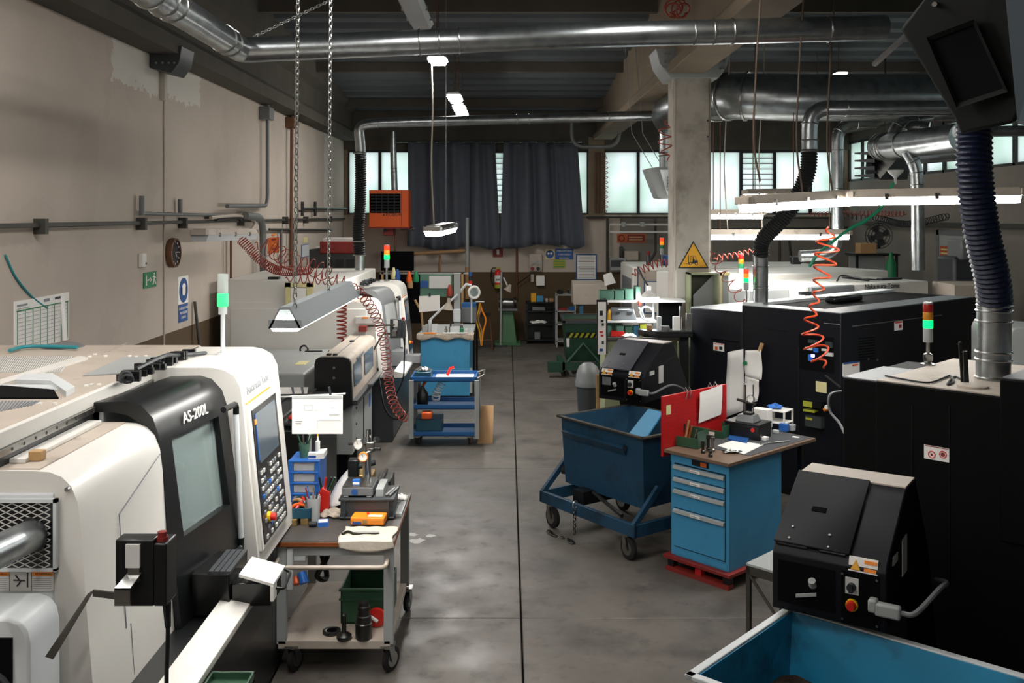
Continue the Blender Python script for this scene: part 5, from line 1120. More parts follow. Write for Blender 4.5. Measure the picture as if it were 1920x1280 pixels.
# the small green box at the picture's bottom edge
t = thing('green_tray', 'green box with dark rim at the bottom edge beside the near machine', 'box', (-1.22, 4.3, 0))
x0, x1, y0, y1 = -1.345, -1.15, 4.1, 4.36; m = MB(); m.box(x0, x1, y0, y1, .88, .9)
for a in ((x0, x1, y0, y0+.01), (x0, x1, y1-.01, y1), (x0, x0+.01, y0, y1), (x1-.01, x1, y0, y1)): m.box(*a, .6, .93)
part(t, 'shell', m, 'green_plastic', bevel=.003)
m = MB()
for x in (x0+.01, x1-.03):
    for y in (y0+.01, y1-.03): m.box(x, x+.02, y, y+.02, 0, .6)
part(t, 'stand', m, 'black')
# hatch marks on the cart, dark boxes under worktop
solo('hanging_cable', 'black coiled cable hanging under the cart worktop', 'cord', MB().tube(bez([(-1.33, 6.9, .84), (-1.28, 6.85, .6), (-1.35, 6.8, .45), (-1.3, 6.9, .4), (-1.36, 6.95, .6)], 20), .02, 8), 'black', smooth=True)
# ================================================================== BLUE TROLLEY
t = thing('blue_trolley', 'blue three-shelf trolley with grey posts in the middle left', 'trolley', (-.84, 12.75, 0)); Yt0, Yt1 = 12.45, 12.98
Xa, Xb = -1.28, -.40
for k, z in enumerate((.84, .48, .13)):
    m = MB(); m.box(Xa+.02, Xb, Yt0, Yt1, z, z+.012); m.box(Xa+.02, Xb, Yt0, Yt0+.015, z, z+.06).box(Xa+.02, Xb, Yt1-.015, Yt1, z, z+.06).box(Xa+.02, Xa+.035, Yt0, Yt1, z, z+.06).box(Xb-.015, Xb, Yt0, Yt1, z, z+.06)
    part(t, 'shelf', m, 'blue_cart', bevel=.003)
for x in (Xa, Xb-.03):
    for y in (Yt0-.02, Yt1-.02): part(t, 'post', MB().box(x, x+.06, y, y+.045, .1, .86), 'grey_paint', bevel=.004)
part(t, 'handle', MB().tube(fillet([(Xb, Yt0+.03, .88), (Xb+.09, Yt0+.03, .92), (Xb+.09, Yt1-.03, .92), (Xb, Yt1-.03, .88)], .04), .012, 8), 'steel', smooth=True)
for x in (Xa+.1, Xb-.1):
    for y in (Yt0+.07, Yt1-.07): castor(t, x, y, .13, .05, 70, .025)
solo('teal_box', 'dark teal parts box with tools on the trolley top', 'box', MB().box(-1.22, -1.0, 12.52, 12.8, .853, .95), 'teal_plastic', bevel=.005)
cloth('tool_heap', 'heap of steel tools on the teal parts box', (-1.12, 12.66, .95), .1, .1, .06, 'steel', 31, 10)
m = MB(); m.box(-.95, -.45, 12.55, 12.9, .853, .866); solo('drawing_sheets', 'pale sheets spread on the trolley top shelf', 'sheets', m, 'paper')
t = thing('red_spray_gun', 'small red air gun on the trolley top', 'air gun', (-.78, 12.7, .87)); part(t, 'body', MB().tube([(-.80, 12.7, .88), (-.76, 12.72, .97), (-.71, 12.72, .985)], .02, 8), 'red_plastic', smooth=True)
t = thing('oil_can', 'black oil can with orange nozzle on the middle trolley shelf', 'can', (-1.12, 12.65, .492)); m = MB(); m.lathe((-1.12, 12.65, .492), [(.07, 0), (.075, .02), (.075, .16), (.03, .22), (.02, .26)], 18); part(t, 'body', m, 'black', smooth=True); part(t, 'nozzle', MB().tube([(-1.12, 12.65, .75), (-1.07, 12.63, .83)], .02, 8), 'orange_paint', smooth=True)
coil('white and blue coiled cord on the middle trolley shelf', [(-.95, 12.7, .55), (-.93, 12.6, .66), (-.85, 12.65, .82)], 9, .05, .008, 'cool_white')
m = MB(); m.tube([(-1.2, 12.6, .22), (-1.2, 12.75, .22)], .05, 10); m = MB(); m.box(-1.12, -.98, 12.4, 12.55, .36, .45); solo('orange_drill', 'orange power tool on the lower trolley shelf', 'tool', m, 'orange_paint', bevel=.02)
m = MB(); m.box(-1.2, -.86, 12.5, 12.9, .143, .34); solo('dark_crate', 'dark green crate on the lower trolley shelf', 'crate', m, 'teal_plastic', bevel=.01)
m = MB(); m.hexa([(-.40, 12.6, .0), (-.20, 12.6, .0), (-.20, 12.63, 0), (-.40, 12.63, 0), (-.36, 13.0, .42), (-.19, 13.0, .42), (-.19, 13.03, .42), (-.36, 13.03, .42)]); solo('cardboard_piece', 'brown cardboard leaning against the blue trolley', 'cardboard', m, 'cardboard')
# ================================================================== BLUE BENCH
t = thing('tool_cabinet', 'bright blue steel workbench behind the trolley', 'cabinet', (-1.0, 16.3, 0))
part(t, 'body', MB().box(-1.42, -.62, 15.65, 17.1, .05, 1.0), 'blue_cab', bevel=.01)
part(t, 'side_strip', MB().box(-.62, -.58, 15.66, 15.72, .1, .5), 'grey_paint')
part(t, 'worktop', MB().box(-1.47, -.57, 15.58, 17.15, 1.0, 1.05), 'grey_paint', bevel=.008)
part(t, 'plinth', MB().box(-1.40, -.64, 15.7, 17.05, 0, .05), 'black')
ZB_ = 1.05
m = MB(); m.grid(lambda s, q: (-1.48+.93*s, 15.56+.3*q if q > .25 else 15.565-.006*math.sin(s*40), 1.056 if q > .25 else 1.056-.08*(1-q/.25)*(.8+.3*math.sin(s*15))), 24, 8); solo('bench_cloth', 'grey cloth draped over the front of the blue bench', 'cloth', m, 'cloth_dirty', smooth=True, solid=.008)
t = thing('height_gauge', 'tall grey height gauge column on the blue bench', 'gauge', at(857, 603, 16.2)); c = at(857, 603, 16.2)
part(t, 'column', MB().box(c.x-.055, c.x+.055, 16.2, 16.28, 1.1, at(0, 512, 16.2).z), 'grey_paint', bevel=.005); part(t, 'carriage', MB().box(c.x-.065, c.x+.065, 16.12, 16.2, 1.2, 1.42), 'cool_white', bevel=.02); part(t, 'base', MB().box(c.x-.09, c.x+.09, 16.1, 16.4, ZB_, 1.12), 'dark_grey', bevel=.01)
t = thing('desk_lamp', 'white articulated desk lamp on the blue bench', 'lamp', at(806, 600, 16)); c = at(806, 600, 16.0)
part(t, 'clamp', MB().cyl((c.x, 16, ZB_), (c.x, 16, ZB_+.2), .03), 'cool_white', smooth=True)
part(t, 'arm', MB().tube([(c.x, 16, 1.25), at(832, 575, 16), at(858, 552, 16)], .018, 8), 'cool_white', smooth=True)
c2 = at(840, 578, 15.9); m = MB(); m.lathe(c2, [(.085, -.02), (.05, .07), (.028, .1), (.028, .17)], 20, (.1, 0, 1)); part(t, 'shade', m, 'dusty_white', smooth=True); 
t = thing('white_drawing', 'large white drawing sheet pinned over the blue bench', 'sheet', at(805, 583, 16.1)); m = MB(); m.hexa([at(786, 585, 16.1), at(825, 582, 16.1), at(825, 582, 16.11), at(786, 585, 16.11), at(786, 555, 16.1), at(824, 553, 16.1), at(824, 553, 16.11), at(786, 555, 16.11)]); part(t, 'sheet', m, 'paper'); part(t, 'clip', MB().box(at(803, 0, 16).x, at(807, 0, 16).x, 16.05, 16.1, at(0, 556, 16).z, at(0, 550, 16).z), 'ink'); part(t, 'stand', MB().tube([at(778, 562, 16.2), at(790, 585, 16.2), (at(793, 604, 16.2).x, 16.2, 1.055)], .02, 6), 'wood')
t = thing('magnifier_lamp', 'white ring magnifier lamp on a jointed arm at the bench', 'lamp', at(880, 605, 17.4)); part(t, 'arm', MB().tube([at(852, 560, 17), at(864, 545, 17), at(874, 533, 17), at(884, 535, 17)], .025, 8), 'cool_white', smooth=True); part(t, 'ring_head', MB().torus(at(889, 548, 17), (.5, -1, .1), .1, .024, 28, 8), 'paper', smooth=True); part(t, 'lens', MB().cyl(at(889, 548, 17), at(889, 548, 17)+Vector((.003, -.006, 0)), .08, n=24), 'door_glass'); part(t, 'post', MB().tube([at(884, 535, 17), at(884, 605, 17)], .015, 6), 'cool_white')
t = thing('grey_machine_box', 'grey metal box behind the blue bench', 'box', at(881, 605, 17.5)); part(t, 'body', MB().box(at(865, 0, 17.4).x, at(893, 0, 17.4).x, 17.4, 17.8, at(0, 605, 17.4).z, at(0, 577, 17.4).z), 'mid_grey', bevel=.01); part(t, 'stand', MB().box(at(868, 0, 17.4).x, at(890, 0, 17.4).x, 17.45, 17.75, 0, at(0, 605, 17.4).z), 'black'); part(t, 'tray', MB().box(at(866, 0, 17.4).x, at(892, 0, 17.4).x, 17.42, 17.7, at(0, 577, 17.4).z, at(0, 569, 17.4).z), 'blue_cart')
RB = random.Random(5)
its = [('steel_jar', 'small grey machined part on the blue bench', 'part', 'steel'), ]
for k, (px, w_, h, mt, lb) in enumerate(((797, .09, .12, 'grey_paint', 'grey cast block at the left of the blue bench'), (815, .1, .14, 'cool_white', 'pale square block beside the desk lamp foot'), (836, .05, .1, 'chrome', 'small chrome cylinder in the middle of the blue bench'), (845, .05, .18, 'dark_steel', 'dark steel stem with knob in front of the tall gauge'), (853, .16, .1, 'cool_white', 'pale box below the tall gauge column'), (866, .06, .07, 'sign_green', 'small green box near the right of the blue bench'), (874, .05, .06, 'paper_grey', 'small pale box at the right end of the blue bench'))):
    c = at(px, 0, 15.95); m = MB()
    if 'chrome' in mt or 'stem' in lb: m.lathe((c.x, 15.95, ZB_), [(w_/2, 0), (w_/2, h*.5), (w_*.3, h*.55), (w_*.3, h*.9), (w_*.45, h)], 16); solo('bench_part', lb, 'part', m, mt, smooth=True)
    else: m.box(c.x-w_/2, c.x+w_/2, 15.9, 16.0, ZB_, ZB_+h); solo('bench_box', lb, 'box', m, mt, bevel=.008)
for k, (px, py, mt, lb) in enumerate(((806, 633, 'orange_plastic', 'yellow pencil lying on the bench cloth'), (843, 622, 'paper', 'white strip of paper on the bench cloth'), (866, 624, 'paper_grey', 'folded pale paper at the bench cloth corner'))):
    m = MB(); c = at(px, 0, 15.7); m.box(c.x-.1, c.x+.1, 15.62, 15.72, 1.068, 1.08); solo('bench_item', lb, 'paper' if k else 'pencil', m, mt)
# shadow board with hanging tools behind bench
t = thing('tool_rail', 'tool rail with posters standing behind the blue bench', 'rail', (-1.6, 18.6, 0)); zt_ = at(0, 511, 18.6).z
part(t, 'rail', MB().box(at(712, 0, 18.6).x, at(885, 0, 18.6).x, 18.6, 18.63, zt_-.03, zt_), 'steel')
part(t, 'back_board', MB().box(at(712, 0, 18.7).x, at(790, 0, 18.7).x, 18.65, 18.7, .9, zt_-.05), 'black_matte')
for px in (715, 865): part(t, 'post', MB().box(at(px, 0, 18.6).x, at(px, 0, 18.6).x+.04, 18.6, 18.64, 0, zt_), 'wood')
part(t, 'poster', MB().box(at(788, 0, 18.6).x, at(848, 0, 18.6).x, 18.57, 18.59, at(0, 556, 18.6).z, zt_-.03), 'green_bin')
part(t, 'poster_panel', MB().box(at(805, 0, 18.6).x, at(845, 0, 18.6).x, 18.555, 18.57, at(0, 540, 18.6).z, at(0, 517, 18.6).z), 'paper_grey'); part(t, 'poster_panel', MB().box(at(789, 0, 18.6).x, at(803, 0, 18.6).x, 18.555, 18.57, at(0, 538, 18.6).z, at(0, 526, 18.6).z), 'sign_blue')
for k, (px, py, mt, lb) in enumerate(((780, 519, 'sign_green', 'green brush hanging on the tool rail'), (767, 520, 'orange_paint', 'orange tool hanging on the tool rail'), (769, 530, 'cardboard', 'brown tool hanging low on the tool rail'), (843, 545, 'red_hose', 'red bent hoses hanging beside the tall gauge'), (745, 516, 'sign_blue', 'blue tool hanging left on the tool rail'), (738, 513, 'tape_yellow', 'yellow tool hanging near the signal lamp'))):
    c = at(px, py, 18.5); m = MB(); m.lathe(c, [(.02, .12), (.03, .08), (.06, -.02), (.055, -.1)], 10); solo('hanging_tool', lb, 'tool', m, mt, smooth=True)
# blackboard at the back left, ledge
t = thing('blackboard', 'dark panel standing near the back wall left of the curtain', 'board', at(745, 507, 21.8)); part(t, 'panel', MB().box(at(714, 0, 21.8).x, at(776, 0, 21.8).x, 21.8, 21.84, at(0, 507, 21.8).z, at(0, 471, 21.8).z), 'black_matte'); part(t, 'post', MB().box(at(720, 0, 21.8).x, at(724, 0, 21.8).x, 21.84, 21.88, 0, 2.0).box(at(768, 0, 21.8).x, at(772, 0, 21.8).x, 21.84, 21.88, 0, 2.0), 'dark_grey')
# ================================================================== RIGHT SIDE
def hit(T, px, py, ax, val):
    """pixel ray against the local plane u=val / v=val / z=val; returns local (u, v, z)"""
    d = Vector(((px-CX)/F, 1, -(py-CY)/F)); o = Vector((0, 0, H))
    if ax == 'z': s = (T.o.z+val-H)/d.z
    else:
        n = Vector((T.c, T.s, 0)) if ax == 'u' else Vector((-T.s, T.c, 0)); p = Vector(T.o)+n*val; p.z = 0
        s = (p-o).dot(n)/d.dot(n)
    w_ = o+d*s-T.o
    return Vector((w_.x*T.c+w_.y*T.s, -w_.x*T.s+w_.y*T.c, w_.z))
def decal(par, T, name, q, mat, ax='v', val=0, th=.004, label=None):
    """thin raised quad through 4 picture corners lying on a face of the thing"""
    p = [hit(T, x, y, ax, val) for x, y in q]
    n = {'v': Vector((0, -1, 0)), 'u': Vector((1, 0, 0)), 'z': Vector((0, 0, 1))}[ax]
    m = MB(T); m.hexa([a for a in p]+[a+n*th for a in p]); return part(par, name, m, mat, label=label)
def rectd(par, T, name, x0, y0, x1, y1, mat, ax='v', val=0, th=.004):
    a = hit(T, x0, y0, ax, val); b = hit(T, x1, y1, ax, val)
    lo = [min(a[i], b[i]) for i in range(3)]; hi = [max(a[i], b[i]) for i in range(3)]
    if ax == 'v': lo[1], hi[1] = val-th, val
    if ax == 'u': lo[0], hi[0] = val, val+th
    if ax == 'z': lo[2], hi[2] = val, val+th
    return part(par, name, MB(T).box(lo[0], hi[0], lo[1], hi[1], lo[2], hi[2]), mat)
# ---- mid navy lathe
TA = Fr((3.396, 9.78, 0), -49.8)
t = thing('turning_centre', 'navy blue turning machine in the middle right with papers on its end', 'lathe', TA((-.6, 1.5, 0))); r2 = t
part(t, 'main_body', MB(TA).box(-1.218, 0, 0, 3.1, .05, 1.995), 'navy', bevel=.01)
part(t, 'lower_body', MB(TA).box(-1.95, -1.218, 0, 1.6, .05, 1.915), 'navy', bevel=.01)
part(t, 'top_plate', MB(TA).box(-1.94, -1.22, .01, 1.59, 1.915, 1.922), 'cool_white')  # pale plates carry the light on the glossy navy roof as colour
part(t, 'top_plate', MB(TA).box(-.34, -.005, .005, 3.0, 1.995, 2.002), 'navy_top_lit')
part(t, 'top_plate', MB(TA).box(-1.21, -1.02, .005, 3.0, 1.995, 2.03), 'cool_white')
part(t, 'roof_recess', MB(TA).box(-1.02, -.34, .25, 3.0, 1.995, 1.999), 'black_matte')
part(t, 'top_plate', MB(TA).box(-1.02, -.34, .0, .25, 1.995, 2.002), 'cool_white')
part(t, 'roof_ridge', MB(TA).box(-.75, -.6, .9, 1.5, 1.999, 2.08), 'black', bevel=.03)
part(t, 'plinth', MB(TA).box(-1.9, -.05, .05, 3.0, 0, .05), 'black')
for (x0, y0, x1, y1) in ((1497, 650, 1499, 900), (1392, 575, 1393.5, 900)): rectd(t, TA, 'panel_seam', x0, y0, x1, y1, 'dark_steel')
rectd(t, TA, 'handle_slot', 1435, 617, 1476, 621, 'black_matte'); rectd(t, TA, 'handle_slot', 1332, 636, 1385, 640, 'black_matte'); rectd(t, TA, 'handle_slot', 1545, 605.5, 1575, 608, 'paper_grey')
rc = rectd(t, TA, 'valve_recess', 1499, 626, 1563, 700, 'black_matte')
for (x0, y0, x1, y1, mt, nm) in ((1518, 636, 1536, 644, 'dark_grey', 'regulator'), (1550, 640, 1562, 652, 'dark_grey', 'regulator'), (1512, 650, 1524, 656, 'paper_grey', 'fitting'), (1543, 653, 1554, 658, 'paper_grey', 'fitting'), (1549, 660, 1563, 668, 'paper_grey', 'fitting'), (1528, 652, 1535, 660, 'blue_plastic', 'fitting'), (1518, 664, 1524, 676, 'blue_plastic', 'fitting'), (1523, 664, 1528, 669, 'led_violet', 'indicator_light')): rectd(rc, TA, nm, x0, y0, x1, y1, mt, th=.03)
lb = rectd(t, TA, 'warning_label', 1338, 642, 1358, 659, 'paper'); rectd(lb, TA, 'label_header', 1339, 643, 1357, 646.5, 'red_plastic', th=.006); rectd(lb, TA, 'pictogram', 1341, 649, 1346, 656, 'orange_paint', th=.006); rectd(lb, TA, 'pictogram', 1349, 649, 1355, 656, 'ink', th=.006)
rectd(t, TA, 'note_plate', 1530, 714, 1550, 737, 'tape_yellow')
p_ = rectd(t, TA, 'filter_unit', 1514, 746, 1548, 765, 'black', th=.08); rectd(p_, TA, 'sticker', 1514, 749, 1531, 762, 'lime', th=.084); rectd(p_, TA, 'sticker', 1514, 765, 1535, 772, 'lime', th=.084); rectd(p_, TA, 'lower_bowl', 1516, 776, 1546, 802, 'dark_grey', th=.07); rectd(p_, TA, 'bowl_sticker', 1518, 780, 1530, 786, 'lime', th=.075)
a = TA(hit(TA, 1545, 768, 'v', -.06)); part(p_, 'yellow_lever', MB().tube([a, a+Vector((.04, -.04, .02))], .02, 8), 'orange_plastic', smooth=True); a = TA(hit(TA, 1551, 762, 'v', -.06)); part(p_, 'gauge', MB().cyl(a, a+Vector((-.02, -.03, 0)), .02), 'paper')
decal(t, TA, 'stay_bar', [(1546, 704), (1549, 702), (1577, 724), (1575, 727)], 'steel')
for k, (q, lb_) in enumerate((([(1361, 782), (1393, 770), (1395, 654), (1363, 660)], 'long narrow white sheet hanging left on the navy machine end'), ([(1398, 705), (1428, 712), (1428, 656), (1396, 657)], 'white sheet with wooden clip hanging right on the navy machine end'), ([(1395, 757), (1420, 752), (1424, 712), (1396, 704)], 'crumpled white sheet below the clipped one on the navy machine'))):
    pts = [hit(TA, x, y, 'v', -.02-.01*k) for x, y in q]; m = MB(TA)
    m.grid(lambda s, r_: tuple(pts[0].lerp(pts[1], s).lerp(pts[3].lerp(pts[2], s), r_)+Vector((0, -.012*math.sin(r_*5+s*3), 0))), 4, 8)
    solo('hanging_sheet', lb_, 'sheet', m, 'paper', smooth=True, solid=.003)
a = TA(hit(TA, 1424, 650, 'v', -.03)); solo('wooden_clip', 'wooden clip holding the right white sheet on the navy machine', 'clip', MB().tube([a+Vector((0, 0, -.05)), a+Vector((.03, 0, .04))], .022, 6), 'wood')
a = TA(hit(TA, 1398, 680, 'v', -.04)); solo('green_magnet', 'small green magnet between the two hanging sheets', 'magnet', MB().cyl(a, a+Vector((-.02, -.03, 0)), .022), 'sign_green', smooth=True)
# right-hand long face
decal(t, TA, 'panel_seam', [(1597, 611), (1766, 590), (1766, 591), (1597, 612.5)], 'steel', 'u', 0)
lb = decal(t, TA, 'warning_label', [(1677, 620), (1692, 618), (1692, 601), (1677, 603)], 'paper', 'u', 0)
decal(lb, TA, 'label_header', [(1678, 606), (1691, 604.5), (1691, 602), (1678, 603.5)], 'red_plastic', 'u', .004); decal(lb, TA, 'pictogram', [(1685, 615), (1690, 614.5), (1690, 608), (1685, 608.5)], 'red_dark', 'u', .004)
for k in range(9): decal(t, TA, 'vent_slot', [(1610, 634+k*5), (1640, 631+k*5), (1640, 632.5+k*5), (1610, 635.5+k*5)], 'black_matte', 'u', 0)
lb = decal(t, TA, 'info_plate', [(1580, 706), (1611, 704), (1611, 677), (1580, 681)], 'paper', 'u', 0, .006); decal(lb, TA, 'plate_header', [(1581, 683), (1611, 679), (1611, 676), (1581, 680)], 'sign_blue', 'u', .006); decal(lb, TA, 'plate_header', [(1598, 686), (1608, 684.5), (1608, 681.5), (1598, 683)], 'orange_paint', 'u', .006)
for px, py in ((1628, 673), (1645, 674)): decal(t, TA, 'drain_cap', [(px-1.5, py+1.5), (px+1.5, py+1.5), (px+1.5, py-1.5), (px-1.5, py-1.5)], 'steel', 'u', 0)
b = on(1399, 571, 2.0); signal_lamp(t, (b.x, b.y, 2.0), .78, 'gar', 'stack', .25)
# ---- right foreground machine
TB = Fr((2.07, 5.97, 0), -45)
t = thing('turning_centre', 'black-navy machine block in the right foreground under the blue hose', 'lathe', TB((1.5, .6, 0))); r3 = t
part(t, 'left_body', MB(TB).box(0, .22, .03, 1.0, .05, 1.985), 'navy_dark', bevel=.01)
part(t, 'main_body', MB(TB).box(.22, 3.0, 0, 1.25, .05, 1.995), 'navy_dark', bevel=.01)
part(t, 'raised_body', MB(TB).box(.93, 3.0, -.02, 1.25, 1.2, 2.1), 'navy_dark', bevel=.01)
part(t, 'top_plate', MB(TB).box(.0, .22, .04, .62, 1.985, 1.992), 'navy_top_lit'); part(t, 'top_plate', MB(TB).box(.225, .93, .01, 1.24, 1.995, 2.002), 'dusty_white'); part(t, 'top_plate', MB(TB).box(.94, 2.9, .0, 1.24, 2.1, 2.106), 'navy_top_lit')
part(t, 'plinth', MB(TB).box(.05, 2.9, .05, 1.2, 0, .05), 'black')
lb = rectd(t, TB, 'warning_label', 1733, 833, 1781, 867, 'paper'); rectd(lb, TB, 'label_header', 1735, 835, 1779, 841, 'red_dark', th=.006)
for px in (1747, 1768):
    a = TB(hit(TB, px, 852, 'v', -.005)); nrm = Vector((TB.s, -TB.c, 0)); part(lb, 'prohibition_ring', MB().torus(a, nrm, .019, .003, 20, 5), 'red_plastic'); part(lb, 'pictogram', MB().cyl(a, a+nrm*.002, .012 if px > 1750 else .007), 'red_dark')
for k in range(1, 3): rectd(t, TB, 'panel_seam', 1640+k*70, 760, 1641+k*70, 1100, 'black')
b = on(1740, 684, 2.0); p_ = signal_lamp(t, (b.x, b.y, 2.002), .86, 'g', 'stack', .245)
part(p_, 'lamp_joint', MB().lathe((b.x, b.y, 2.002), [(.05, 0), (.05, .008), (.02, .015), (.03, .03), (.03, .07), (.015, .08)], 16), 'steel', smooth=True)
m = MB(); c = on(1838, 727, 2.002); m.lathe((c.x-.03, c.y+.03, 2.002), [(.085, 0), (.085, .012), (.06, .016)], 24); solo('round_cover', 'round dull metal cover lying beside the wide silver pipe', 'cover', m, 'dusty_white', smooth=True)
a = on(1808, 722, 2.0); solo('lifting_bracket', 'pair of dark upright flat bars beside the wide silver pipe', 'bracket', MB().hexa([a+Vector(v) for v in ((0, 0, 0), (.03, 0, 0), (.03, .01, 0), (0, .01, 0), (-.005, 0, .2), (.02, 0, .2), (.02, .01, .2), (-.005, .01, .2))]).hexa([a+Vector(v) for v in ((.03, .1, 0), (.055, .1, 0), (.055, .11, 0), (.03, .11, 0), (.015, .1, .24), (.03, .1, .24), (.03, .11, .24), (.015, .11, .24))]), 'dark_steel')
hose('thin_cable', 'thin dark cable with small loop lying on the foreground machine roof', 'cord', bez([on(1660, 704, 2.01), on(1690, 710, 2.01), on(1740, 717, 2.01), on(1770, 708, 2.01), on(1782, 704, 2.01), on(1788, 715, 2.01), on(1776, 720, 2.01), on(1790, 706, 2.01), on(1812, 716, 2.01)], 48), .006, 'ink')
hose('grey_cable', 'grey cable hanging in front of the filter unit', 'cord', bez([at(1577, 733, 7.6), at(1556, 740, 7.5), at(1556, 770, 7.5), at(1575, 795, 7.4), at(1590, 830, 7.2), at(1598, 868, 7.0)], 30), .01, 'mid_grey')
# ---- far white machine with lettering
TC = Fr((3.72, 12.93, 0), 24)
t = thing('turning_centre', 'far white turning machine with lettering behind the navy one', 'lathe', TC((1.5, 1.2, 0)))
part(t, 'front_body', MB(TC).box(.35, 2.65, 0, 1.2, .1, 2.04), 'white_paint', bevel=.02)
m = MB(TC); m.prism([(.35, .0, 1.7), (1.17, .0, 1.7), (1.17, -.03, 2.0), (1.17, .05, 2.05), (.35, .05, 2.05), (.35, -.03, 2.0)][:3]+[(.35, .0, 2.0)], (0, -.04, 0)); part(t, 'grey_door', MB(TC).box(.42, 1.2, -.05, .3, 1.2, 2.03), 'mid_grey', bevel=.02)
part(t, 'door_handle', MB(TC).box(.25, .42, -.06, 0, 1.92, 1.96), 'dark_grey')
part(t, 'rear_body', MB(TC).box(-.35, 3.1, 1.2, 2.6, .1, 2.12), 'white_paint', bevel=.02)
part(t, 'end_body', MB(TC).box(-.35, .35, .3, 1.2, .1, 1.98), 'grey_paint', bevel=.02)
part(t, 'plinth', MB(TC).box(0, 2.6, .1, 2.5, 0, .1), 'black')
text(t, 'Nakamura-Tome', TC((1.42, -.006, 1.962)), TC((1, 0, 0))-TC((0, 0, 0)), UZ, .095, 'ink', ext=.002)
b = TC((-.1, 1.0, 2.0)); bb = at(1390, 497, 14.4); signal_lamp(t, (bb.x, bb.y, 2.0), 1.15, '', 'stack', .2)
for k, (x, y, lb) in enumerate(((1.3, .5, 'black cable coil lying on top of the lettered white machine'),)): hose('black_cable', lb, 'cord', bez([TC((1.2, .3, 2.06)), TC((1.5, .5, 2.12)), TC((1.7, .2, 2.06)), TC((1.4, .4, 2.1)), TC((1.9, .3, 2.06)), TC((2.2, .4, 2.06))], 30), .012, 'black')
m = MB(TC); m.box(2.1, 2.5, .35, .45, 2.045, 2.07); solo('black_remote', 'flat black tool on top of the lettered white machine', 'tool', m, 'black')
m = MB(); m.cb(at(1492, 488, 15.2), (.14, .12, .12)); m.tube([at(1480, 480, 15.2), at(1505, 492, 15.2)], .02, 6); t_ = solo('small_motor', 'small black motor on the far white machine roof', 'motor', m, 'black', bevel=.01)
# ---- back white machine
t = thing('white_enclosure', 'white machine enclosure behind the column near the back wall', 'machine', (3.8, 19.8, 0))
X0, X1, Y0, Y1 = 2.42, 6.2, 18.6, 20.6
part(t, 'body', MB().box(X0, X1, Y0, Y1, 0, 2.0), 'white_paint', bevel=.03)
part(t, 'upper_panel', MB().box(2.5, 3.3, Y0-.03, Y0, 1.4, 1.93), 'dusty_white', bevel=.01)
part(t, 'side_opening', MB().box(X0-.02, X0, Y0+.2, Y0+1.6, 1.0, 1.75), 'mid_grey'); part(t, 'slot', MB().box(2.85, 3.2, Y0-.035, Y0-.03, 1.05, 1.35), 'mid_grey')
part(t, 'framed_sheet', MB().box(2.63, 2.9, Y0-.05, Y0-.03, 1.1, 1.72), 'sign_blue'); part(t, 'sheet', MB().box(2.65, 2.88, Y0-.06, Y0-.05, 1.12, 1.7), 'paper')
b = at(1241, 480, 19.0); signal_lamp(t, (b.x, b.y, 2.0), 1.1, 'ar', 'stack', .34)
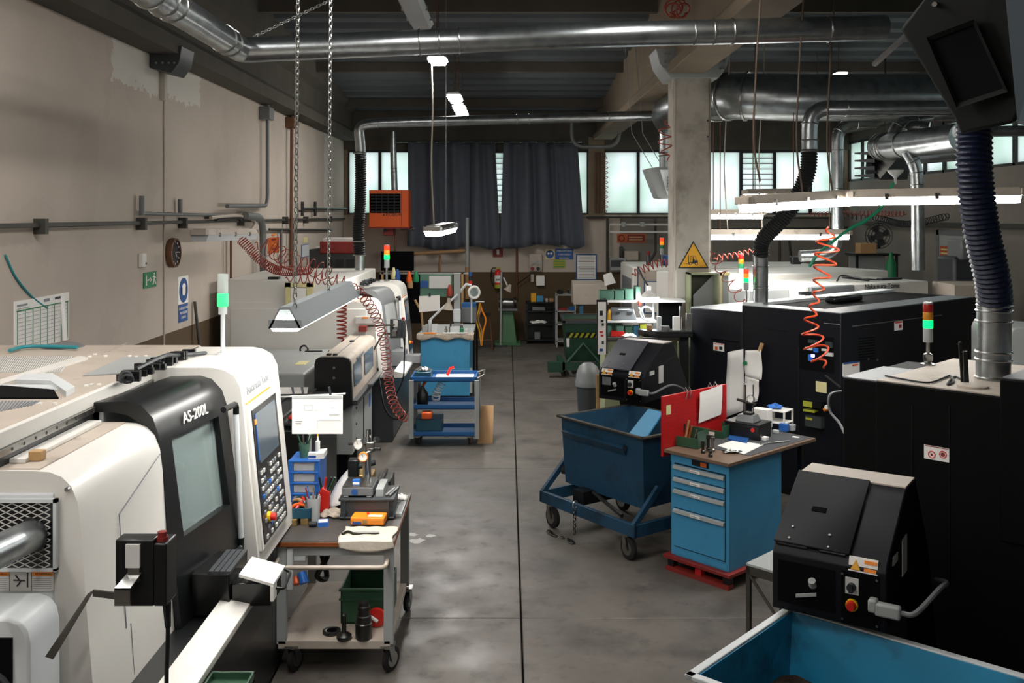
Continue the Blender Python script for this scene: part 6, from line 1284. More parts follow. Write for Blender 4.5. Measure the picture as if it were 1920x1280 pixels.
# ---- chip conveyors
def conveyor(T, label, two=True):
    t = thing('chip_conveyor', label, 'conveyor', T((.25, .4, 0)), 'navy chip conveyor heads')
    W = .53
    def side(poly, u0, u1): m = MB(T); m.prism([(u0, v, z) for v, z in poly], (u1-u0, 0, 0)); return m
    part(t, 'body', side([(0, 1.09), (0, 1.36), (.03, 1.40), (.42, 1.65), (.64, 1.65), (.98, 1.2), (1.25, .5), (.8, .3), (.5, .8), (.4, 1.09)], 0, W), 'navy', bevel=.006)
    part(t, 'lid', side([(.02, 1.405), (.42, 1.658), (.42, 1.668), (.02, 1.415)], .0, W-.17), 'navy' if not two else 'lid_navy_lit', bevel=.003)
    part(t, 'top_plate', side([(.425, 1.65), (.64, 1.65), (.64, 1.657), (.425, 1.657)], .004, W-.004), 'dusty_white')
    zl = lambda v: 1.415+(v-.02)*.6325
    m = MB(T); m.hexa([(.13, .20, zl(.20)+.001), (.20, .20, zl(.20)+.001), (.20, .225, zl(.225)+.001), (.13, .225, zl(.225)+.001), (.13, .20, zl(.2)+.004), (.20, .20, zl(.2)+.004), (.20, .225, zl(.225)+.004), (.13, .225, zl(.225)+.004)]); part(t, 'lid_slot', m, 'black_matte')
    for (u, v) in ((.07, .1), (.25, .09), (.07, .04), (.26, .03)): part(t, 'lid_screw', MB(T).cyl((u, v, zl(v)), (u, v-.004, zl(v)+.006), .006, n=8), 'steel')
    for u in ((.03, .35) if two else (.36,)):
        lb = part(t, 'warning_label', MB(T).hexa([(u, -.002, 1.345), (u+.13, -.002, 1.345), (u+.13, .0, 1.345), (u, .0, 1.345), (u, .02, 1.405), (u+.13, .02, 1.405), (u+.13, .03, 1.405), (u, .03, 1.405)]), 'paper')
        part(lb, 'triangle', MB(T).add([(u+.01, -.003, 1.353), (u+.055, -.003, 1.353), (u+.032, .013, 1.395), (u+.01, -.0, 1.353), (u+.055, -.0, 1.353), (u+.032, .016, 1.395)], [(0, 1, 2), (3, 5, 4), (0, 3, 4, 1), (1, 4, 5, 2), (2, 5, 3, 0)]), 'sign_yellow')
        for z in (1.352, 1.385): part(lb, 'label_bar', MB(T).hexa([(u+.07, -.004+(z-1.345)*.33, z), (u+.125, -.004+(z-1.345)*.33, z), (u+.125, 0+(z-1.345)*.33, z), (u+.07, 0+(z-1.345)*.33, z), (u+.07, -.004+(z-1.33)*.33, z+.014), (u+.125, -.004+(z-1.33)*.33, z+.014), (u+.125, (z-1.33)*.33, z+.014), (u+.07, (z-1.33)*.33, z+.014)]), 'orange_plastic')
    part(t, 'front_opening', MB(T).box(.03, .30, -.004, 0, 1.13, 1.33), 'black_matte')
    part(t, 'scraper', MB(T).hexa([(.12, -.02, 1.17), (.22, -.03, 1.2), (.22, -.02, 1.2), (.12, -.01, 1.17), (.12, -.02, 1.185), (.22, -.03, 1.215), (.22, -.02, 1.215), (.12, -.01, 1.185)]).cyl((.2, -.01, 1.24), (.2, -.03, 1.27), .018), 'grey_paint')
    part(t, 'rating_plate', MB(T).box(.05, .15, -.012, -.004, 1.24, 1.32), 'mid_grey') if two else None
    part(t, 'control_plate', MB(T).box(.33, .5, -.006, 0, 1.1, 1.34), 'navy_dark')
    s = part(t, 'main_switch', MB(T).box(.35, .41, -.014, -.006, 1.24, 1.315), 'paper_grey'); part(s, 'switch_knob', MB(T).cyl((.38, -.014, 1.275), (.38, -.035, 1.275), .02).box(.372, .388, -.045, -.035, 1.255, 1.295), 'ink', smooth=True)
    s = part(t, 'stop_button_ring', MB(T).cyl((.38, -.006, 1.19), (.38, -.02, 1.19), .028), 'yellow', smooth=True); part(s, 'stop_button', MB(T).lathe((.38, -.02, 1.19), [(.016, 0), (.016, .012), (.024, .016), (.02, .028)], 16, (T.s, -T.c, 0)) if False else MB(T).cyl((.38, -.02, 1.19), (.38, -.045, 1.19), .023, .018), 'red_plastic', smooth=True)
    for (u, z) in ((.335, 1.325), (.49, 1.325), (.335, 1.115), (.49, 1.115)): part(t, 'screw', MB(T).cyl((u, -.006, z), (u, -.01, z), .006, n=8), 'steel')
    c_ = part(t, 'cable_connector', MB(T).box(.46, .50, -.06, -.006, 1.19, 1.25).box(.49, .60, -.06, -.015, 1.18, 1.24), 'grey_paint', bevel=.01)
    part(c_, 'cable', MB(T).tube(bez([(.60, -.035, 1.21), (.66, -.02, 1.22), (.72, .2, 1.27), (.70, .5, 1.2), (.6, .8, 1.1)], 20), .012, 8), 'mid_grey', smooth=True)
    part(t, 'side_plate', MB(T).box(W, W+.004, .12, .22, 1.36, 1.4), 'paper_grey'); part(t, 'side_plate', MB(T).box(W, W+.004, .32, .42, 1.25, 1.43), 'paper_grey')
    part(t, 'side_seam', side([(.0, 1.365), (.72, 1.5), (.72, 1.503), (.0, 1.368)], W, W+.002), 'black')
    part(t, 'hinge', MB(T).cyl((.02, .03, 1.40), (.16, .03, 1.40), .01).cyl((.22, .03, 1.40), (.34, .03, 1.40), .01), 'black')
    part(t, 'support_leg', MB(T).box(.1, .15, .8, .85, 0, .5).box(.4, .45, .8, .85, 0, .5), 'black')
    return t
conveyor(Fr((1.29, 4.68, 0), -34), 'black-navy chip conveyor head in the right foreground above the bright bin', False)
conveyor(Fr((.95, 10.02, 0), -36), 'navy chip conveyor head with lid toned as lit behind the dark blue skip')
# ---- skips
def skip(T, label, W, D, body, rim, near, name='chip_skip', zch=.5):
    t = thing(name, label, 'skip', T((W/2, D/2, 0)))
    zr, zb, ins = 1.045, .40, .07
    A = [(0, 0, zr), (W, 0, zr), (W, D, zr), (0, D, zr)]; B = [(0, .0, zb+.05), (W, .0, zb), (W-ins, D-.12, zb), (ins, D-.12, zb+.05)]
    B = [(.02, .04, zb), (W-.02, .04, zb), (W-.06, D-.2, zb), (.06, D-.2, zb)]
    I = lambda p, k=.012: (p[0]+(k if p[0] < W/2 else -k), p[1]+(k if p[1] < D/2 else -k), p[2])
    m = MB(T)
    for i in range(4):
        j = (i+1) % 4; m.hexa([B[i], B[j], I(B[j]), I(B[i]), A[i], A[j], I(A[j]), I(A[i])])
    m.hexa([(*p[:2], zb) for p in B]+[(*I(p)[:2], zb+.012) for p in B])
    part(t, 'tub', m, body)
    r = MB(T); f = .035
    for (u0, u1, v0, v1) in ((-f, W+f, -f, .005), (-f, W+f, D-.005, D+f), (-f, .005, -f, D+f), (W-.005, W+f, -f, D+f)): r.box(u0, u1, v0, v1, zr-.012, zr+.008)
    part(t, 'rim', r, rim, bevel=.004)
    part(t, 'chips', MB(T).grid(lambda s, q: (.06+(W-.12)*s, .08+(D-.3)*q, zch+.12*math.exp(-((s-.45)**2+(q-.8)**2)*7)+.02*math.sin(s*37)*math.cos(q*31)), 24, 20), 'chips', kind='stuff')
    part(t, 'stiffener', MB(T).hexa([(.08, -.0, zr-.2), (W-.22, -.0, zr-.2), (W-.22, .02, zr-.2), (.08, .02, zr-.2), (.06, -.05, zr-.13), (W-.2, -.05, zr-.13), (W-.2, .02, zr-.12), (.06, .02, zr-.12)]), body)
    part(t, 'stiffener', MB(T).hexa([(.12, .0, zr-.3), (W-.25, .0, zr-.3), (W-.25, .02, zr-.3), (.12, .02, zr-.3), (.1, -.045, zr-.155), (W-.2, -.045, zr-.155), (W-.2, .02, zr-.155), (.1, .02, zr-.155)]) if False else MB(T).cyl((W-.24, .01, zr-.13), (W-.2, -.03, zr-.13), .02), 'black')
    part(t, 'pivot', MB(T).cyl((.05, .1, zb+.1), (-.04, .05, zb+.1), .035), 'rubber')
    v0 = -.19; fz0, fz1 = .22, .33
    part(t, 'frame_beam', MB(T).box(-.1, W+.1, v0, v0+.04, fz0, fz1), body, bevel=.004)
    part(t, 'frame_beam', MB(T).box(-.1, W+.1, D-.1, D-.06, fz0, fz1), body, bevel=.004)
    for u in (-.1, W+.06): part(t, 'frame_side', MB(T).box(u, u+.04, v0, D-.06, fz0, fz1), body, bevel=.004)
    for u in (-.09, W+.05):
        part(t, 'brace', MB(T).hexa([(u, v0, fz1), (u+.035, v0, fz1), (u+.035, v0+.07, fz1), (u, v0+.07, fz1), (u, v0+.30, .62), (u+.035, v0+.30, .62), (u+.035, v0+.36, .60), (u, v0+.36, .60)]), rim if False else body)
    part(t, 'tilt_bar', MB(T).box(.3, .45, -.1, .4, .3, .42), 'black')
    part(t, 'tilt_lever', MB(T).tube([(.5, -.02, .42), (W-.1, -.15, .36)], .018, 8), 'dark_steel', smooth=True)
    for u in (.02, W-.05):
        for v in (v0+.05, D-.15): castor(t, *T((u, v, 0))[:2], .22, .1, -60, .05)
    return t
TS = Fr((.52, 9.35, 0), -54)
sk = skip(TS, 'dark blue tipping skip on wheels beside the drawer cabinet', 1.13, .92, 'blue_skip', 'iron_rail', False, zch=.72)  # chips raised; the dark heap also stands in for shade under the conveyor
part(sk, 'hook', MB(TS).torus((.46, -.21, .33), (1, .3, 0), .035, .006, 16, 6), 'chain_zinc', smooth=True)
m = MB(TS)
for k in range(8): m.torus((.46, -.215, .28-k*.03), (1 if k % 2 else 0, 0 if k % 2 else 1, .0), .016, .005, 10, 5)
for k in range(16): m.torus((.46-.02*k+.12*math.sin(k*.5), -.28-.02*math.sin(k), .012), (.3, .2, 1), .018, .005, 10, 5)
part(sk, 'hanging_chain', m, 'dark_steel', smooth=True, kind='stuff')
a = TS((.0, 0, 0)); m = MB(TS); m.hexa([(.42, .45, .84), (.66, .45, .84), (.66, .47, .84), (.42, .47, .84), (.46, .72, 1.1), (.66, .72, 1.1), (.66, .74, 1.1), (.46, .74, 1.1)]); solo('chute_plate', 'light blue chute plate standing inside the dark blue skip', 'chute', m, 'blue_cab')
TS2 = Fr((.80, 4.08, 0), -42)
sk2 = skip(TS2, 'bright blue chip skip at the lower right corner', 1.75, .90, 'blue_skip_bright', 'cool_white', True, zch=.80)
# ---- drawer cabinet on a red pallet
TD = Fr((1.386, 8.14, 0), -48); W, D = .585, .76
t = thing('red_pallet', 'low red steel pallet under the bright blue drawer cabinet', 'pallet', TD((W/2, D/2, 0)))
part(t, 'deck', MB(TD).box(-.05, W+.04, -.05, D+.03, .10, .13), 'red_dark', bevel=.004)
part(t, 'runner', MB(TD).box(-.03, W+.02, -.04, .03, 0, .035), 'red_dark'); part(t, 'runner', MB(TD).box(-.03, W+.02, D-.1, D, 0, .035), 'red_dark')
for u in (-.02, W/2-.03, W-.05):
    for v in (-.02, D-.08): part(t, 'foot', MB(TD).box(u, u+.06, v, v+.06, .035, .1), 'red_paint' if u > 0 and u < W-.1 else 'black')
t = thing('drawer_cabinet', 'bright blue steel drawer cabinet with four grey handles', 'cabinet', TD((W/2, D/2, .13)))
part(t, 'body', MB(TD).box(0, W, 0, D, .13, .99), 'blue_cab', bevel=.004)
part(t, 'kick_panel', MB(TD).box(.03, W-.02, -.004, 0, .15, .19), 'blue_cab')
zs = (.21, .535, .70, .80, .905); names = []
for k in range(4):
    z0, z1 = zs[k]+.004, zs[k+1]-.004
    d = part(t, 'drawer', MB(TD).box(.04, W-.035, -.012, .0, z0, z1), 'blue_cab', bevel=.002)
    h = part(d, 'drawer_handle', MB(TD).prism([(.04, -.012, z1-.002), (.04, -.032, z1-.008), (.04, -.034, z1-.034), (.04, -.012, z1-.04)], (W-.075, 0, 0)), 'grey_paint', bevel=.002)
    part(d, 'label_holder', MB(TD).box(.22, .32, -.037, -.032, z1-.03, z1-.010), 'paper')
    m = MB(TD); 
    for q in range(5): m.box(.23+q*.016, .24+q*.016, -.0385, -.037, z1-.025, z1-.016)
    part(d, 'label_print', m, 'ink_grey')
part(t, 'drawer_gap', MB(TD).box(.036, W-.031, -.003, 0, .206, .91), 'black')
part(t, 'header', MB(TD).box(0, W, -.004, 0, .915, .985), 'blue_cab'); part(t, 'lock_plate', MB(TD).box(.22, .39, -.008, -.003, .925, .97), 'black'); part(t, 'lock_tag', MB(TD).box(.31, .37, -.011, -.007, .93, .965), 'sign_orange')
m = MB(TD); m.box(-.04, W+.03, -.05, 1.27, .99, 1.018); tp = solo('cabinet_worktop', 'dark worktop with wooden edge over the blue drawer cabinet', 'worktop', m, 'worktop_brown', bevel=.003)
part(tp, 'work_mat', MB(TD).box(.02, W+.0, .28, 1.25, 1.018, 1.021), 'mat_grey'); part(tp, 'rear_leg', MB(TD).box(.02, .06, 1.15, 1.19, 0, .99).box(.5, .54, 1.15, 1.19, 0, .99), 'black')
ZW = 1.021
# red perforated panel
t = thing('pegboard', 'red perforated steel panel with clipped drawing at the cabinet left', 'board', TD((-.06, .45, .95)))
part(t, 'panel', MB(TD).box(-.07, -.045, -.05, .86, .95, 1.46), 'red_paint', bevel=.003)
m = MB(TD)
for i in range(24):
    for j in range(13): m.box(-.0445, -.0435, -.03+i*.036, -.022+i*.036, .98+j*.036, .987+j*.036)
part(t, 'hole', m, 'red_dark', kind='stuff')
part(t, 'sticker', MB(TD).box(-.045, -.042, -.01, .05, 1.30, 1.38), 'tape_yellow')
for v in (.25, .3, .6, .68): part(t, 'hook', MB(TD).tube([(-.06, v, 1.46), (-.05, v+.01, 1.5), (-.03, v+.02, 1.46), (-.035, v, 1.40)], .006, 6), 'steel')
m = MB(TD); m.grid(lambda s, q: (-.03+.015*math.sin(q*2), .42+.33*s, 1.17+.27*q+.03*s), 3, 4); solo('clipped_drawing', 'white drawing clipped to the red perforated panel', 'sheet', m, 'paper', solid=.003)
def wb(px, py): return on(px, py, ZW)
# green parts bins
for k, (px, py, ang, lb) in enumerate(((1290, 832, -40, 'green parts bin with wooden handled tools at the cabinet corner'), (1348, 816, -40, 'green parts bin beside the black case'))):
    c = wb(px, py); TG = Fr((c.x-.02, c.y, ZW), ang); t = thing('parts_bin', lb, 'bin', c, 'green parts bins on the drawer cabinet')
    m = MB(TG); w2, d2, h2 = (.17, .2, .14) if not k else (.11, .2, .11)
    m.box(-w2, w2, -d2/2, d2/2, 0, .005)
    for a_ in ((-w2, w2, d2/2-.005, d2/2), (-w2, -w2+.005, -d2/2, d2/2), (w2-.005, w2, -d2/2, d2/2)): m.box(*a_, 0, h2)
    m.box(-w2, w2, -d2/2, -d2/2+.005, 0, h2*.6); part(t, 'shell', m, 'green_plastic', bevel=.003)
    if not k:
        for (dx, dy, mt, l) in ((-.05, .0, 'ink', .17), (-.02, .02, 'wood', .2), (.02, .0, 'wood_edge', .16), (.06, .02, 'steel', .13), (-.08, .01, 'ink', .14)): part(t, 'tool_handle', MB(TG).cyl((dx, dy, .01), (dx+.03, dy+.02, l), .012, .009, 8), mt, smooth=True)
    part(t, 'label', MB(TG).box(-.03, .03, -d2/2-.002, -d2/2, .02, .05), 'paper' if k else 'green_plastic')
G3 = 'steel tool holders standing on the drawer cabinet'
for k, (px, py, h2, lb) in enumerate(((1318, 849, .1, 'left dark steel collet on the cabinet corner'), (1328, 844, .13, 'tallest dark steel collet on the cabinet corner'), (1337, 846, .12, 'pale steel collet on the cabinet corner'), (1332, 856, .05, 'lowest dark steel bolt on the cabinet corner'))):
    c = wb(px, py); m = MB(); m.lathe(c, [(.018, 0), (.018, .02), (.012, .025), (.013, h2*.7), (.018, h2*.75), (.016, h2), (.008, h2)], 14); solo('collet', lb, 'collet', m, 'dark_steel' if k != 2 else 'steel', group=G3, smooth=True)
c = wb(1372, 848); cloth('clamp_heap', 'heap of small metal rings on the cabinet front', (c.x, c.y, ZW), .08, .04, .03, 'steel', 41, 10)
for k, (q, lb) in enumerate((([(1345, 836), (1395, 852), (1432, 834), (1375, 826)], 'white sheet lying on the cabinet worktop'), ([(1365, 825), (1400, 832), (1405, 824), (1368, 817)], 'blue and white packet on the cabinet worktop'))):
    m = MB(); p = [wb(x, y) for x, y in q]; m.hexa([v+Vector((0, 0, .001)) for v in p]+[v+Vector((0, 0, .005+.01*k)) for v in p]); solo('worktop_sheet', lb, 'sheet', m, 'paper' if k == 0 else 'sign_blue')
c = wb(1392, 822); TG = Fr((c.x, c.y, ZW), -40)
t = thing('black_case', 'black plastic case carrying the small gauge stand', 'case', c); part(t, 'shell', MB(TG).box(-.17, .16, 0, .24, 0, .12), 'black', bevel=.006); part(t, 'lid', MB(TG).box(-.175, .165, -.005, .245, .12, .14), 'black', bevel=.004); part(t, 'sticker', MB(TG).cyl((.1, 0, .09), (.1, -.008, .09), .018), 'red_plastic')
t = thing('gauge_stand', 'cast iron gauge stand with a dial on the black case', 'gauge stand', TG((-.01, .1, .14)))
part(t, 'base', MB(TG).hexa([(-.09, .03, .14), (.09, .03, .14), (.09, .19, .14), (-.09, .19, .14), (-.07, .05, .20), (.07, .05, .20), (.07, .17, .20), (-.07, .17, .20)]), 'mid_grey', bevel=.005)
part(t, 'anvil', MB(TG).box(-.03, .05, .07, .14, .2, .22), 'dark_steel', bevel=.004)
part(t, 'column', MB(TG).cyl((-.04, .13, .2), (-.04, .13, .46), .011), 'steel', smooth=True); part(t, 'column', MB(TG).cyl((.03, .15, .2), (.03, .15, .46), .005), 'steel'); part(t, 'arm', MB(TG).tube([(-.1, .1, .32), (.09, .08, .30)], .013, 8), 'dark_steel', smooth=True)
gauge(t, TG((.05, .06, .35)), .034, 'steel', (TG.s, -TG.c, 0))
c = wb(1452, 800); TG = Fr((c.x, c.y, ZW), -40); t = thing('small_rack', 'small white two-level rack behind the black case', 'rack', c)
for z in (.03, .14): part(t, 'shelf', MB(TG).box(-.1, .1, 0, .2, z, z+.012), 'paper', bevel=.003)
for u in (-.1, .085):
    for v in (0, .185): part(t, 'leg', MB(TG).box(u, u+.015, v, v+.015, 0, .14), 'paper')
cloth('blue_gloves', 'blue and green crumpled film on the small white rack', TG((-.04, .1, .153)), .07, .06, .05, 'blue_plastic', 51, 10)
c = wb(1432, 806); solo('paper_carton', 'white carton with orange edge behind the gauge stand', 'box', MB(Fr((c.x, c.y+.1, ZW), -40)).box(-.09, .07, 0, .1, 0, .17), 'paper', bevel=.004)
for k, (px, py, w2, h2, mt, lb, cat) in enumerate(((1429, 824, .05, .03, 'paper', 'white topped dark tin beside the black case', 'tin'), (1441, 806, .03, .05, 'grey_paint', 'grey cup under the small white rack', 'cup'), (1470, 808, .04, .07, 'blue_plastic', 'blue clamp on the right of the cabinet worktop', 'clamp'), (1484, 806, .04, .05, 'clear_plastic', 'clear jar near the right end of the worktop', 'jar'), (1492, 820, .03, .008, 'paper', 'tiny white tag lying at the worktop end', 'tag'), (1455, 812, .025, .03, 'cool_white', 'small pale box beside the grey cup', 'box'))):
    c = wb(px, py); m = MB(Fr((c.x, c.y, ZW), -40))
    if cat in ('cup', 'jar'): m = MB(); m.lathe(c, [(w2*.85, 0), (w2, h2), (w2*.85, h2), (w2*.75, .01)], 16); solo(cat, lb, cat, m, mt, smooth=True)
    else: m.box(-w2, w2, -w2*.6, w2*.6, 0, h2); solo(cat, lb, cat, m, mt, bevel=.004)
solo('pliers', 'thin dark pliers lying on the grey work mat', 'pliers', MB().tube([wb(1425, 835)+Vector((0, 0, .008)), wb(1450, 831)+Vector((0, 0, .008)), wb(1480, 828)+Vector((0, 0, .008))], .006, 6), 'steel')
# low stand with basin
t = thing('low_stand', 'low steel stand between drawer cabinet and foreground conveyor', 'stand', (1.95, 6.6, 0)); TL = Fr((1.70, 6.85, 0), -45)
part(t, 'top', MB(TL).box(0, .55, 0, .5, .5, .52), 'grey_paint', bevel=.004)
for u in (0, .52):
    for v in (0, .47): part(t, 'leg', MB(TL).box(u, u+.03, v, v+.03, 0, .5), 'iron_rail')
part(t, 'rail', MB(TL).box(0, .55, 0, .02, .44, .5), 'iron_rail'); part(t, 'cross_brace', MB(TL).tube([(.02, .01, .44), (.4, .01, .02)], .01, 6), 'iron_rail')
m = MB(); c = TL((.28, .2, .52)); m.lathe(c, [(.07, 0), (.1, .09), (.095, .09), (.065, .008)], 20); solo('white_basin', 'white basin standing on the low steel stand', 'basin', m, 'paper_grey', smooth=True)
# ================================================================== DESK BEHIND THE CONVEYOR
YD = 11.6
def dz(y, Y=YD): return H-(y-CY)*Y/F
def dx(x, Y=YD): return (x-CX)*Y/F
t = thing('tool_bench', 'olive steel tool bench with white shelves left of the column', 'bench', (1.7, 11.9, 0))
part(t, 'base', MB().box(dx(1134), 2.10, YD, 12.2, 0, dz(632)-.03), 'olive_light', bevel=.008); part(t, 'worktop', MB().box(dx(1130), 2.12, YD-.05, 12.22, dz(632)-.03, dz(632)), 'worktop')
for (y, x0, x1, nm) in ((604, 1138, 1232, 'shelf'), (566, 1133, 1287, 'shelf')): part(t, nm, MB().box(dx(x0), dx(x1), YD+.05, YD+.4, dz(y)-.012, dz(y)+.015), 'paper', bevel=.004)
part(t, 'shelf_post', MB().box(dx(1133), dx(1138), YD+.1, YD+.14, dz(632), dz(560)), 'dark_grey'); part(t, 'shelf_post', MB().box(dx(1230), dx(1234), YD+.3, YD+.34, dz(632), dz(566)), 'cool_white'); part(t, 'back_panel', MB().box(dx(1245), dx(1290), YD+.4, YD+.43, dz(632), dz(568)), 'navy_dark')
solo('steel_partition', 'olive brown steel panel between the bench and navy machine', 'panel', MB().box(2.04, 2.10, 11.35, YD-.05, 0, dz(638)), 'olive', bevel=.004)
t = thing('wall_banner', 'narrow white banner with dark marks hanging at the bench end', 'banner', (dx(1127), YD-.1, 1.3)); part(t, 'frame', MB().box(dx(1117), dx(1137), YD-.12, YD-.1, dz(660), dz(560)), 'black'); m = MB(); m.grid(lambda s, q: (dx(1119)+(dx(1134)-dx(1119))*s, YD-.135-.01*math.sin(q*9), dz(661)+(dz(564)-dz(661))*q), 3, 12); part(t, 'sheet', m, 'paper', solid=.004)
for k, (y, h_, mt) in enumerate(((580, 9, 'ink'), (597, 4, 'ink'), (603, 5, 'ink'), (618, 3, 'red_plastic'), (624, 4, 'red_plastic'), (636, 6, 'ink'), (650, 5, 'sign_blue'))): part(t, 'mark', MB().box(dx(1122+k % 3*2), dx(1128+k % 3), YD-.155, YD-.15, dz(y+h_), dz(y)), mt)
for k, (x0, x1, y0, y1, lb) in enumerate(((1125, 1151, 545, 562, 'leftmost green bin on the upper white shelf'), (1153, 1170, 544, 562, 'second green bin on the upper white shelf'), (1172, 1188, 541, 562, 'third taller green bin on the upper white shelf'), (1192, 1201, 537, 562, 'narrow green bin beside the bright lamp'))):
    m = MB(); Y = YD+.12; a, b = dx(x0, Y), dx(x1, Y); z0, z1 = dz(566)+.016, dz(y0, Y)
    m.box(a, b, Y, Y+.2, z0, z0+.006)
    for q in ((a, b, Y, Y+.006), (a, b, Y+.194, Y+.2), (a, a+.006, Y, Y+.2), (b-.006, b, Y, Y+.2)): m.box(*q, z0, z1)
    solo('green_bin', lb, 'bin', m, 'green_bin', group='green bins on the upper shelf', bevel=.003)
t = thing('bench_lamp', 'very bright lamp with white shade clamped over the tool bench', 'lamp', (dx(1216), YD-.05, 1.98)); c = Vector((dx(1216), YD-.02, dz(556)))
part(t, 'bulb', MB().lathe(c, [(.09, -.06), (.13, -.03), (.125, -.01), (.06, .02)], 24), 'bulb', smooth=True); part(t, 'shade', MB().lathe(c, [(.11, .0), (.05, .06), (.03, .07), (.03, .13), (.02, .135)], 24), 'paper', smooth=True)
part(t, 'arm', MB().tube([c+Vector((0, .02, .12)), at(1205, 520, YD+.1), at(1196, 500, YD+.2)], .012, 8), 'dark_grey', smooth=True); part(t, 'red_clamp', MB().box(dx(1197), dx(1202), YD-.02, YD+.05, dz(572), dz(560)), 'red_plastic')
part(t, 'post', MB().tube([at(1196, 500, YD+.2), at(1196, 566, YD+.2)], .01, 6), 'dark_grey')
t = thing('ring_lamp', 'white ring magnifier in front of the grey tool case', 'lamp', at(1212, 605, YD)); part(t, 'ring', MB().torus(at(1213, 588, YD-.05), (.3, -1, .35), .085, .01, 28, 8), 'paper', smooth=True); part(t, 'bracket', MB().tube([at(1198, 577, YD), at(1203, 583, YD-.03), at(1207, 595, YD)], .012, 6), 'grey_paint')
m = MB(); m.hexa([(dx(1147), YD+.06, dz(604)+.016), (dx(1196), YD+.06, dz(604)+.016), (dx(1197), YD+.3, dz(604)+.016), (dx(1147), YD+.3, dz(604)+.016), (dx(1148), YD+.08, dz(580)), (dx(1190), YD+.08, dz(580)), (dx(1190), YD+.28, dz(580)), (dx(1150), YD+.28, dz(580))]); t = solo('tool_case', 'blue-grey plastic tool case on the lower white shelf', 'case', m, 'mid_grey', bevel=.012); part(t, 'latch', MB().box(dx(1156), dx(1163), YD+.055, YD+.07, dz(590), dz(585)).box(dx(1178), dx(1187), YD+.055, YD+.07, dz(590), dz(585)), 'dark_grey'); part(t, 'handle', MB().tube([(dx(1160), YD+.05, dz(581)), (dx(1182), YD+.05, dz(581))], .008, 6), 'cool_white')
m = MB(); c = (dx(1144), YD+.1, dz(604)+.016); m.lathe(c, [(.022, 0), (.022, .1), (.012, .12), (.012, .13)], 14); solo('yellow_can', 'small yellow spray can with red cap on the lower shelf', 'can', m, 'sign_yellow', smooth=True)
for k, (x0, x1, y0, y1, mt, lb) in enumerate(((1136, 1147, 612, 630, 'green_bin', 'olive green bin at the left of the bench worktop'), (1156, 1170, 612, 628, 'green_bin', 'open green bin in the middle of the bench worktop'), (1172, 1186, 612, 626, 'green_plastic', 'dark green bin under the lower white shelf'), (1188, 1199, 611, 625, 'teal_plastic', 'teal bin under the lower white shelf'), (1146, 1171, 621, 633, 'red_plastic', 'red open bin on the bench worktop'), (1200, 1214, 608, 616, 'lime', 'pale green pack near the ring lamp'))):
    Y = YD+.02+.08*(k != 4)*.5; m = MB(); a, b = dx(x0, Y), dx(x1, Y); zb_ = dz(632)+.001; zt2 = max(dz(y0, Y), zb_+.05)
    m.box(a, b, Y, Y+.12, zb_, zb_+.006)
    for q in ((a, b, Y, Y+.005), (a, b, Y+.115, Y+.12), (a, a+.005, Y, Y+.12), (b-.005, b, Y, Y+.12)): m.box(*q, zb_, zt2)
    solo('small_bin', lb, 'bin', m, mt, bevel=.002)
cloth('white_cloth', 'crumpled white cloth on the bench behind the conveyor', (dx(1180), YD-.0, dz(632)), .09, .05, .05, 'paper', 61, 12)
# black curved tray with tools
t = thing('curved_tray', 'black curved tray with measuring tools left of the navy machine', 'tray', at(1255, 635, 11.2)); Y = 11.05; z1 = dz(621, Y); z0 = dz(633, Y)
m = MB(); pts = [(dx(1201, Y), Y+.25), (dx(1208, Y), Y+.05), (dx(1235, Y), Y-.02), (dx(1300, Y), Y+.0), (dx(1300, Y), Y+.25)]; m.prism([(x, y, z0) for x, y in pts], (0, 0, z1-z0)); part(t, 'tray', m, 'black', bevel=.01); part(t, 'bracket', MB().box(2.0, 2.1, Y+.1, Y+.2, 0, z0), 'black')
for k, (px, h_, mt, w2, lb) in enumerate(((1218, .06, 'cardboard', .06, 'brown small part at the left of the black tray'), (1236, .16, 'cool_white', .05, 'pale micrometer stand on the black tray'), (1247, .05, 'steel', .1, 'flat steel fixture on the black tray'), (1270, .16, 'paper', .1, 'white square instrument on the black tray'), (1276, .28, 'steel', .02, 'thin steel gauge rod on the black tray'), (1292, .2, 'steel', .07, 'steel dial gauge at the right of the black tray'))):
    x = dx(px, Y+.1); m = MB(); m.box(x-w2/2, x+w2/2, Y+.08, Y+.14, z1, z1+h_); solo('tray_tool', lb, 'tool', m, mt, bevel=.006)
# olive open cabinet in front of the column
t = thing('olive_cabinet', 'olive steel cabinet with open dark front at the column foot', 'cabinet', (2.5, 12.0, 0)); Y = 11.95; a, b = dx(1293, Y), dx(1348, Y)
part(t, 'back', MB().box(a, b, 12.2, 12.22, 0, dz(512, Y)), 'olive_dark'); part(t, 'side', MB().box(a, a+.02, Y, 12.2, 0, dz(512, Y)), 'tape_yellow').data.materials[0] = MATS['olive_light']; part(t, 'side', MB().box(b-.02, b, Y, 12.2, 0, dz(515, Y)), 'olive_light'); part(t, 'top', MB().box(a, b, Y, 12.2, dz(512, Y)-.02, dz(512, Y)), 'olive_light'); part(t, 'door', MB().hexa([(a+.05, 11.97, 1.2), (b-.02, 12.15, 1.2), (b-.02, 12.17, 1.2), (a+.05, 11.99, 1.2), (a+.05, 11.97, 2.0), (b-.02, 12.15, 2.25), (b-.02, 12.17, 2.25), (a+.05, 11.99, 2.0)]), 'grey_paint')
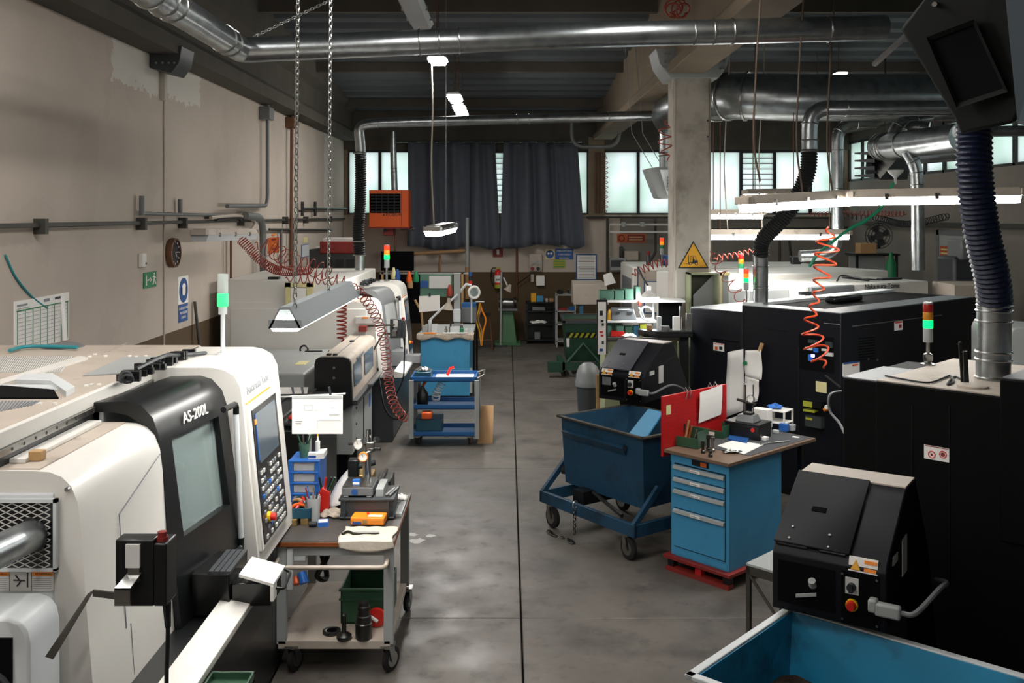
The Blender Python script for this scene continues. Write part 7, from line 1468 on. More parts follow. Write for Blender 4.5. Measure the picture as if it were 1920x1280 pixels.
t = thing('edged_cabinet', 'pale yellow edged cabinet right of the olive one', 'cabinet', (3.0, 12.9, 0)); part(t, 'body', MB().box(dx(1352, 12.6), dx(1366, 12.6), 12.6, 13.0, 0, dz(512, 12.6)), 'grey_paint'); part(t, 'edge', MB().box(dx(1350, 12.6), dx(1353, 12.6), 12.58, 12.6, 0, dz(510, 12.6)).box(dx(1350, 12.6), dx(1368, 12.6), 12.58, 12.6, dz(512, 12.6)-.03, dz(510, 12.6)), 'tape_yellow')
# forklift sign on the column
yc = 12.24; c = Vector((dx(1300, yc), yc, dz(483, yc)))
t = thing('forklift_sign', 'yellow triangular forklift warning sign on the concrete column', 'sign', c)
def tri(k, y0, y1): m = MB(); q = [(c.x-.198*k, y0, c.z-.135*k-.0), (c.x+.198*k, y0, c.z-.135*k), (c.x, y0, c.z+.215*k)]; m.prism(q, (0, y1-y0, 0)); return m
part(t, 'border', tri(1, yc-.002, yc+.01), 'ink', bevel=.004); part(t, 'face', tri(.86, yc-.006, yc-.002), 'sign_yellow')
S_ = .0045
def fk(pts, name, th=.003):
    m = MB(); m.prism([(c.x+x*S_, yc-.006-th, c.z+y*S_) for x, y in pts], (0, th, 0)); part(t, name, m, 'ink')
fk([(-13, -17), (12, -17), (13, -8), (8, -7), (0, -7), (-3, -12), (-13, -13)], 'truck_body'); fk([(-15, -17), (-14, 8), (-12.5, 8), (-13, -17)], 'mast'); fk([(-24, -17.5), (-14, -18.5), (-14, -17), (-24, -16.5)], 'fork'); fk([(-9, -12), (-8, 5), (-6.8, 5), (-7.6, -12)], 'cage'); fk([(-8, 4), (6, 4), (6, 5.2), (-8, 5.2)], 'cage'); fk([(6, 5), (9, -8), (7.8, -8), (5, 5)], 'cage'); fk([(-3, -12), (-2, -3), (2, -3), (3, -8)], 'driver')
for x in (-9, 8):
    part(t, 'truck_wheel', MB().cyl((c.x+x*S_, yc-.013, c.z-17*S_), (c.x+x*S_, yc-.006, c.z-17*S_), 4.2*S_, n=16), 'ink'); part(t, 'wheel_centre', MB().cyl((c.x+x*S_, yc-.015, c.z-17*S_), (c.x+x*S_, yc-.013, c.z-17*S_), 2.6*S_, n=16), 'sign_yellow')
part(t, 'driver_head', MB().cyl((c.x-.5*S_, yc-.009, c.z), (c.x-.5*S_, yc-.006, c.z), 2.2*S_), 'ink')
hose('column_cable', 'thin cable running down the left edge of the column', 'cord', [(2.13, 12.23, 4.7), (2.13, 12.23, 2.3)], .01, 'dusty_white')
# trash can
t = thing('trash_can', 'tall grey trash can with domed lid beside the conveyor', 'trash can', (1.13, 13.5, 0)); c = (1.13, 13.5, 0)
m = MB(); m.lathe(c, [(.13, 0), (.165, .62), (.15, .62), (.12, .02)], 24); part(t, 'bin', m, 'dark_grey', smooth=True); m = MB(); m.lathe(c, [(.18, .60), (.185, .66), (.17, .70), (.165, .78), (.13, .87), (.07, .92), (.0, .93)], 24); part(t, 'lid', m, 'mid_grey', smooth=True); part(t, 'lid_flap', MB().hexa([(1.08, 13.335, .72), (1.22, 13.36, .72), (1.22, 13.38, .72), (1.08, 13.355, .72), (1.09, 13.40, .86), (1.2, 13.42, .86), (1.2, 13.44, .86), (1.09, 13.42, .86)]), 'mid_grey')
# green tipping skip
t = thing('green_skip', 'dark green tipping skip with black-yellow stripes near the back', 'skip', (1.6, 18.4, 0)); Y = 18.0; a, b = dx(1058, Y), dx(1165, Y)
m = MB(); m.hexa([(a+.05, Y+.1, .25), (b, Y+.1, .25), (b, Y+.7, .25), (a+.05, Y+.7, .25), (a, Y, 1.0), (b, Y, 1.0), (b, Y+1.0, 1.03), (a, Y+1.0, 1.03)]); part(t, 'tub', m, 'green_skip', bevel=.01); part(t, 'rim', MB().box(a-.03, b, Y-.03, Y+.02, .97, 1.02).box(a-.03, b, Y+.98, Y+1.03, 1.0, 1.05).box(a-.03, a+.02, Y-.03, Y+1.03, .98, 1.03), 'dark_grey'); part(t, 'load', MB().box(a+.03, b-.02, Y+.03, Y+.97, 1.0, 1.012), 'chips')
for k in range(7): x = a+.08+k*.1; part(t, 'yellow_stripe', MB().hexa([(x, Y+.02, .70), (x+.05, Y+.02, .70), (x+.05, Y+.04, .70), (x, Y+.04, .70), (x+.05, Y-.005, .79), (x+.1, Y-.005, .79), (x+.1, Y+.02, .79), (x+.05, Y+.02, .79)]), 'lime')
part(t, 'stripe_band', MB().hexa([(a+.03, Y+.025, .69), (b, Y+.025, .69), (b, Y+.05, .69), (a+.03, Y+.05, .69), (a+.03, Y, .8), (b, Y, .8), (b, Y+.03, .8), (a+.03, Y+.03, .8)]), 'black')
part(t, 'label', MB().hexa([(a+.05, Y+.05, .52), (a+.1, Y+.05, .52), (a+.1, Y+.07, .52), (a+.05, Y+.07, .52), (a+.04, Y+.02, .69), (a+.1, Y+.02, .69), (a+.1, Y+.04, .69), (a+.04, Y+.04, .69)]), 'paper')
part(t, 'frame', MB().box(a-.1, b, Y-.2, Y-.1, .12, .26).box(a-.1, a, Y-.2, Y+.8, .12, .26), 'green_skip'); part(t, 'fork_pocket', MB().box(a-.32, a-.05, Y-.3, Y-.1, .1, .28), 'green_skip'); part(t, 'brace', MB().tube([(a+.05, Y-.12, .26), (a+.35, Y-.05, .6), (a+.65, Y-.12, .26)], .035, 6), 'green_skip'); castor(t, a, Y-.05, .12, .05, 60); castor(t, b-.2, Y-.05, .12, .05, 60)
# ================================================================== BACK WALL AND BEYOND
def bx(x, Y=23.0): return (x-CX)*Y/F
def bz(y, Y=23.0): return H-(y-CY)*Y/F
# curtains
def curtain(label, x0t, x1t, x0b, x1b, seed, yt=267, yb=464, flare=0):
    rr = random.Random(seed); ph = [rr.random()*6 for _ in range(4)]; Y = 22.75; m = MB(); n = int((x1b-x0b)/2.2)
    zt2, zb2 = bz(yt, Y), bz(yb, Y)
    def fn(s, q):
        xt = bx(x0t+(x1t-x0t)*s, Y); xb = bx(x0b+(x1b-x0b)*s, Y); w2 = (1-q)
        x = xb+(xt-xb)*q; k = .05+.07*(1-q*.3)
        y = Y-k*math.sin(s*(x1b-x0b)*.145+ph[0]+.8*math.sin(s*5+ph[1]))-.025*math.sin(s*(x1b-x0b)*.31+ph[2]+q*2)
        if flare: y -= flare*max(0, .25-s)*max(0, .5-q)*2
        return (x, y, zb2+(zt2-zb2)*q+(.05*math.sin(s*6+ph[3])*(1-q)))
    m.grid(fn, n, 14); return solo('curtain', label, 'curtain', m, 'curtain', smooth=True, solid=.012, group='dark grey curtains over the back window')
curtain('leftmost wide dark curtain with kicked-out lower corner beside the heater', 765, 882, 766, 884, 1, flare=1.2)
curtain('narrow dark curtain panel left of the slatted gap', 883, 928, 881, 938, 2)
curtain('widest dark curtain panel right of the slatted gap', 944, 1040, 938, 1050, 3, yb=462)
curtain('right end dark curtain flaring toward the pier', 1040, 1082, 1048, 1096, 4, yb=463)
t = thing('curtain_rod', 'thin metal curtain rod above the back window', 'rod', (bx(920), 22.85, bz(266))); part(t, 'rod', MB().tube([(bx(745), 22.8, bz(266, 22.8)), (bx(1090), 22.8, bz(266, 22.8))], .015, 8), 'steel')
for k in range(22): part(t, 'curtain_ring', MB().torus((bx(770+k*14.6), 22.8, bz(267, 22.8)), (1, 0, 0), .026, .005, 12, 5), 'steel')
# orange heater
t = thing('unit_heater', 'orange gas unit heater hanging in front of the left back window', 'heater', (bx(729, 21.6), 21.8, bz(427, 21.6))); Y = 21.6; a, b = bx(692, Y), bx(766, Y); z0, z1 = bz(426, Y), bz(356, Y)
part(t, 'casing', MB().box(a, b, Y, Y+.6, z0, z1), 'orange_paint', bevel=.012)
g0, g1, gz0_, gz1_ = bx(694, Y), bx(751, Y), bz(399, Y), bz(363, Y)
part(t, 'grille', MB().box(g0, g1, Y-.012, Y, gz0_, gz1_), 'black_matte')
for i in range(6): part(t, 'louvre', MB().hexa([(g0+.02, Y-.05, gz0_+.02+i*.07), (g1-.02, Y-.05, gz0_+.02+i*.07), (g1-.02, Y-.045, gz0_+.02+i*.07), (g0+.02, Y-.045, gz0_+.02+i*.07), (g0+.02, Y-.012, gz0_+.05+i*.07), (g1-.02, Y-.012, gz0_+.05+i*.07), (g1-.02, Y-.007, gz0_+.05+i*.07), (g0+.02, Y-.007, gz0_+.05+i*.07)]), 'dark_grey')
for i in range(4): x = g0+(g1-g0)*(i+1)/5; part(t, 'grille_bar', MB().box(x-.01, x+.01, Y-.06, Y-.04, gz0_, gz1_), 'black')
text(t, 'ROBUR', (bx(723, Y), Y-.003, bz(405, Y)), BX, UZ, .1, 'ink', sx=1.1); m = MB(); m.prism([(bx(717, Y), Y, bz(403, Y)), (bx(721, Y), Y, bz(405.5, Y)), (bx(721, Y), Y, bz(400.5, Y))], (0, -.004, 0)); part(t, 'logo_mark', m, 'ink')
part(t, 'panel_seam', MB().box(bx(752.5, Y), bx(753.2, Y), Y-.003, Y, z0, z1), 'red_dark'); part(t, 'valve_box', MB().box(bx(718, Y), bx(737, Y), Y+.1, Y+.4, bz(442, Y), z0), 'red_dark', bevel=.01); part(t, 'shelf_plate', MB().box(a-.03, b+.03, Y-.03, Y+.6, z0-.03, z0), 'red_dark'); part(t, 'gas_pipe', MB().cyl((bx(738, Y), Y+.3, 1.6), (bx(738, Y), Y+.3, z0), .025, n=8), 'rusty_pipe'); part(t, 'side_tube', MB().tube([(bx(749, Y), Y+.3, bz(431, Y)), (bx(775, Y), Y+.3, bz(430, Y))], .03, 8), 'steel'); part(t, 'gauge', MB().cyl((bx(722, Y), Y+.1, bz(431, Y)), (bx(722, Y), Y+.06, bz(431, Y)), .04), 'ink')
# pipes on the back wall
def bpipe(label, pts, r, mat, Y=23.02, name='wall_pipe'):
    P = [(bx(x, Y), Y, bz(y, Y)) for x, y in pts]; m = MB(); m.tube(fillet(P, .1) if len(P) > 2 else P, r, 8); return solo(name, label, 'pipe', m, mat, smooth=True, group='pipes fixed to the back wall')
bpipe('brown vertical pipe between the extinguisher and socket box', [(969, 440), (969, 560)], .025, 'rusty_pipe')
bpipe('white vertical pole in front of the curtain left part', [(876, 408), (876, 500)], .04, 'grey_paint', 22.4)
bpipe('brown vertical pipe behind the bench right of the tall gauge', [(876, 500), (876, 560)], .05, 'cardboard', 22.4)
bpipe('dark vertical pipe left of the grey wall cabinet', [(1139, 408), (1139, 512)], .035, 'iron_rail', 22.9)
bpipe('thin horizontal dark pipe under the back windows', [(1100, 407), (1580, 408)], .025, 'iron_rail', 22.9)
bpipe('dark horizontal rail above the blackboard', [(770, 476), (872, 470)], .04, 'cardboard', 22.6)
bpipe('pale pipe bracket pair above the bench poster', [(825, 478), (825, 508)], .03, 'cardboard', 22.8)
bpipe('dark vertical pipe behind the far white enclosure', [(1229, 410), (1229, 475), (1210, 500)], .03, 'iron_rail', 22.9)
bpipe('horizontal red-brown pipe along the wall right of the column', [(1335, 430), (1590, 426)], .025, 'iron_rail', 22.9)
for k, px in enumerate((1462, 1480)): bpipe('%s dark slim pipe right of the black bent hose' % ('left', 'right')[k], [(px, 450), (px+k*4, 495)], .025, 'black', 22.9)
for k, px in enumerate((1128, 1122, 1116)): bpipe('%s brown cable on the pier between the back windows' % ('right', 'middle', 'left')[k], [(px, 285), (px, 400)], .018, 'rusty_pipe', 22.95)
# extinguisher
t = thing('fire_extinguisher', 'red fire extinguisher with white label on the back wall', 'extinguisher', (bx(934), 22.9, bz(540))); c = (bx(934), 22.99, bz(540)); m = MB(); m.lathe(c, [(.08, 0), (.09, .01), (.09, .09)], 20); part(t, 'base_band', m, 'lime', smooth=True)
m = MB(); m.lathe(c, [(.09, .09), (.09, .36), (.06, .42), (.025, .44), (.025, .46)], 20); part(t, 'tank', m, 'red_plastic', smooth=True); m = MB(); m.lathe(c, [(.092, .14), (.092, .31)], 20); part(t, 'label', m, 'paper', smooth=True); part(t, 'valve', MB().cb((c[0], c[1], c[2]+.48), (.1, .04, .05)), 'lime', bevel=.01); part(t, 'hose', MB().tube(bez([(c[0], c[1], c[2]+.47), (c[0]-.14, c[1], c[2]+.47), (c[0]-.17, c[1], c[2]+.25), (c[0]-.1, c[1], c[2]+.08)], 20), .014, 8), 'black', smooth=True)
part(t, 'label_print', MB().box(c[0]-.05, c[0]+.04, c[1]-.1, c[1]-.09, c[2]+.19, c[2]+.23), 'ink_grey')
# signs on the back wall
def bsign(name, label, x0, y0, x1, y1, mat, lines=(), lc='paper', border=None, bw=.02, Y=23.08):
    t, P, u, up = board(name, label, 'sign', (bx((x0+x1)/2, Y), Y, bz((y0+y1)/2, Y)), BX, UZ, bx(x1, Y)-bx(x0, Y), bz(y0, Y)-bz(y1, Y), mat, border=border, bw=bw); h = bz(y0, Y)-bz(y1, Y)
    for i, s_ in enumerate(lines): text(t, s_, P(0, h*.5-h*(i+.85)/len(lines)), u, up, h/len(lines)*.62, lc, align='CENTER')
    return t, P, u, up
t, P, u, up = bsign('fire_point_sign', 'dark red fire equipment sign below the curtain gap', 924, 464, 943, 482, 'red_dark'); deco(t, P, 'pictogram', -.03, .03, -.05, .07, 'paper'); 
t, P, u, up = bsign('goggles_sign', 'blue eye protection sign under the right curtain', 1041, 466, 1075, 486, 'sign_blue', ('OBBLIGATORIO', "L'USO DEGLI", 'OCCHIALI'))
t, P, u, up = bsign('goggles_symbol', 'round blue goggles symbol left of the eye protection sign', 1022, 467, 1040, 486, 'tape_yellow'); m = MB(); m.cyl(P(0, 0, 0), P(0, 0, .008), .1, n=28); part(t, 'disc', m, 'sign_blue')
for s in (-1, 1): part(t, 'goggle_lens', MB().cyl(P(s*.035, .02, .008), P(s*.035, .02, .012), .028), 'paper')
t, P, u, up = bsign('green_notice', 'small yellow-green notice below the eye protection sign', 1037, 487, 1060, 502, 'lime')
for k in range(4): deco(t, P, 'text_line', -.13, .13, -.075+k*.042, -.055+k*.042, 'sign_green')
t, P, u, up = bsign('framed_notice', 'white notice in a blue frame on the back wall', 1080, 476, 1119, 531, 'paper', border='sign_blue', bw=.03)
for k in range(14): deco(t, P, 'text_line', -.19, .19, -.22+k*.038, -.213+k*.038, 'ink_grey')
for k in range(3): deco(t, P, 'section_line', -.2, .2, -.15+k*.16, -.14+k*.16, 'red_hose')
deco(t, P, 'footer', -.22, .22, -.33, -.25, 'sign_blue')
t, P, u, up = bsign('red_notice', 'faded red prohibition sign under the white wall rails', 1157, 438, 1211, 455, 'sign_orange', Y=23.08); m = MB(); m.torus(P(-.24, 0, .006), (0, -1, 0), .07, .012, 24, 6); part(t, 'prohibition_ring', m, 'red_dark'); deco(t, P, 'text_panel', -.1, .32, -.08, .08, 'red_dark')
for k in range(2): deco(t, P, 'print_line', -.06, .26, -.05+k*.06, -.02+k*.06, 'skin_wood', .008)
# boxes
def bbox(name, label, cat, x0, y0, x1, y1, mat, dp=.12, Y=23.1, **k):
    m = MB(); m.box(bx(x0, Y), bx(x1, Y), Y-dp, Y, bz(y1, Y), bz(y0, Y)); return solo(name, label, cat, m, mat, bevel=.012, **k)
t = bbox('electric_socket_box', 'beige electric socket panel between extinguisher and blue sign', 'socket box', 992, 475, 1016, 508, 'dusty_white')
for k, (px, py) in enumerate(((998, 492), (1009, 492), (998, 503), (1009, 503))): part(t, 'socket', MB().cyl((bx(px), 22.98, bz(py)), (bx(px), 22.93, bz(py)), .045), 'grey_paint' if k < 2 else ('red_dark' if k == 2 else 'ink'), smooth=True)
bbox('white_box', 'white box below the socket panel', 'box', 1005, 516, 1021, 535, 'paper', .12)
bbox('remote_holder', 'narrow white holder left of the white box', 'box', 995, 514, 1001, 529, 'dusty_white', .06)
hose('dark_cable', 'dark cable from the wall pipe to the socket panel', 'cord', bez([(bx(995), 22.95, bz(514)), (bx(980), 22.95, bz(525)), (bx(969), 22.95, bz(532))], 10), .012, 'black')
t = bbox('grey_wall_cabinet', 'grey electrical cabinet with window under the red notice', 'cabinet', 1142, 483, 1172, 506, 'grey_paint', .18); part(t, 'window', MB().box(bx(1145), bx(1168), 22.9, 22.925, bz(499), bz(487)), 'dark_grey')
bbox('router_box', 'pale device box with black antenna on the back wall', 'box', 1170, 470, 1196, 488, 'dusty_white', .12)
bbox('black_device', 'slim black device above the grey cabinet', 'device', 1161, 462, 1167, 482, 'black', .1)
t = thing('wall_light_rails', 'pair of unlit white rails with clips on the back wall', 'rail', (bx(1200), 22.6, bz(437)));
for y in (420, 434): part(t, 'rail', MB().box(bx(1143, 22.6), bx(1262, 22.6), 22.55, 22.62, bz(y+2.5, 22.6), bz(y-1, 22.6)), 'paper_grey')
for px in (1168, 1203): part(t, 'clip', MB().cb((bx(px, 22.6), 22.5, bz(421, 22.6)), (.1, .1, .12)), 'grey_paint', bevel=.02)
t = thing('red_bottle', 'small red-topped bottle on the far enclosure top', 'bottle', (bx(1216, 19), 19.2, 2.0)); m = MB(); m.lathe((bx(1216, 19.2), 19.2, 2.0), [(.05, 0), (.05, .16), (.02, .2), (.02, .24)], 14); part(t, 'body', m, 'dark_grey', smooth=True); part(t, 'cap', MB().cyl((bx(1216, 19.2), 19.2, 2.2), (bx(1216, 19.2), 19.2, 2.28), .035), 'red_dark')
m = MB(); m.box(bx(1246, 19), bx(1262, 19), 19.0, 19.3, 2.0, 2.2); solo('blue_parcel', 'blue box on the far enclosure left of the column', 'box', m, 'sign_blue', bevel=.01)
# floor standing things at the back
t = thing('bench_grinder', 'bench grinder on a green cast pedestal below the extinguisher', 'grinder', (bx(952, 22.3), 22.3, 0)); x = bx(952, 22.3)
m = MB(); m.hexa([(x-.22, 22.1, .0), (x+.22, 22.1, 0), (x+.22, 22.5, 0), (x-.22, 22.5, 0), (x-.12, 22.2, .8), (x+.12, 22.2, .8), (x+.12, 22.45, .8), (x-.12, 22.45, .8)]); part(t, 'pedestal', m, 'green_iron', bevel=.02); part(t, 'base_plate', MB().box(x-.3, x+.3, 22.0, 22.6, 0, .06), 'green_iron', bevel=.01); part(t, 'tray', MB().box(x-.22, x+.22, 22.05, 22.5, .8, .84), 'mid_grey'); part(t, 'motor', MB().cyl((x-.12, 22.3, .97), (x+.12, 22.3, .97), .1), 'steel', smooth=True)
for s in (-1, 1): part(t, 'grinding_wheel', MB().cyl((x+s*.14, 22.3, .97), (x+s*.2, 22.3, .97), .12), 'black', smooth=True)
t = thing('stand_lamp', 'small white lamp on a pole beside the grinder', 'lamp', (bx(940, 22), 22.0, 0)); part(t, 'pole', MB().cyl((bx(938.5, 22), 22, 0), (bx(940, 22), 22, bz(510, 22)), .022, n=8), 'grey_paint', smooth=True); part(t, 'arm', MB().tube([(bx(944, 22), 22, bz(520, 22)), (bx(951, 22), 22, bz(535, 22))], .02, 6), 'cool_white'); part(t, 'shade', MB().lathe((bx(954, 22), 22, bz(540, 22)), [(.1, -.07), (.05, .03), (.03, .09)], 16, (.5, 0, 1)), 'dusty_white', smooth=True); part(t, 'foot', MB().cyl((bx(938, 22), 22, 0), (bx(938, 22), 22, .02), .18), 'dark_grey')
def shelf_unit(name, label, x0, x1, Y, dp, H_, shelves, mat):
    t = thing(name, label, 'shelf', (bx((x0+x1)/2, Y), Y+dp/2, 0)); a, b = bx(x0, Y), bx(x1, Y)
    for x in (a, b-.03):
        for y in (Y, Y+dp-.03): part(t, 'post', MB().box(x, x+.03, y, y+.03, 0, H_), mat)
    for z in shelves: part(t, 'shelf_board', MB().box(a, b, Y, Y+dp, z, z+.025), mat)
    return t, a, b
t, a, b = shelf_unit('black_shelf', 'black steel shelf with rags by the back wall', 986, 1040, 22.3, .5, .98, (.08, .45, .75, .95), 'black'); part(t, 'back', MB().box(a, b, 22.78, 22.8, 0, .95), 'black')
for k, (x, z, w2, h2, mt, nm, lb, cat) in enumerate(((.12, .975, .12, .2, 'sign_yellow', 'yellow_box', 'yellow box on the black shelf top', 'box'), (.25, .975, .16, .14, 'blue_cab', 'blue_box', 'light blue box on the black shelf top', 'box'), (.46, .975, .06, .08, 'dusty_white', 'white_pot', 'small white pot on the black shelf top', 'pot'), (.55, .975, .1, .08, 'cardboard', 'brown_box', 'brown carton at the right of the black shelf top', 'box'), (.15, .775, .3, .08, 'mid_grey', 'metal_tray', 'grey metal tray on the top level of the black shelf', 'tray'), (.2, .105, .14, .16, 'mid_grey', 'metal_pot', 'grey pot on the bottom level of the black shelf', 'pot'))):
    m = MB(); m.box(a+x, a+x+w2, 22.35, 22.55, z, z+h2); solo(nm, lb, cat, m, mt, bevel=.01)
cloth('white_rag', 'white rag hanging over the middle black shelf', (a+.3, 22.4, .475), .2, .12, .08, 'paper', 71, 12)
t, a, b = shelf_unit('grey_rack', 'open grey rack beside the green skip', 1043, 1080, 21.8, .5, 1.2, (.12, .5, .8, 1.17), 'grey_paint')
for k, (x, z, w2, h2, mt, nm, lb, cat) in enumerate(((.02, 1.195, .15, .1, 'dark_steel', 'steel_chuck', 'dark steel chuck on the grey rack top', 'chuck'), (.26, 1.195, .18, .12, 'chrome', 'steel_disc', 'shiny steel disc part on the grey rack top', 'disc'), (.3, .825, .16, .08, 'blue_cart', 'blue_tray', 'blue tray on the grey rack shelf', 'tray'), (.05, .825, .2, .05, 'red_dark', 'red_tray', 'dark red tray on the grey rack shelf', 'tray'))):
    m = MB()
    if cat in ('disc', 'chuck'): m.lathe((a+x+w2/2, 21.95, z), [(w2*.4, 0), (w2*.5, .02), (w2*.5, h2*.8), (w2*.3, h2)], 18); solo(nm, lb, cat, m, mt, smooth=True)
    else: m.box(a+x, a+x+w2, 21.85, 22.1, z, z+h2); solo(nm, lb, cat, m, mt, bevel=.008)
t = thing('control_desk', 'cream sheet metal desk with blue leg behind the banner', 'desk', (bx(1108, 19.8), 20, 0)); Y = 19.8; a, b = bx(1075, Y), bx(1142, Y); m = MB(); m.hexa([(a, Y, bz(571, Y)), (b, Y, bz(571, Y)), (b, Y+.6, bz(571, Y)), (a, Y+.6, bz(571, Y)), (a, Y, bz(533, Y)), (b-.05, Y, bz(533, Y)), (b-.1, Y+.6, bz(533, Y)+.05), (a, Y+.6, bz(533, Y)+.05)]); part(t, 'housing', m, 'dusty_white', bevel=.01); part(t, 'leg', MB().box(bx(1088, Y), bx(1095, Y), Y+.2, Y+.3, 0, bz(571, Y)), 'blue_cab'); part(t, 'foot', MB().box(bx(1085, Y), bx(1130, Y), Y+.1, Y+.5, 0, .1), 'black')
m = MB(); m.hexa([at(1134, 536, 19.6), at(1155, 530, 19.6), at(1155, 530, 19.62), at(1134, 536, 19.62), at(1131, 515, 19.6), at(1146, 510, 19.6), at(1146, 510, 19.62), at(1131, 515, 19.62)]); solo('loose_sheet', 'tilted white sheet hanging above the cream desk', 'sheet', m, 'paper')
# stool and hoses
t = thing('stool', 'dark stool with thin legs by the back wall', 'stool', (bx(910, 21), 21, 0)); x = bx(910, 21.2); part(t, 'seat', MB().box(x-.16, x+.12, 21.1, 21.4, .78, .82), 'black')
for dx_ in (-.14, .1):
    for y in (21.12, 21.36): part(t, 'leg', MB().tube([(x+dx_, y, .78), (x+dx_*1.6, y, 0)], .014, 6), 'rusty_pipe')
part(t, 'foot_rail', MB().tube([(x-.18, 21.12, .25), (x+.14, 21.12, .25)], .012, 6), 'rusty_pipe')
t = thing('yellow_hoses', 'yellow and orange hoses hanging beside the blue bench', 'hose', at(902, 650, 18.2))
for k, xs_ in enumerate(((898, 893, 899, 902), (903, 911, 906, 903), (901, 897, 903, 902))): part(t, 'hose_loop', MB().tube(bez([at(900, 567, 18.2), at(xs_[0], 580, 18.2), at(xs_[1], 600, 18.2), at(xs_[2], 622, 18.2), at(xs_[3], 648, 18.2)], 24), .016, 6), ('sign_yellow', 'orange_plastic', 'cardboard')[k], smooth=True)
part(t, 'hook_bar', MB().tube([at(892, 566, 18.2), at(908, 566, 18.2)], .02, 6), 'grey_paint'); part(t, 'hook_post', MB().tube([at(894, 566, 18.3), (at(894, 566, 18.3).x, 18.3, 0)], .02, 6), 'black')
t = thing('signal_post', 'small red and blue signal column behind the ring magnifier', 'signal lamp', at(882, 530, 18)); 
for k, (y0, y1, mt) in enumerate(((510, 517, 'sign_blue'), (518, 525, 'ink'), (526, 533, 'red_plastic'))): part(t, 'lens', MB().cyl(at(882, y1, 18), at(882, y0, 18), .035), mt, smooth=True)
part(t, 'post', MB().cyl((at(882, 575, 18).x, 18, 0), at(882, 533, 18), .015), 'steel')
# right rear corner
t = thing('floor_fan', 'dark round fan standing on the rear right shelf', 'fan', at(1648, 470, 19)); c = at(1648, 442, 19)
for r_ in (.08, .14, .2, .25): part(t, 'guard_ring', MB().torus(c, (-.35, -1, 0), r_, .008, 24, 5), 'black')
for k in range(8): a = k*PI/4; part(t, 'guard_wire', MB().tube([c, c+Vector((math.cos(a)*.25, -.087*math.cos(a), math.sin(a)*.25))], .006, 5), 'black')
for k in range(4):
    a = k*PI/2+.4; u_ = Vector((math.cos(a), 0, math.sin(a))); v_ = Vector((-math.sin(a), 0, math.cos(a))); q = c+Vector((.02, .05, 0)); m = MB(); m.hexa([q+u_*.04-v_*.03, q+u_*.2-v_*.07, q+u_*.2+v_*.07, q+u_*.04+v_*.03, q+u_*.04-v_*.03+Vector((0, .02, 0)), q+u_*.2-v_*.07+Vector((0, .05, 0)), q+u_*.2+v_*.07+Vector((0, .02, 0)), q+u_*.04+v_*.03+Vector((0, .01, 0))]); part(t, 'blade', m, 'dark_grey')
part(t, 'motor', MB().cyl(c, c+Vector((.06, .2, 0)), .08), 'black', smooth=True); part(t, 'neck', MB().cyl(c+Vector((.05, .12, -.25)), c+Vector((.03, .1, 0)), .03), 'black')
t = thing('rear_shelf', 'black high shelf near the far right wall', 'shelf', at(1640, 500, 19.2)); z = bz(475, 19); a, b = bx(1598, 19), bx(1680, 19); part(t, 'board', MB().box(a, b, 18.8, 19.4, z-.04, z), 'black')
for x in (a+.03, b-.06): part(t, 'post', MB().box(x, x+.04, 18.85, 18.9, 0, z-.04), 'black')
part(t, 'white_door', MB().box(a+.05, b-.1, 19.3, 19.33, 1.0, z-.06), 'grey_paint')
m = MB(); m.box(bx(1612, 18.9), bx(1642, 18.9), 18.85, 19.15, z, bz(456, 18.9)); solo('carton_box', 'brown carton on the rear black shelf left of the fan', 'box', m, 'cardboard', bevel=.01)
m = MB(); m.lathe((bx(1663, 18.7), 18.5, .6), [(.1, 0), (.1, 1.45), (.04, 1.6), (.03, 1.68)], 16); t = solo('gas_bottle', 'green gas bottle standing beside the rear shelf', 'bottle', m, 'sign_green', smooth=True); part(t, 'stand', MB().box(bx(1658, 18.7), bx(1669, 18.7), 18.4, 18.6, 0, .6), 'black')
a = wl(1763, 480, XR-.02); b = wl(1790, 453, XR-.02); t = solo('orange_door_sign', 'orange sign on the right wall door', 'sign', MB().box(XR-.03, XR-.02, b.y, a.y, 2.15, 2.42), 'sign_orange')
for k in range(3): part(t, 'text_line', MB().box(XR-.034, XR-.03, b.y+.06, a.y-.06, 2.2+k*.07, 2.23+k*.07), 'tape_yellow')
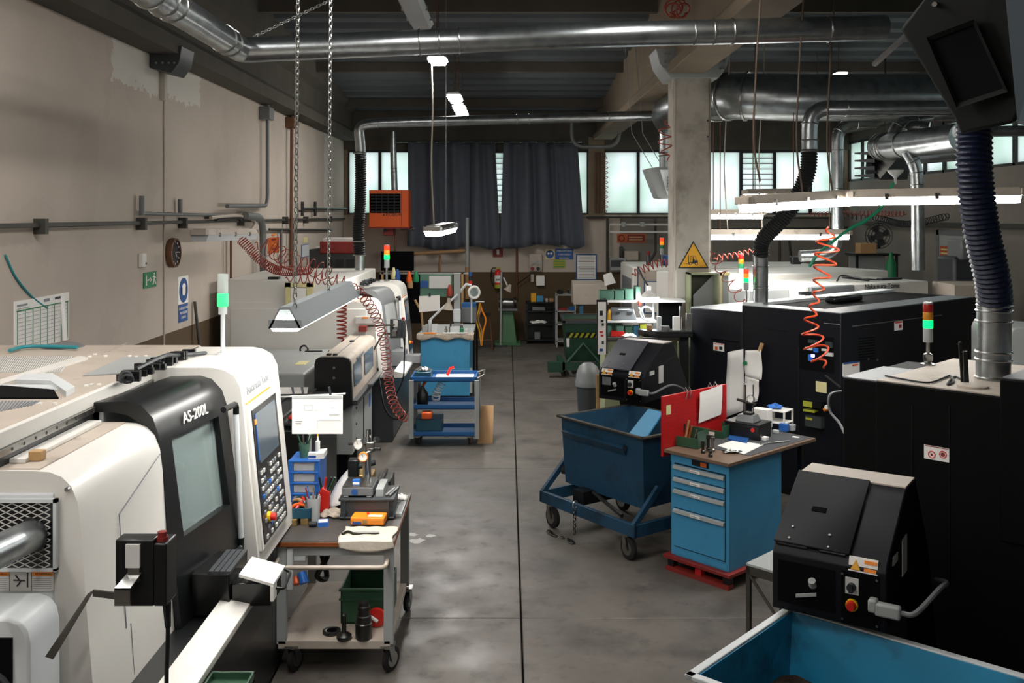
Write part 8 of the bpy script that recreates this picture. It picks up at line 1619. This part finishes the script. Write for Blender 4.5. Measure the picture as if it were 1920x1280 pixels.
t = thing('bench_machine', 'dark small machine standing by the right wall', 'machine', at(1800, 540, 15)); part(t, 'body', MB().box(bx(1788, 15), bx(1830, 15), 15, 15.6, 1.3, 2.35), 'dark_grey', bevel=.05); part(t, 'head', MB().box(bx(1797, 15), bx(1812, 15), 14.9, 15.4, 2.3, 2.62), 'mid_grey', bevel=.03); part(t, 'stand', MB().box(bx(1785, 15), bx(1835, 15), 15, 15.7, 0, 1.3), 'dusty_white')
t = thing('pale_cabinet', 'low pale cabinet behind the navy machine at right', 'cabinet', at(1815, 548, 13.5)); part(t, 'body', MB().box(bx(1788, 13.5), bx(1895, 13.5), 13.5, 14.2, 0, bz(533, 13.5)), 'dusty_white', bevel=.02)
t = thing('white_lathe_hood', 'pale machine hood at the far right edge', 'machine', at(1915, 660, 9.5)); m = MB(); m.prism([(bx(1893, 9.5), 9.5, 0), (bx(1893, 9.5), 9.5, bz(628, 9.5)), (bx(1898, 9.5), 9.5, bz(615, 9.5)), (bx(1915, 9.5), 9.5, bz(613, 9.5)), (6.2, 9.5, bz(628, 9.5)), (6.2, 9.5, 0)], (0, .8, 0)); part(t, 'body', m, 'grey_paint', bevel=.02)
pipeR = MB().box(XR-.12, XR-.04, 8, 22, 2.78, 2.86); solo('wall_rail', 'dark steel rail along the right wall', 'rail', pipeR, 'iron_rail')
# floor marks
def blotch(c, r, seed):
    rr = random.Random(seed); m = MB(); n = 14; m.prism([(c.x+math.cos(k*2*PI/n)*r*(.5+rr.random()*.6), c.y+math.sin(k*2*PI/n)*r*(.5+rr.random()*.6), .0005) for k in range(n)], (0, 0, .0006)); return m
for k, (px, py, r_) in enumerate(((808, 1004, .05), (782, 1014, .09), (772, 1002, .06))): solo('paint_spot', ('largest round', 'elongated pale', 'faint small pale')[k]+' paint spot on the floor right of the cart', 'paint spot', blotch(on(px, py, 0), r_, k), 'paper_grey')
# lit papers on the floor shelf of the skip area
m = MB(); m.box(dx(1118, 12.3), dx(1129, 12.3), 12.3, 12.34, .0, .95); solo('wood_plank', 'light wooden plank leaning behind the dark blue skip', 'plank', m, 'wood')
